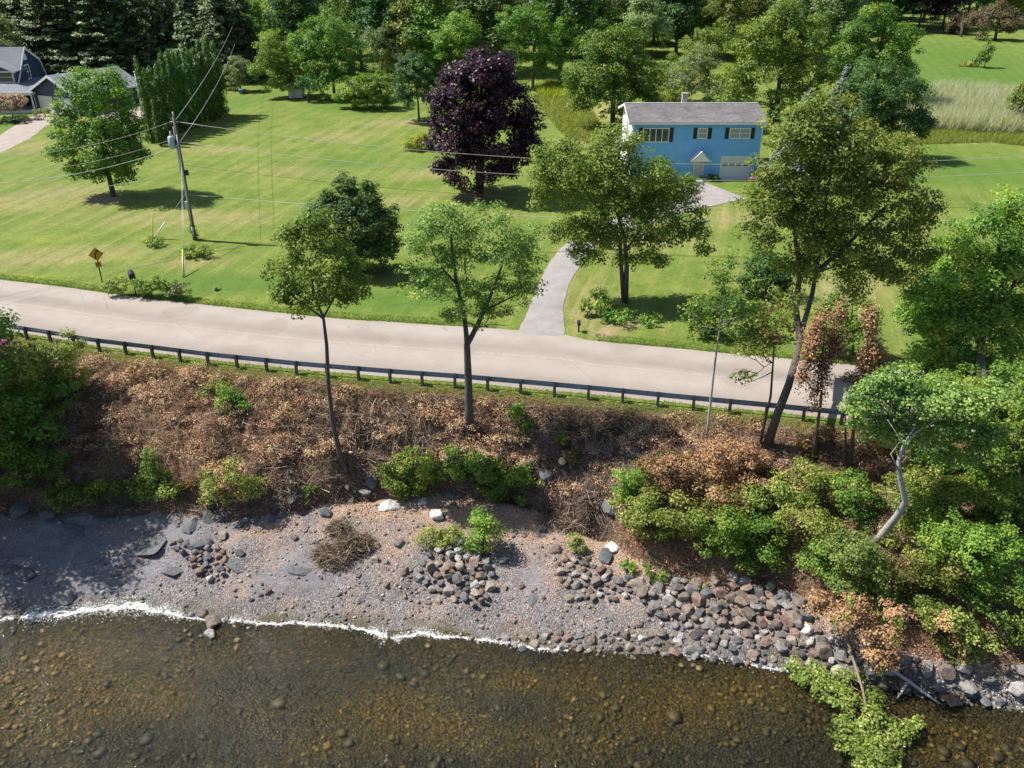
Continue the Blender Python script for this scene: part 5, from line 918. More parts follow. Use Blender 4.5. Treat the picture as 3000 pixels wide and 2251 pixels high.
keep = (fbm(x/2.5, y/2.0, 3) + R.normal(size=9000)*.25 > -.15) & ((x > -16) | (R.rand(9000) < .45)); x, y, z = x[keep], y[keep], z[keep]; S = .025+.10*R.rand(len(x))**3.0
lumps('pebbles', 'loose pebbles scattered over the shale beach', np.column_stack([x, y, z+S*.2]), S, R.rand(len(x)), stonemat('pebble', [(0, (.09,.08,.08)), (.5, (.165,.145,.135)), (.8, (.26,.22,.19)), (1, (.45,.43,.40))]))
FPa = np.vstack(FP); lumps('foam_flecks', 'flecks of foam strewn along the edge of the water', FPa[:, :3], FPa[:, 3]*1.3, R.rand(len(FPa)), stonemat('foam_fleck', [(0, (.6,.59,.56)), (1, (.8,.8,.78))]), flatz=.4)
n_ = 10000; x = R.rand(n_)*62-31; y = Ysh(x)-.1-13.5*R.rand(n_)**.9; y = np.maximum(y, 18); z = terr(x, y); S = .04+.16*R.rand(n_)**2.4*(.6+.6*(fbm(x/3, y/3, 2) > 0)); keep = z+S*.5 < .05; x, y, z, S = x[keep], y[keep], z[keep], S[keep]
lumps('drowned_stones', 'amber and grey stones under the clear shallow water', np.column_stack([x, y, z+S*.1]), S, np.clip(.30+.5*famb(x, y)-.22*fdeep(x, y)+R.normal(size=len(x))*.17, 0, 1), stonemat('drowned_stone', [(0, (.025,.032,.032)), (.3, (.06,.056,.04)), (.6, (.15,.11,.035)), (.85, (.21,.145,.045)), (1, (.27,.195,.08))], .6), flatz=.32)
# ledges of slate breaking through the beach and the foot of the bank
for px_l, py_l, rx_l, ry_l, h_l, lb_l in [
 (430,1580,75,60,.30,'wide sloping slate ledge on the beach, sunlit edge of the big shadow'), (350,1650,60,42,.22,'smooth blue-grey ledge on the left beach ending in a sharp edge'), (500,1660,45,32,.22,'smooth ledge on the beach left of the little heap'),
 (30,1650,50,38,.25,'flat ledge at the left frame edge behind the broad slab'), (220,1560,90,38,.22,'dark ledge in the big shadow below the pair of boulders'), (560,1530,34,40,.5,'dark slate outcrop at the bank foot, first right of the big shadow'), (610,1500,30,44,.6,'dark slate outcrop at the bank foot, under the half rusty bush'),
 (650,1500,26,36,.5,'slanting slate outcrop at the bank foot, right of the half rusty bush'), (860,1440,24,36,.6,'dark slate outcrop on the lower bank left of the slender tree'), (1140,1470,52,32,.30,'flat tan ledge with a straight crack above the white-topped boulder'), (1240,1460,26,22,.35,'pale grey ledge below the leafy green bush'),
 (1120,1330,26,30,.6,'dark rock face on the bank right of the slender tree'), (1090,1390,30,34,.7,'dark undercut rock behind the slate slabs'), (1330,1440,40,24,.4,'dark rock face under the ash tree bushes'), (1600,1370,30,40,.5,'grey broken rock on the bank left of the sawn stump'), (1545,1340,26,26,.4,'small grey rock face on the bank between the ash and the sawn stump'),
 (1750,1300,60,36,.35,'bare dark earth-and-slate face high on the bank right of the sawn stump'), (1860,1310,45,34,.35,'bare dark slate face under the guardrail above the thicket'), (1790,1470,34,40,.5,'dark slate outcrop at the left edge of the thicket'), (1800,1590,36,30,.35,'pale sandy ledge behind the big egg-shaped boulder'), (1570,1720,24,70,.12,'long flat grey slab running down the beach in the gap between the heaps'), (700,1640,60,40,.10,'low flat ledge in the middle of the left beach'), (880,1650,55,40,.10,'low flat ledge under the foot of the brush heap')]:
    rock(px_l, py_l, rx_l, ry_l, 'slate_ledge', lb_l, me=(PM[1] if 'pale' in lb_l or 'tan' in lb_l else SM[R.randint(4)]), h=h_l*.8, lift=-.25, rot=R.normal()*.3)
nl = 15000; x = R.rand(nl)*50-22; f = R.rand(nl)**.55; y = Ysh(x)+.5+(Yt(x)-Ysh(x))*f; kp = fbm(x/1.6, y/1.2, 3)+R.normal(size=nl)*.12 > .12; x, y = x[kp], y[kp]; P = np.column_stack([x, y, terr(x, y)+.02+.05*R.rand(len(x))])
LIT = leafmat('beach_litter', [(.20,.10,.06),(.42,.22,.12),(.58,.36,.21),(.62,.48,.33)], trans=.05, rough=.9, spec=.05, gain=1.0)
o = link('fallen_leaves', leaves_mesh('fallen_leaves', P, .05+.07*R.rand(len(P)), unit(R.normal(size=(len(P), 3))*.4+np.array([0, 0, 1])), R.rand(len(P)), LIT, aspect=.6)); tag(o, 'orange brown fallen leaves drifted over the beach', None, None, 'stuff')
n_ = 1500; x = R.rand(n_)*56-28; y = Ysh(x)-1.2-12*R.rand(n_)**.8; y = np.maximum(y, 18); z = terr(x, y); S = .13+.26*R.rand(n_)**2; kp = fbm(x/5, y/3, 2)+R.normal(size=n_)*.2 > -.05; x, y, z, S = x[kp], y[kp], z[kp], S[kp]; kp = z+S*.4 < -.02; x, y, z, S = x[kp], y[kp], z[kp], S[kp]
lumps('drowned_cobbles', 'large dark cobbles under the clear shallow water', np.column_stack([x, y, z+S*.08]), S, np.clip(.25+.2*famb(x, y)+R.normal(size=len(x))*.16+(R.rand(len(x)) > .95)*.5, 0, 1), stonemat('drowned_cobble', [(0, (.03,.035,.035)), (.35, (.07,.07,.06)), (.6, (.11,.095,.06)), (1, (.26,.16,.07))], .6), flatz=.30)
# ---------------------------------------------------------------- dead brush, litter, stumps
def bankpts(n, x0=-34, x1=34, a=0.0, b_=1.0, pw=1.0):
    x = x0+(x1-x0)*R.rand(n); t = a+(b_-a)*R.rand(n)**pw; y = Yt(x)+(Yg(x)-.5-Yt(x))*t; return np.column_stack([x, y, terr(x, y)]), t
P, t = bankpts(130000, b_=1.0); d_ = fbm(P[:, 0]/1.1, P[:, 1]/.9, 3); keep = (d_ + R.normal(size=len(P))*.3 > -.25) & (holl(P[:, 0], P[:, 1]) < .25+.2*R.rand(len(P))); P, d_ = P[keep], d_[keep]
P[:, 2] += np.clip(d_+.25, 0, 1)*.55*R.rand(len(P)); S = .03+.07*R.rand(len(P))**1.5; Nn = unit(np.column_stack([R.normal(size=len(P))*.6, -.45+R.normal(size=len(P))*.6, .8+R.normal(size=len(P))*.4]))
hue = fbm(P[:, 0]/3.2+7, P[:, 1]/3, 3)
m = leafmat('litter', [(.055,.028,.018),(.22,.115,.066),(.40,.225,.135),(.58,.38,.24),(.62,.50,.31)], trans=.05, rough=.9, spec=.05, gain=1.0)
o = link('leaf_litter', leaves_mesh('leaf_litter', P, S, Nn, .42+hue*.35+R.normal(size=len(P))*.24, m, aspect=.55)); tag(o, 'withered leaves and cut brush covering the bank', None, None, 'stuff')
# low mounds of cut and withered brush
MB_ = []; Pm, tm = bankpts(210, -30, 20, .25, .98); Pm = Pm[holl(Pm[:, 0], Pm[:, 1]) < .3]
for q in Pm:
    r_ = .35+.65*R.rand(); MB_.append((q+np.array([0, 0, .05]), (r_*1.3, r_, r_*.5)))
C, S, Nn, T, CC = crown(MB_, .12, dens=.42, cr=.28, hollow=.5, tcl=.26, tjit=.2, up=.6); ok = C[:, 2] > terr(C[:, 0], C[:, 1])
o = link('cut_brush', leaves_mesh('cut_brush', C[ok], S[ok], Nn[ok], T[ok]+.08, m, aspect=.5)); tag(o, 'low mounds of withered cut brush on the bank', None, None, 'stuff')
def twigs(name, label, P, L, wd, mat, tint, dirb=None, flat_=.25):
    n = len(P); d = unit(np.column_stack([R.normal(size=n), R.normal(size=n)*.8, np.abs(R.normal(size=n))*flat_])) if dirb is None else unit(dirb + R.normal(size=(n, 3))*.45)
    s = unit(np.cross(d, R.normal(size=(n, 3)))); Lh = L[:, None]*.5; bend = R.normal(size=(n, 3))*L[:, None]*.08; V = np.empty((n, 6, 3), np.float32); w_ = wd[:, None]
    V[:, 0] = P-d*Lh-s*w_; V[:, 1] = P-d*Lh+s*w_; V[:, 2] = P+bend+s*w_*.8; V[:, 3] = P+bend-s*w_*.8; V[:, 4] = P+d*Lh+s*w_*.3; V[:, 5] = P+d*Lh-s*w_*.3
    b0 = (np.arange(n)*6)[:, None]; Fq = np.concatenate([b0+np.array([[0, 1, 2, 3]]), b0+np.array([[3, 2, 4, 5]])], 1).reshape(-1, 4)
    o = link(name, mesh_np(name, V.reshape(-1, 3), Fq, mat, tint=np.repeat(np.clip(tint, 0, 1), 2))); return o
TW = leafmat('twig', [(.07,.05,.04),(.17,.125,.095),(.30,.23,.175),(.46,.38,.31)], trans=0.02, rough=.9, spec=.08, gain=1.0)
P, t = bankpts(48000, b_=.97); d_ = fbm(P[:, 0]/1.1, P[:, 1]/.9, 3); P[:, 2] += np.clip(d_+.3, 0, 1)*.5*R.rand(len(P))+.03
o = twigs('dead_brush', '', P, .25+.9*R.rand(len(P))**2, .006+.016*R.rand(len(P))**2, TW, .5+R.normal(size=len(P))*.25); tag(o, 'tangle of dead twigs and cut stems on the bank', None, None, 'stuff')
hh_ = np.array(HOLL); q_ = hh_[R.randint(len(hh_), size=2200)]; x = q_[:, 0]+R.normal(size=2200)*q_[:, 2]*.7; y = q_[:, 1]+.25+R.normal(size=2200)*q_[:, 2]*.5; kp = (y > Yt(x)+.25) & (y < Yg(x)-1.5); x, y = x[kp], y[kp]; P = np.column_stack([x, y, terr(x, y)+.12+.2*R.rand(len(x))])
o = twigs('hanging_roots', '', P, .5+1.1*R.rand(len(P)), .008+.016*R.rand(len(P))**2, TW, .62+R.normal(size=len(P))*.25, dirb=np.array([.0, -.6, -.75])); tag(o, 'bare roots and stems hanging over the dark hollows of the bank', None, None, 'stuff')
def heap(kind, label, px, py, rx, ry, hgt, n, cat='brush pile', tl=(.4, 1.3), tn=.4):
    b = G(px, py); k = depth(b)/F; u = unit(R.normal(size=(n, 3)))*R.rand(n, 1)**.5; u[:, 2] = np.abs(u[:, 2]); cc_ = unit(R.normal(size=(7, 3)))*np.array([rx*k*.8, ry*k*1.5, 0]); P = cc_[R.randint(7, size=n)] + u*np.array([rx*k*.42, ry*k*.8, hgt*.7])*(1+.5*fbm(np.arctan2(u[:, 1], u[:, 0])*2.2+px, u[:, 0]*0+3, 2))[:, None]; P[:, 2] += terr(P[:, 0]+b[0], P[:, 1]+b[1])-b[2]
    root = empty(kind, b, label, cat); o = twigs('twigs', '', P, tl[0]+(tl[1]-tl[0])*R.rand(n), .008+.014*R.rand(n), TW, tn+R.normal(size=n)*.25, flat_=.5); o.parent = root
    n2 = n//2; P2 = P[:n2] + R.normal(size=(n2, 3))*.05; o = link('withered_leaves', leaves_mesh('withered_leaves', P2, .05+.07*R.rand(n2), unit(R.normal(size=(n2, 3))), .35+R.normal(size=n2)*.2, m), root); return root
heap('brush_heap', 'long heap of dry dead branches lying on the beach below the bank', 1000, 1600, 85, 42, .75, 2600)
heap('brush_heap', 'heap of dead stems high on the bank above the dark rock face', 880, 1270, 90, 30, .5, 1500)
heap('brush_heap', 'tangled dead stems on the bank between the slender tree and the ash', 1130, 1240, 70, 28, .5, 1100, tn=.5)
heap('brush_heap', 'dead brambles hanging at the bank foot under the sawn stump', 1680, 1500, 80, 28, .5, 1500, tn=.55)
heap('brush_heap', 'tangle of dead brown stems left of the slender tree', 800, 1380, 70, 40, .5, 1400, tn=.45)
heap('brush_heap', 'dead brambles in the upper left of the thicket', 2060, 1400, 90, 30, .5, 1300, tn=.5)
m, nt, b = nm('sawn_wood'); b.inputs['Roughness'].default_value = .8; nt.links.new(ramp(nt, noise(nt, 14, 3), [(.3, (.62,.40,.20)), (.7, (.80,.60,.36))]), b.inputs['Base Color']); SAWN = m
def stump(px, py, rpx, h, label, roots=6, tilt=(0, -.5, 1), long=1.3):
    b = G(px, py+rpx*.8); k = depth(b)/F; r = rpx*k; d = np.array(tilt, float); d /= np.linalg.norm(d); top = d*h; root = empty('tree_stump', b, label, 'stump')
    mb = MB(); mb.tube([-d*.2, d*h*.4, top], [r*1.25, r*1.05, r], 12); mb.build('trunk', BK['brown'], root); mb = MB(); mb.tube([top+d*.001, top+d*.012], [r*.97, r*.95], 12); mb.build('cut_face', SAWN, root)
    for i in range(roots):
        a = R.rand()*3.5-3.3; L = long*(.5+R.rand()); q = [np.zeros(3)]
        for j in range(1, 6):
            x_, y_ = cos(a+R.normal()*.15)*L*j/5, sin(a+R.normal()*.15)*L*j/5; q.append(np.array([x_, y_, float(terr(b[0]+x_, b[1]+y_))-b[2]+.09+R.normal()*.05]))
        mb = MB(); mb.tube(q, [r*.25, .035, .03, .025, .018, .01], 5); mb.build('root', BK['dry'], root)
stump(1645,1350,12,.45,'sawn stump with pale round cut face and long dangling roots in mid bank', 9, (.05,-.75,1), 1.6)
stump(1953,1355,7,.8,'sawn stump with pale forked stems at the left of the thicket', 5, (.1,-.5,1), 1.5)
stump(2070,1378,9,.35,'sawn stump among the dead brown bushes left of the leaning trunk', 4, (-.2,-.6,1), 1.2)
stump(2003,1330,6,.3,'small sawn stump high in the dead brown bushes', 2, (.2,-.6,1), .8)
stump(2243,1427,6,.4,'small pale sawn stump below the leaning trunk', 3, (.2,-.6,1), .8)
stump(1030,1380,6,1.35,'thin sawn pole stump standing right beside the slender tree', 2, (.05,-.05,1), .7)
stump(1092,1240,5,.25,'small torn pale stump with splayed roots high on the bank', 5, (.0,-.5,1), .6)
stump(870,1145,5,.2,'little sawn stub just under the guardrail on the left', 1, (.0,-.5,1), .4)
# ---------------------------------------------------------------- built things: materials
def siding(name, c, step=.115, depth_=.25):
    m, nt, b = nm(name); b.inputs['Roughness'].default_value = .55; tc = N(nt, 'ShaderNodeTexCoord'); sp_ = N(nt, 'ShaderNodeSeparateXYZ'); nt.links.new(tc.outputs['Object'], sp_.inputs[0])
    fr_ = mth(nt, 'FRACT', mth(nt, 'DIVIDE', sp_.outputs[2], step)); n = noise(nt, 1.2, 5, .6, tc.outputs['Object'])
    cc = ramp(nt, n, [(.3, tuple(x*.9 for x in c)), (.7, tuple(min(1, x*1.06) for x in c))]); cc = mix(nt, cc, (.62,.62,.66), mth(nt, 'LESS_THAN', fr_, .14), 'MULTIPLY')
    nt.links.new(cc, b.inputs['Base Color']); bump(nt, b, mth(nt, 'SUBTRACT', 1.0, fr_), .012); return m
def shingle(name, a, b_):
    m, nt, b = nm(name); b.inputs['Roughness'].default_value = .92; tc = N(nt, 'ShaderNodeTexCoord'); mp = N(nt, 'ShaderNodeMapping'); mp.inputs['Scale'].default_value = (1, 3.2, 3.2); nt.links.new(tc.outputs['Object'], mp.inputs[0])
    br = N(nt, 'ShaderNodeTexNoise'); br.inputs['Scale'].default_value = 2.2; br.inputs['Detail'].default_value = 8; br.inputs['Roughness'].default_value = .8; nt.links.new(mp.outputs[0], br.inputs['Vector'])
    n2 = noise(nt, .5, 4, .6, tc.outputs['Object']); c = ramp(nt, mth(nt, 'ADD', mth(nt, 'MULTIPLY', br.outputs['Fac'], .75), mth(nt, 'MULTIPLY', n2, .25)), [(.38, a), (.52, tuple((x+y)/2 for x, y in zip(a, b_))), (.62, b_)])
    sp_ = N(nt, 'ShaderNodeSeparateXYZ'); nt.links.new(tc.outputs['Object'], sp_.inputs[0]); fr_ = mth(nt, 'FRACT', mth(nt, 'DIVIDE', sp_.outputs[1], .145)); c = mix(nt, c, (.6,.6,.6), mth(nt, 'LESS_THAN', fr_, .16), 'MULTIPLY')
    nt.links.new(c, b.inputs['Base Color']); return m
BLUE = siding('blue_siding', (.21,.55,.98)); WHT = siding('white_siding', (.80,.80,.80)); NAVY = siding('navy_siding', (.035,.055,.11))
SHG = shingle('weathered_shingles', (.07,.062,.065), (.25,.235,.235)); SHB = shingle('grey_shingles', (.15,.16,.185), (.27,.285,.32))
TRIM = flat('white_trim', (.78,.79,.80), .45, var=.04); BLK = flat('black_shutter', (.012,.013,.02), .5); DARKM = flat('dark_metal', (.03,.03,.035), .5, .3); CONC = flat('pale_concrete', (.62,.60,.57), .9)
m, nt, b = nm('window_glass'); b.inputs['Base Color'].default_value = (.05,.065,.075,1); b.inputs['Roughness'].default_value = .06; b.inputs['Specular IOR Level'].default_value = .8; GLASS = m
m, nt, b = nm('window_blinds'); b.inputs['Roughness'].default_value = .35; tc = N(nt, 'ShaderNodeTexCoord'); sp_ = N(nt, 'ShaderNodeSeparateXYZ'); nt.links.new(tc.outputs['Object'], sp_.inputs[0])
nt.links.new(ramp(nt, mth(nt, 'FRACT', mth(nt, 'DIVIDE', sp_.outputs[2], .10)), [(.2, (.16,.17,.18)), (.4, (.42,.43,.43))]), b.inputs['Base Color']); BLIND = m
GALV = flat('galvanized_steel', (.27,.31,.36), .42, .6, .25); POSTM = flat('weathered_post_steel', (.13,.14,.15), .6, .45, .35, 9); WOODP = barkmat('pole_wood', (.10,.085,.07), (.22,.19,.16))
GREYP = flat('grey_plastic', (.55,.56,.57), .5); TANKM = flat('transformer_paint', (.36,.45,.52), .4); YEL = flat('sign_yellow', (.50,.27,.012), .45); YELG = flat('guard_yellow', (.70,.55,.10), .5); PORC = flat('porcelain', (.55,.50,.47), .25)
def win(parent, x0, x1, z0, z1, y, panes=1, pm=GLASS, sash=True, fw=.09, extra=0, name='window'):
    """window in a wall that faces -Y at plane y of the parent"""
    mb = MB(); d0, d1 = y-.05, y+.03
    mb.box(x0-fw, x1+fw, d0, d1, z0-fw, z0); mb.box(x0-fw, x1+fw, d0, d1, z1, z1+fw); mb.box(x0-fw, x0, d0, d1, z0, z1); mb.box(x1, x1+fw, d0, d1, z0, z1)
    for i in range(1, panes): xm = x0+(x1-x0)*i/panes; mb.box(xm-.04, xm+.04, d0+.004, d1-.002, z0, z1)
    if sash: zm = (z0+z1)/2; mb.box(x0, x1, d0+.008, d1-.004, zm-.03, zm+.03)
    o = mb.build(name, TRIM, parent); mb = MB(); mb.box(x0, x1, y-.018, y+.01, z0, z1); mb.build('pane', pm, o); return o
# ---------------------------------------------------------------- the blue house
bR = G(2216,521,False); HX1 = bR[0]; HY = bR[1]; HZ = bR[2]; kk = depth(bR)/F; HX0 = HX1 - (2216-1845)*kk; HW = HX1-HX0
zt = PY(2237,360,HY)[2]-HZ; HD = 8.2; yr = HD/2; zr = PY(2000,307,HY+yr)[2]-HZ; print('blue house', HW, zt, zr, HX0, HY, HZ)
house = empty('house', (HX0, HY, HZ), 'bright blue two-storey house with weathered grey roof, black shutters and a pale garage door', 'house')
mb = MB(); mb.box(0, HW, 0, .12, -.4, zt); mb.box(0, HW, HD-.12, HD, -.4, zt); mb.box(HW-.12, HW, .12, HD-.12, -.4, zt); mb.prism([(0, zt), (HD, zt), (yr, zr-.08)], 'x', HW-.12, HW-.002); mb.build('wall', BLUE, house)
mb = MB(); mb.box(-.003, .12, .12, HD-.12, -.4, zt); mb.prism([(.01, zt), (HD-.01, zt), (yr, zr-.09)], 'x', -.003, .12); o = mb.build('gable_wall', WHT, house); o['label'] = 'white sided left gable end'
ov = .42; sl_ = (zr-zt)/yr
mb = MB(); mb.prism([(-ov, zt-ov*sl_+.04), (-ov, zt-ov*sl_+.20), (yr, zr+.16), (yr, zr)], 'x', -ov*1.1, HW+ov*.8); mb.prism([(yr+.002, zr+.157), (HD+ov, zt-ov*sl_+.20), (HD+ov, zt-ov*sl_+.04), (yr+.002, zr)], 'x', -ov*1.1, HW+ov*.8); roof = mb.build('roof', SHG, house)
mb = MB(); mb.box(-ov*1.1-.01, HW+ov*.8+.01, yr-.12, yr+.12, zr+.13, zr+.19); mb.build('ridge_cap', GREYP, roof)
mb = MB(); mb.box(-ov*1.1, HW+ov*.8, -ov-.03, -ov, zt-ov*sl_-.02, zt-ov*sl_+.16)
for xx in (-ov*1.1-.03, HW+ov*.8): mb.prism([(-ov, zt-ov*sl_-.06), (-ov, zt-ov*sl_+.16), (yr, zr+.13), (HD+ov, zt-ov*sl_+.16), (HD+ov, zt-ov*sl_-.06), (yr, zr-.08)], 'x', xx, xx+.03)
mb.build('fascia', TRIM, house)
mb = MB(); mb.box(-.03, .10, -.025, -.004, -.3, zt); mb.build('corner_board', TRIM, house); mb = MB(); mb.box(HW-.10, HW+.03, -.025, -.004, -.3, zt); mb.build('corner_board', TRIM, house)
cx = PY(2007,300,HY+yr)[0]-HX0; mb = MB(); mb.box(cx-.26, cx+.26, yr+.2, yr+.75, zr-.4, zr+.98); mb.box(cx-.3, cx+.3, yr+.16, yr+.79, zr+.98, zr+1.06); mb.build('chimney', flat('chimney_block', (.42,.37,.32), .9), house)
def fx(px): return PY(px, 450, HY)[0]*1.0-HX0
def fxa(px, z): # x on the facade at local height z
    lo = PY(px, 525-z/kk*.95, HY); return lo[0]-HX0
zW0, zW1 = PY(2000,404,HY)[2]-HZ, PY(2000,378,HY)[2]-HZ
for a_, b_, n_, pm in [(2046,2070,1,BLIND), (2139,2196,2,BLIND)]:
    xa, xb = PY(a_, 392, HY)[0]-HX0, PY(b_, 392, HY)[0]-HX0; win(house, xa, xb, zW0, zW1, 0, n_, pm)
    for xs2 in (xa-.09-.40, xb+.09+.02):
        mb = MB(); mb.box(xs2, xs2+.38, -.045, -.003, zW0-.1, zW1+.1)
        for k_ in range(16): zz = zW0-.02+(zW1-zW0)*k_/15.6; mb.box(xs2+.05, xs2+.33, -.056, -.046, zz, zz+.04)
        mb.build('shutter', BLK, house)
xa, xb = PY(1886,390,HY)[0]-HX0, PY(1958,390,HY)[0]-HX0; zP = zW0-.35
mb = MB(); win(house, xa, xb, zP, zW1, 0, 4, GLASS, sash=False, name='picture_window')
for xs2 in (xa-.49, xb+.11): mb = MB(); mb.box(xs2, xs2+.38, -.045, -.003, zP-.05, zW1+.1); mb.build('shutter', BLK, house)
# tall window in the gable end
mb = MB(); mb.box(-.06, .0-.004, 3.0, 3.12, zt-2.2, zt-.3); mb.box(-.06, -.004, 4.4, 4.52, zt-2.2, zt-.3); mb.box(-.06, -.004, 3.12, 4.4, zt-.42, zt-.3); o = mb.build('window', TRIM, house); mb = MB(); mb.box(-.03, -.004, 3.12, 4.4, zt-2.2, zt-.42); mb.build('pane', BLIND, o)
# garage door
ga, gb = PY(2112,500,HY)[0]-HX0, PY(2192,500,HY)[0]-HX0; gz = PY(2150,462,HY)[2]-HZ
mb = MB(); mb.box(ga-.14, ga, -.05, .02, -.02, gz+.14); mb.box(gb, gb+.14, -.05, .02, -.02, gz+.14); mb.box(ga, gb, -.05, .02, gz, gz+.14); mb.build('garage_door_frame', TRIM, house)
mb = MB()
for k_ in range(4): mb.box(ga, gb, -.028, .01, gz*k_/4+.008, gz*(k_+1)/4-.008)
mb.box(ga, gb, -.016, .012, 0, gz); gd = mb.build('garage_door', flat('garage_door_paint', (.72,.73,.74), .5, var=.03), house)
for k_ in range(4):
    w0 = ga+(gb-ga)*(.03+k_*.25); w1 = w0+(gb-ga)*.18; mb = MB(); mb.box(w0, w1, -.034, -.0285, gz*.60, gz*.705); mb.build('window', BLK, gd)
# entry with gabled hood
da, db = PY(2032,505,HY)[0]-HX0, PY(2057,505,HY)[0]-HX0; dz = 2.05; dm = (da+db)/2
mb = MB(); mb.box(da-.1, da, -.05, .02, 0, dz+.1); mb.box(db, db+.1, -.05, .02, 0, dz+.1); mb.box(da, db, -.05, .02, dz, dz+.1); mb.build('door_frame', TRIM, house)
mb = MB(); mb.box(da, db, -.03, .01, .0, dz); d_ = mb.build('door', flat('door_paint', (.62,.56,.50), .5), house); mb = MB(); mb.tube([(db-.12, -.09, 1.0), (db-.12, -.03, 1.0)], .03, 8); mb.build('handle', GALV, d_)
hz = PY(2045,470,HY-.5)[2]-HZ; pk = PY(2052,441,HY-.6)[2]-HZ; hw = 1.0; ho = 1.05
mb = MB()
for s_ in (-1, 1): mb.add([(dm, 0, pk), (dm, -ho, pk), (dm+s_*hw, -ho, hz), (dm+s_*hw, 0, hz), (dm, 0, pk-.1), (dm, -ho, pk-.1), (dm+s_*hw, -ho, hz-.1), (dm+s_*hw, 0, hz-.1)], [(0,1,2,3), (4,7,6,5), (0,4,5,1), (1,5,6,2), (2,6,7,3)])
hood = mb.build('porch_hood', flat('hood_white', (.72,.69,.66), .8), house)
mb = MB(); mb.prism([(dm-hw+.15, hz-.02), (dm+hw-.15, hz-.02), (dm, pk-.13)], 'y', -ho+.05, -ho+.09); mb.build('hood_gable', TRIM, hood)
for s_ in (-1, 1): mb = MB(); mb.tube([(dm+s_*.72, -.05, 1.25), (dm+s_*.72, -.45, hz-.30), (dm+s_*.72, -ho+.1, hz-.1)], .045, 6); mb.build('bracket', TRIM, hood)
mb = MB(); mb.box(db+.16, db+.30, -.18, -.03, 1.85, 2.05); mb.tube([(db+.23, -.11, 2.05), (db+.23, -.11, 2.15)], [.09, .02], 6); mb.build('porch_lamp', BLK, house)
mb = MB(); mb.box(da-.5, db+.7, -1.3, -.03, -.35, .10); mb.build('step', CONC, house); mb = MB(); mb.box(ga-.1, gb+.3, -.75, -.055, -.3, .045); mb.build('garage_apron', CONC, house)
# deck on the left gable
dk = MB(); dz_ = zt-2.35; dk.box(-1.5, -.01, .6, 3.4, dz_-.14, dz_); o = dk.build('deck', GREYP, house)
for yy in (.65, 3.3): mb = MB(); mb.box(-1.45, -1.33, yy, yy+.12, -.4, dz_-.142); mb.build('deck_post', TRIM, o)
mb = MB(); mb.box(-1.5, -1.44, .6, 3.4, dz_+.85, dz_+.92); mb.box(-1.5, -.05, .6, .66, dz_+.85, dz_+.92)
for k_ in range(18): yy = .62+k_*.155; mb.box(-1.485, -1.455, yy, yy+.03, dz_, dz_+.85)
for k_ in range(8): xx = -1.4+k_*.17; mb.box(xx, xx+.03, .615, .645, dz_, dz_+.85)
mb.build('deck_railing', TRIM, o)
# things by the house wall
def pot(px, py, r, label, sp='gold'):
    b = G(px, py, False); root = empty('flower_pot', b, label, 'flower pot'); mb = MB(); mb.tube([(0,0,0), (0,0,r*1.1), (0,0,r*1.3)], [r*.65, r*.9, r], 10); mb.build('pot', flat('pot_'+sp, (.25,.12,.08), .8), root)
    C, S, Nn, T, CC = crown([((0,0,r*1.8), (r*1.2, r*1.2, r*.9))], .09, dens=.6, cr=.15); link('foliage', leaves_mesh('foliage', C, S, Nn, T, LM[sp]), root)
pot(2205,532,.22,'flower pot at the right end of the garage apron, nearest the corner','pinkbloom'); pot(2190,531,.16,'small flower pot between the garage door and the corner pot','pinkbloom')
plant('flower_bed', 'low flower bed right of the blue house door', 'flowers', (2085,530), [(2070,520,20,8),(2090,524,16,8)], 'bright', .15, part=('stem', 'foliage'), r0=.02, dens=1.2, cr=.3, sp2=(.3, 'gold'))
b = G(2030,540,False); root = empty('planter_box', b, 'pale stone planter before the blue house door', 'planter'); mb = MB(); mb.box(-.9, .9, -.25, .25, -.1, .35); mb.build('box', CONC, root); C, S, Nn, T, CC = crown([((0,0,.5), (.8,.25,.25))], .1, dens=.6, cr=.2); link('foliage', leaves_mesh('foliage', C, S, Nn, T, LM['bright']), root)
# ---------------------------------------------------------------- the navy house and garage
nb = G(62,322,False); k2 = depth(nb)/F; NX = nb[0]; NY = nb[1]; NZ = nb[2]; print('navy', nb, 1/k2)
nh = empty('house', (NX, NY, NZ), 'navy blue house with gambrel roof, dormer and wraparound porch at the upper left edge', 'house')
D = 8.5; pkz = PY(75,142,NY+D/2)[2]-NZ; knz = PY(132,175,NY+D-1.2)[2]-NZ; print('gambrel', pkz, knz); ez = 2.9
prof = [(0, ez), (D*.5, pkz), (D-1.1, knz), (D, ez)]; WL = 16.0
mb = MB(); mb.prism([(0, -.4)] + prof + [(D, -.4)], 'x', -WL, -.002); mb.build('wall', NAVY, nh)
mb = MB(); t_ = .16
for (y0, z0), (y1, z1) in zip([(-.25, ez-.4)] + prof[1:], prof[1:] + [(D+.25, ez-.3)]): mb.prism([(y0, z0+.02), (y0, z0+.02+t_), (y1, z1+.02+t_), (y1, z1+.02)], 'x', -WL-.3, .30)
nr = mb.build('roof', SHB, nh)
mb = MB()
for (y0, z0), (y1, z1) in zip([(-.25, ez-.4)] + prof[1:], prof[1:] + [(D+.25, ez-.3)]): mb.prism([(y0, z0-.14), (y0, z0+.21), (y1, z1+.21), (y1, z1-.14)], 'x', .301, .34)
mb.build('rake_board', TRIM, nh)
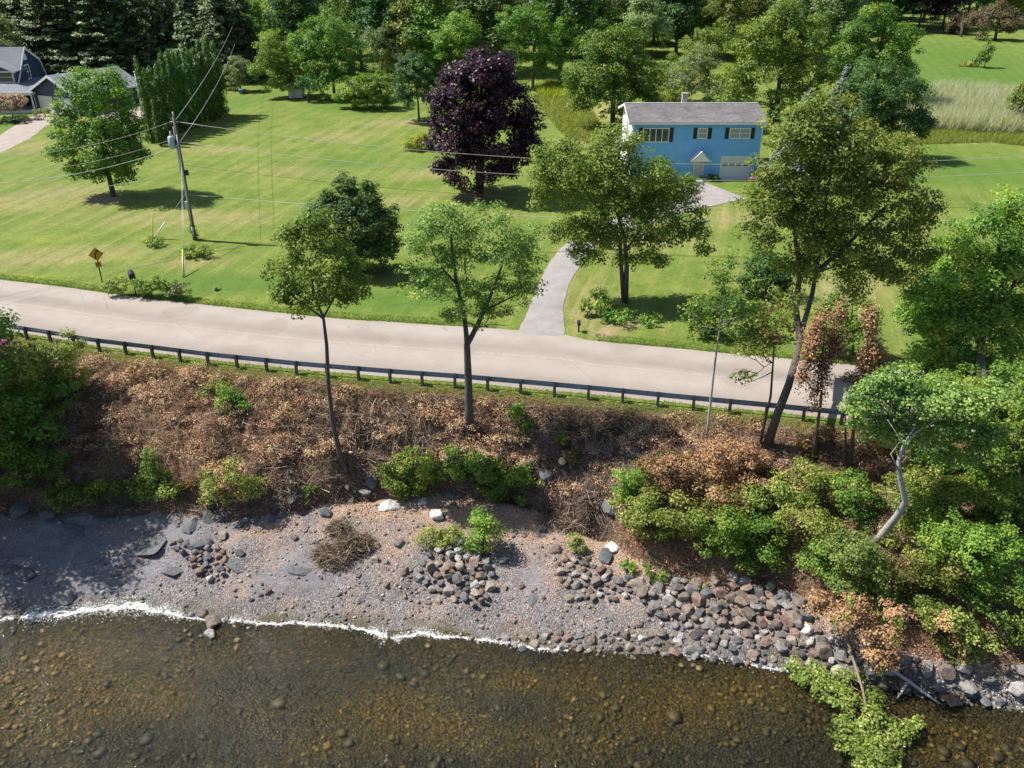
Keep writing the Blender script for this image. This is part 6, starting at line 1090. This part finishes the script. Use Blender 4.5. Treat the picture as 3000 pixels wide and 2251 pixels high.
def gwin(y0, y1, z0, z1, nm_='window', arch=False):
    mb = MB(); mb.box(.0, .06, y0-.12, y0, z0-.12, z1+.12); mb.box(0, .06, y1, y1+.12, z0-.12, z1+.12); mb.box(0, .06, y0, y1, z0-.12, z0); mb.box(0, .06, y0, y1, z1, z1+.12); mb.box(0.002, .05, y0, y1, (z0+z1)/2-.04, (z0+z1)/2+.04); mb.box(0.002, .048, (y0+y1)/2-.03, (y0+y1)/2+.03, z0, z1)
    o = mb.build(nm_, TRIM, nh); mb = MB(); mb.box(-.01, .02, y0, y1, z0, z1); mb.build('pane', GLASS, o)
gwin(D*.42, D*.42+1.0, 3.6, 5.3)
mb = MB(); ar = [(D*.5-.42, pkz-1.5), (D*.5+.42, pkz-1.5)] + [(D*.5+.42*cos(a), pkz-1.1+.5*sin(a)) for a in np.linspace(0, pi, 9)]; mb.prism(ar, 'x', .0, .05); mb.build('arched_vent', TRIM, nh)
# porch along the front and round the gable side
pz = 2.55; mb = MB(); mb.prism([(-2.6, pz), (-2.6, pz+.12), (-.02, pz+.95), (-.02, pz+.8)], 'x', -WL, .003); mb.add([(0.004,-2.6,pz+.12), (3.4,-2.6,pz+.12), (3.4,6.2,pz+.12), (.004,6.2,pz+.95), (.004,-.02,pz+.95), (0.004,-2.6,pz), (3.4,-2.6,pz), (3.4,6.2,pz), (.004,6.2,pz)], [(0,1,4), (1,2,3,4), (0,5,6,1), (1,6,7,2), (5,8,7,6)]); mb.build('porch_roof', SHB, nh)
for (xx, yy) in [(3.25,-2.45), (3.25,.2), (3.25,3.0), (3.25,5.9), (.3,-2.45), (-3.2,-2.45), (-6.5,-2.45), (-9.8,-2.45)]: mb = MB(); mb.box(xx-.08, xx+.08, yy-.08, yy+.08, -.2, pz+.002); mb.build('porch_post', TRIM, nh)
mb = MB(); mb.box(-WL, 3.45, -2.7, -2.61, pz-.22, pz+.10); mb.box(3.41, 3.47, -2.6, 6.2, pz-.22, pz+.10); mb.build('porch_fascia', TRIM, nh)
mb = MB(); mb.box(-WL, 3.4, -2.6, -.01, -.3, .35); mb.box(.01, 3.4, -.01, 6.2, -.3, .35); mb.build('porch_floor', GREYP, nh)
# dormer
dx0 = PY(-60,190,NY+1)[0]-NX; dx1 = PY(45,190,NY+1)[0]-NX-.1; dm_ = (dx0+dx1)/2; dzt = PY(20,205,NY+.9)[2]-NZ; print('dormer', dx0, dx1, dzt)
z0d = 3.2; mb = MB(); mb.box(dx0, dx1, .55, 3.4, z0d, z0d+1.75); mb.prism([(dx0, z0d+1.75), (dx1, z0d+1.75), (dm_, z0d+2.7)], 'y', .55, 3.6); dr = mb.build('dormer', NAVY, nh)
mb = MB()
for s_, xe in ((-1, dx0), (1, dx1)): mb.add([(dm_, .2, z0d+2.78), (xe+s_*.25, .2, z0d+1.62), (xe+s_*.25, 3.9, z0d+1.62), (dm_, 3.9, z0d+2.78), (dm_, .2, z0d+2.90), (xe+s_*.25, .2, z0d+1.76), (xe+s_*.25, 3.9, z0d+1.76), (dm_, 3.9, z0d+2.90)], [(0,1,2,3), (4,7,6,5), (0,4,5,1), (1,5,6,2)])
mb.build('dormer_roof', SHB, dr); mb = MB()
for s_, xe in ((-1, dx0), (1, dx1)): mb.add([(dm_, .19, z0d+2.66), (xe+s_*.25, .19, z0d+1.5), (xe+s_*.25, .19, z0d+1.78), (dm_, .19, z0d+2.93), (dm_, .16, z0d+2.66), (xe+s_*.25, .16, z0d+1.5), (xe+s_*.25, .16, z0d+1.78), (dm_, .16, z0d+2.93)], [(0,3,2,1), (4,5,6,7), (0,1,5,4), (3,7,6,2)])
mb.build('dormer_trim', TRIM, dr); win(dr, dx0+.45, dx1-.45, z0d+.4, z0d+1.6, .55, 1, GLASS, fw=.16)
# low link roof between house and garage
lk = MB(); lk.box(3.0, 8.2, 5.0, 9.2, -.3, 2.5); lk.build('link_wall', NAVY, nh); mb = MB(); mb.prism([(4.6, 2.45), (4.6, 2.6), (7.1, 3.7), (7.1, 3.55)], 'x', 2.6, 8.6); mb.prism([(7.102, 3.7), (9.6, 2.6), (9.6, 2.45), (7.102, 3.55)], 'x', 2.6, 8.6); mb.build('link_roof', SHB, nh)
# garage, turned towards the road
gc = G(418,300,False); gE = PY(419,236,gc[1]); print('garage', gc, gE)
ga_ = math.atan2(.45, .9); L_, W_ = 10.5, 8.4; gh = 2.75
# local frame: +y along the ridge away from the road, +x to the right; the far right corner sits at gc
ex, ey = np.array([cos(-ga_), sin(-ga_)]), np.array([sin(ga_), cos(ga_)])
org = gc[:2] - ex*W_ - ey*L_; gz0 = float(terr(org[0], org[1], False))
gar = empty('garage', (org[0], org[1], gz0), 'navy garage with a pale grey gable roof beside the cedar hedge', 'garage', rz=-ga_)
mb = MB(); mb.box(0, W_, 0, L_, -.5, gh); mb.prism([(0, gh), (W_, gh), (W_/2, gh+2.0)], 'y', 0, L_); mb.build('wall', NAVY, gar)
mb = MB(); s_ = 2.0/(W_/2); o_ = .4
mb.prism([(-o_, gh-o_*s_+.05), (-o_, gh-o_*s_+.2), (W_/2, gh+2.2), (W_/2, gh+2.05)], 'y', -.4, L_+.4); mb.prism([(W_/2+.002, gh+2.2), (W_+o_, gh-o_*s_+.2), (W_+o_, gh-o_*s_+.05), (W_/2+.002, gh+2.05)], 'y', -.4, L_+.4); mb.build('roof', SHB, gar)
mb = MB(); mb.prism([(-o_, gh-o_*s_-.1), (-o_, gh-o_*s_+.22), (W_/2, gh+2.22), (W_+o_, gh-o_*s_+.22), (W_+o_, gh-o_*s_-.1), (W_/2, gh+1.9)], 'y', -.46, -.402); mb.box(W_+o_, W_+o_+.05, -.4, L_+.4, gh-o_*s_-.05, gh-o_*s_+.2); mb.box(-.02, .1, -.03, -.002, -.4, gh); mb.box(W_-.1, W_+.02, -.03, -.002, -.4, gh); mb.build('trim', TRIM, gar)
mb = MB(); mb.box(.9, 3.7, -.06, -.003, 0, 2.2); mb.build('garage_door', flat('garage_white', (.7,.7,.7)), gar); mb = MB(); mb.box(4.7, 7.5, -.06, -.003, 0, 2.2); mb.build('garage_door', GREYP, gar)
# white mast
def upright(name, label, cat, base, toppy, r, mat, part='shaft', cap=None):
    b = G(*base, False); z = PY(base[0], toppy, b[1])[2]-b[2]; root = empty(name, b, label, cat); mb = MB(); mb.tube([(0,0,-.1), (0,0,z)], [r, r*.8], 8); mb.build(part, mat, root)
    if cap: mb = MB(); mb.tube([(0,0,z), (0,0,z+cap)], [r*1.8, r*1.2], 8); mb.build('cap', GREYP, root)
    return root, b, z
upright('flagpole', 'plain white mast standing by the right corner of the navy garage', 'mast', (417,326), 213, .10, TRIM, cap=.15)
upright('utility_pole', 'pale utility pole deep among the spruces', 'utility pole', (743,120), -60, .16, BK['pale'])
# shed
sb = G(848,288,False); ks = depth(sb)/F; sh = empty('shed', sb, 'tiny white shed with sloping brown roof at the back of the lawn', 'shed'); W_s = 38*ks; H_s = 2.1
mb = MB(); mb.box(-.1, W_s, 0, 1.8, -.2, H_s); mb.build('wall', WHT, sh); mb = MB(); mb.prism([(-.35, H_s+.0), (-.35, H_s+.12), (2.2, H_s+.62), (2.2, H_s+.5)], 'x', -.55, W_s+.3); mb.build('roof', flat('shed_roof', (.24,.19,.16), .9), sh); mb = MB(); mb.box(.3, 1.0, -.03, -.003, 0, 1.7); mb.build('door', GREYP, sh)
b = G(710,275,False); root = empty('plastic_tub', b, 'blue plastic tub under the small grey-green tree', 'tub'); mb = MB(); mb.tube([(0,0,0), (0,0,.6), (0,0,.62)], [.42, .52, .56], 14); mb.build('tub', flat('blue_plastic', (.05,.18,.40), .4), root); mb = MB(); mb.tube([(0,0,.621), (0,0,.66)], [.5, .45], 14); mb.build('lid', flat('blue_lid', (.08,.25,.48), .4), root)
# ---------------------------------------------------------------- guardrail
gr = empty('guardrail', (0, float(Yg(0)), 5.95), 'long weathered steel guardrail on posts between the road and the bank', 'guardrail')
xs = np.arange(-46, 46, .05); pp = np.column_stack([xs, Yg(xs)+.05]); sg = np.r_[0, np.cumsum(np.linalg.norm(np.diff(pp, axis=0), axis=1))]; px_ = PZ(447, 1050, 5.95)[0]; s0 = np.interp(px_, xs, sg)
off = np.array(gr.location); post = None
def W(t): # W-beam section: (out towards road, height)
    return [(.0,.155),(.015,.15),(.065,.11),(.08,.085),(.065,.06),(.01,.02),(.0,.0),(.01,-.02),(.065,-.06),(.08,-.085),(.065,-.11),(.015,-.15),(.0,-.155)]
sec = W(0); th = [(-.006+a, b_) for a, b_ in sec][::-1]; full = sec+th; n_ = len(full); sv = np.arange(0, sg[-1], .95); V = []; Fq = []
for i, s in enumerate(sv):
    x, y = np.interp(s, sg, pp[:, 0]), np.interp(s, sg, pp[:, 1]); x2, y2 = np.interp(s+.1, sg, pp[:, 0]), np.interp(s+.1, sg, pp[:, 1]); tx_, ty_2 = (x2-x), (y2-y); L = math.hypot(tx_, ty_2) or 1; nxx, nyy = -ty_2/L, tx_/L
    for a, h_ in full: V.append((x+nxx*(a+.09)-off[0], y+nyy*(a+.09)-off[1], 5.96+.60+h_-off[2]))
for i in range(len(sv)-1):
    for k_ in range(n_): Fq.append((i*n_+k_, (i+1)*n_+k_, (i+1)*n_+(k_+1) % n_, i*n_+(k_+1) % n_))
link('rail', mesh_np('rail', V, Fq, GALV), gr)
step = 1.905; s = s0 - int(s0/step)*step + .001
while s < sg[-1]-.2:
    x, y = np.interp(s, sg, pp[:, 0]), np.interp(s, sg, pp[:, 1]); zg = float(terr(x, y-.12)); loc = (x-off[0], y-off[1]-.05, 0); hgt = 5.96+.80-off[2]
    if post is None:
        mb = MB(); mb.box(-.075, .075, -.075, -.062, -1.1, hgt); mb.box(-.075, .075, .062, .075, -1.1, hgt); mb.box(-.006, .006, -.062, .062, -1.1, hgt-.001); mb.box(-.07, .07, .077, .125, hgt-.40, hgt-.02); o = post = mb.build('post', POSTM, gr)
    else: o = post.copy(); COL.objects.link(o); o.parent = gr
    o.location = loc; o.rotation_euler = (R.normal()*.012, R.normal()*.02, -.13+R.normal()*.03); s += step
# ---------------------------------------------------------------- utility pole, wires
pb = G(571,703,False); ptop = PY(508,340,pb[1]); PX = ptop; print('pole', pb, ptop)
pole = empty('utility_pole', pb, 'tall wooden utility pole with a blue-grey transformer on the lawn', 'utility pole'); tp = Vector(ptop)-Vector(pb)
def on(t, dx=0, dy=0): q = tp*t; return Vector((q.x+dx, q.y+dy, q.z))
mb = MB(); mb.tube([on(-.03), on(.5), on(1)], [.165, .14, .11], 12); mb.build('pole', WOODP, pole)
mb = MB(); mb.tube([on(.03,.0,-.21), on(.30,.02,-.19), on(.60,.03,-.17), on(.86,.06,-.16)], .045, 8); mb.build('conduit', GREYP, pole)
mb = MB(); mb.tube([on(.555,-.19,-.05), on(.70,-.17,-.05), on(.83,-.16,-.05), on(.92,-.14,-.05)], .035, 7); mb.build('conduit', GREYP, pole)
zt_ = .80; mb = MB(); c_ = on(zt_, -.46, -.05); mb.tube([c_-Vector((0,0,.48)), c_-Vector((0,0,.44)), c_+Vector((0,0,.40)), c_+Vector((0,0,.48))], [.22, .27, .27, .18], 14); tk = mb.build('transformer', TANKM, pole)
mb = MB(); mb.tube([c_+Vector((0,0,.48)), c_+Vector((0,0,.60)), c_+Vector((.02,0,.85))], [.07, .09, .04], 8); mb.build('bushing', PORC, tk); mb = MB(); mb.box(c_.x+.24, c_.x+.38, c_.y-.06, c_.y+.06, c_.z-.2, c_.z+.25); mb.build('bracket', DARKM, tk)
mb = MB(); mb.tube([on(1), on(1)+Vector((0,0,.12)), on(1)+Vector((0,0,.30))], [.05, .09, .05], 8); mb.build('insulator', PORC, pole)
for t_, dx in ((.955,.2), (.955,-.2), (.80,.18), (.80,-.72)): q = on(t_, dx, 0); mb = MB(); mb.tube([q-Vector((.09,0,0)), q+Vector((.09,0,0))], [.05,.05], 8); mb.build('insulator', PORC, pole)
mb = MB(); q = on(.56, .30, -.02); mb.box(q.x-.12, q.x+.12, q.y-.1, q.y+.1, q.z-.2, q.z+.2); mb.build('equipment_box', BLK, pole)
mb = MB(); q = on(.30, -.12, -.2); mb.box(q.x-.11, q.x+.09, q.y-.08, q.y+.08, q.z-.3, q.z+.3); mb.build('meter_box', GREYP, pole)
mb = MB(); mb.tube([on(.05,.02,-.21), on(.115,.03,-.2)], .09, 8); mb.build('riser_guard', GREYP, pole)
WIRE = flat('bare_wire', (.50,.49,.46), .45, .2); WBLK = flat('black_cable', (.03,.03,.03), .6)
def wire(name, label, a, b, sag, r=.012, mat=WIRE, n=40, grp=None):
    a, b = Vector(a), Vector(b); mb = MB(); mb.tube([a.lerp(b, i/n) - Vector((0, 0, sag*4*(i/n)*(1-i/n))) for i in range(n+1)], r, 5)
    o = mb.build(name, mat); return tag(o, label, 'wire', grp)
P0 = Vector(pb)
E = lambda px, py, Y: Vector(PY(px, py, Y))
wire('power_line', 'uppermost bright wire running right from the pole head over the lawn', P0+on(.955,.3), E(3500,420,59), 2.3, .018)
wire('power_line', 'second bright wire running right from beside the transformer', P0+on(.80,.28), E(3500,468,59), 2.2, .018)
wire('phone_cable', 'thin dark cable running right from the middle of the pole', P0+on(.62,.12), E(3500,585,58), 1.8, .010, WBLK)
wire('phone_cable', 'thick low cable with a black sleeve running right from the pole', P0+on(.38,.12), E(3500,625,58), 1.3, .018, GREYP)
wire('power_line', 'uppermost wire running left from the pole head past the round maple', P0+on(.955,-.3), E(-400,445,55), 1.3, .014)
wire('power_line', 'wire running left from the top of the transformer', P0+on(.81,-.8), E(-400,500,55), 1.2, .014)
wire('power_line', 'twisted wire running left from below the transformer', P0+on(.76,-.3), E(-400,535,55), 1.2, .020, GREYP)
wire('phone_cable', 'lowest cable running left from the pole past the round maple', P0+on(.58,-.15), E(-400,545,55), 1.2, .014, GREYP)
wire('power_line', 'higher of two wires running back from the pole towards the spruces', P0+on(.97,.1,.1), G(743,120,False)+np.array([0,0,10.5]), 1.6, .014, GREYP)
wire('power_line', 'lower of two wires running back from the pole towards the spruces', P0+on(.80,.1,.1), G(743,120,False)+np.array([0,0,8.5]), 2.2, .014, GREYP)
sl0 = P0+on(.38,.12); mb = MB(); e3 = E(3500,625,58); qa, qb = sl0.lerp(e3, .022)-Vector((0,0,.11)), sl0.lerp(e3, .038)-Vector((0,0,.19)); mb.tube([qa, qb], .05, 8); tag(mb.build('cable_sleeve', WBLK), 'short black splice sleeve on the thick low cable beside the pole', 'sleeve')
def guy(t, ground, gpy, label, mat=YELG, lbl2=''):
    g_ = Vector(G(*ground, False)); a = P0+on(t, 0, -.1); root = empty('guy_wire', g_, label, 'guy wire'); mb = MB(); mb.tube([(0,0,-.05), a-g_], .012, 5); mb.build('wire', WIRE, root)
    d = (a-g_).normalized(); mb = MB(); mb.tube([d*.05, d*gpy], .055, 7); mb.build('guard', mat, root)
guy(.62, (536,815), 2.5, 'guy wire with a yellow guard, its foot behind the roadside bed'); guy(.60, (541,813), 1.9, 'guy wire with a whitish guard just right of the yellow one by the roadside bed', TRIM)
guy(.40, (449,700), 2.0, 'guy wire with a whitish guard left of the pole, leaning towards it', TRIM)
g_ = Vector(G(447,699,False)); root = empty('guy_marker', g_, 'yellow guard stake left of the pole, steeper than the white one it crosses', 'stake'); mb = MB(); mb.tube([(0,0,-.05), (.45,0,2.2)], .05, 7); mb.build('guard', YELG, root)
C, S, Nn, T, CC = crown([(tuple(on(.03)), (.22,.22,.8)), (tuple(on(.09)), (.18,.18,.5))], .14, dens=1.0, cr=.25); iv = link('climbing_ivy', leaves_mesh('climbing_ivy', C+np.array(pb), S, Nn, T, LM['dark'])); tag(iv, 'ivy climbing the foot of the utility pole', 'ivy')
# ---------------------------------------------------------------- road sign, mailboxes, stone
sb = G(300,828,False); sz = PY(284,745,sb[1]); sg_ = empty('road_sign', sb, 'yellow diamond curve warning sign with arrow on a tilted brown post', 'road sign'); sg_.rotation_euler = (0, radians(1), radians(28))
mb = MB(); mb.tube([(0,0,-.3), (0,0,2.6)], .045, 8); mb.build('post', flat('rusty_post', (.10,.06,.045), .8), sg_)
kS = depth(sb)/F; hs = 20*kS*1.02; zc = 2.2
mb = MB(); q = .52; mb.add([(0,-.07,zc-q), (q,-.07,zc), (0,-.07,zc+q), (-q,-.07,zc), (0,-.055,zc-q), (q,-.055,zc), (0,-.055,zc+q), (-q,-.055,zc)], [(0,1,2,3), (7,6,5,4), (0,4,5,1), (1,5,6,2), (2,6,7,3), (3,7,4,0)]); pn = mb.build('panel', YEL, sg_)
mb = MB(); arc = [(-.06-.02, zc-.34), (-.09, zc-.16), (-.06, zc), (.0, zc+.12), (.09, zc+.22)]; wd_ = .045
for (a0_, c0_), (a1_, c1_) in zip(arc[:-1], arc[1:]):
    d0 = Vector((a1_-a0_, 0, c1_-c0_)).normalized(); nn = Vector((-d0.z, 0, d0.x))*wd_; mb.add([(a0_-nn.x, -.0735, c0_-nn.z), (a0_+nn.x, -.0735, c0_+nn.z), (a1_+nn.x, -.0735, c1_+nn.z), (a1_-nn.x, -.0735, c1_-nn.z)], [(0,1,2,3)])
mb.add([(-.04, -.0735, zc+.24), (.20, -.0735, zc+.12), (.17, -.0735, zc+.36)], [(0,1,2)]); mb.build('arrow', BLK, pn)
mb = MB(); mb.box(-.2, .2, -.07, -.055, 1.22, 1.62); sp2_ = mb.build('speed_plate', YEL, sg_)
def digit(s_, x, z, h, mbx, yy=-.0735):
    seg = {'a': (0,1,.5,1), 'b': (.5,1,.5,.5), 'c': (.5,.5,.5,0), 'd': (0,0,.5,0), 'e': (0,.5,0,0), 'f': (0,1,0,.5), 'g': (0,.5,.5,.5)}; on_ = {'3': 'abcdg', '5': 'afgcd'}[s_]
    for ch in on_: x0, z0, x1, z1 = seg[ch]; t = .03; mbx.box(x+min(x0, x1)*h-t/2, x+max(x0, x1)*h+t/2, yy-.001, yy, z+min(z0, z1)*h-t/2, z+max(z0, z1)*h+t/2)
mb = MB(); digit('3', -.13, 1.32, .2, mb); digit('5', .03, 1.32, .2, mb); mb.build('lettering', BLK, sp2_)
def mailbox(px, py, label, hgt=1.1, s=1.0, flag=True, rz=0):
    b = G(px, py, False); root = empty('mailbox', b, label, 'mailbox', rz=rz); mb = MB(); mb.box(-.05, .05, -.05, .05, -.2, hgt); mb.build('post', BK['brown'], root)
    mb = MB(); ar = [(-.13*s, hgt), (.13*s, hgt), (.13*s, hgt+.16*s)] + [(.13*s*cos(a), hgt+.16*s+.13*s*sin(a)) for a in np.linspace(0, pi, 8)][1:-1] + [(-.13*s, hgt+.16*s)]; mb.prism(ar, 'y', -.28*s, .28*s); bx = mb.build('box', BLK, root)
    mb = MB(); mb.box(.133*s, .145*s, .0, .04, hgt+.1, hgt+.34); mb.box(.133*s, .145*s, .04, .12, hgt+.26, hgt+.34); mb.build('flag', flat('mail_flag', (.4,.02,.02)), bx)
mailbox(398,862,'dark mailbox rising out of the leafy roadside bed', 1.25, 1.6, rz=.5); mailbox(1695,972,'dark mailbox on a short post right of the stone drive mouth', .5, .8)
upright('reflector_stake', 'thin pale stake beside the mailbox at the drive mouth', 'stake', (1679,945), 908, .02, GREYP)
rock(495, 858, 13, 9, 'boulder', 'white painted stone in front of the roadside bed', me=PM[0], ratio=1.1, lift=.3)
b = G(2868,1238,False); root = empty('concrete_block', b, 'pale concrete slab end beside the road behind the right hand trees', 'block'); mb = MB(); mb.box(-.35, .3, -.5, .7, -.1, .5); mb.build('slab', CONC, root, bevel=.03)
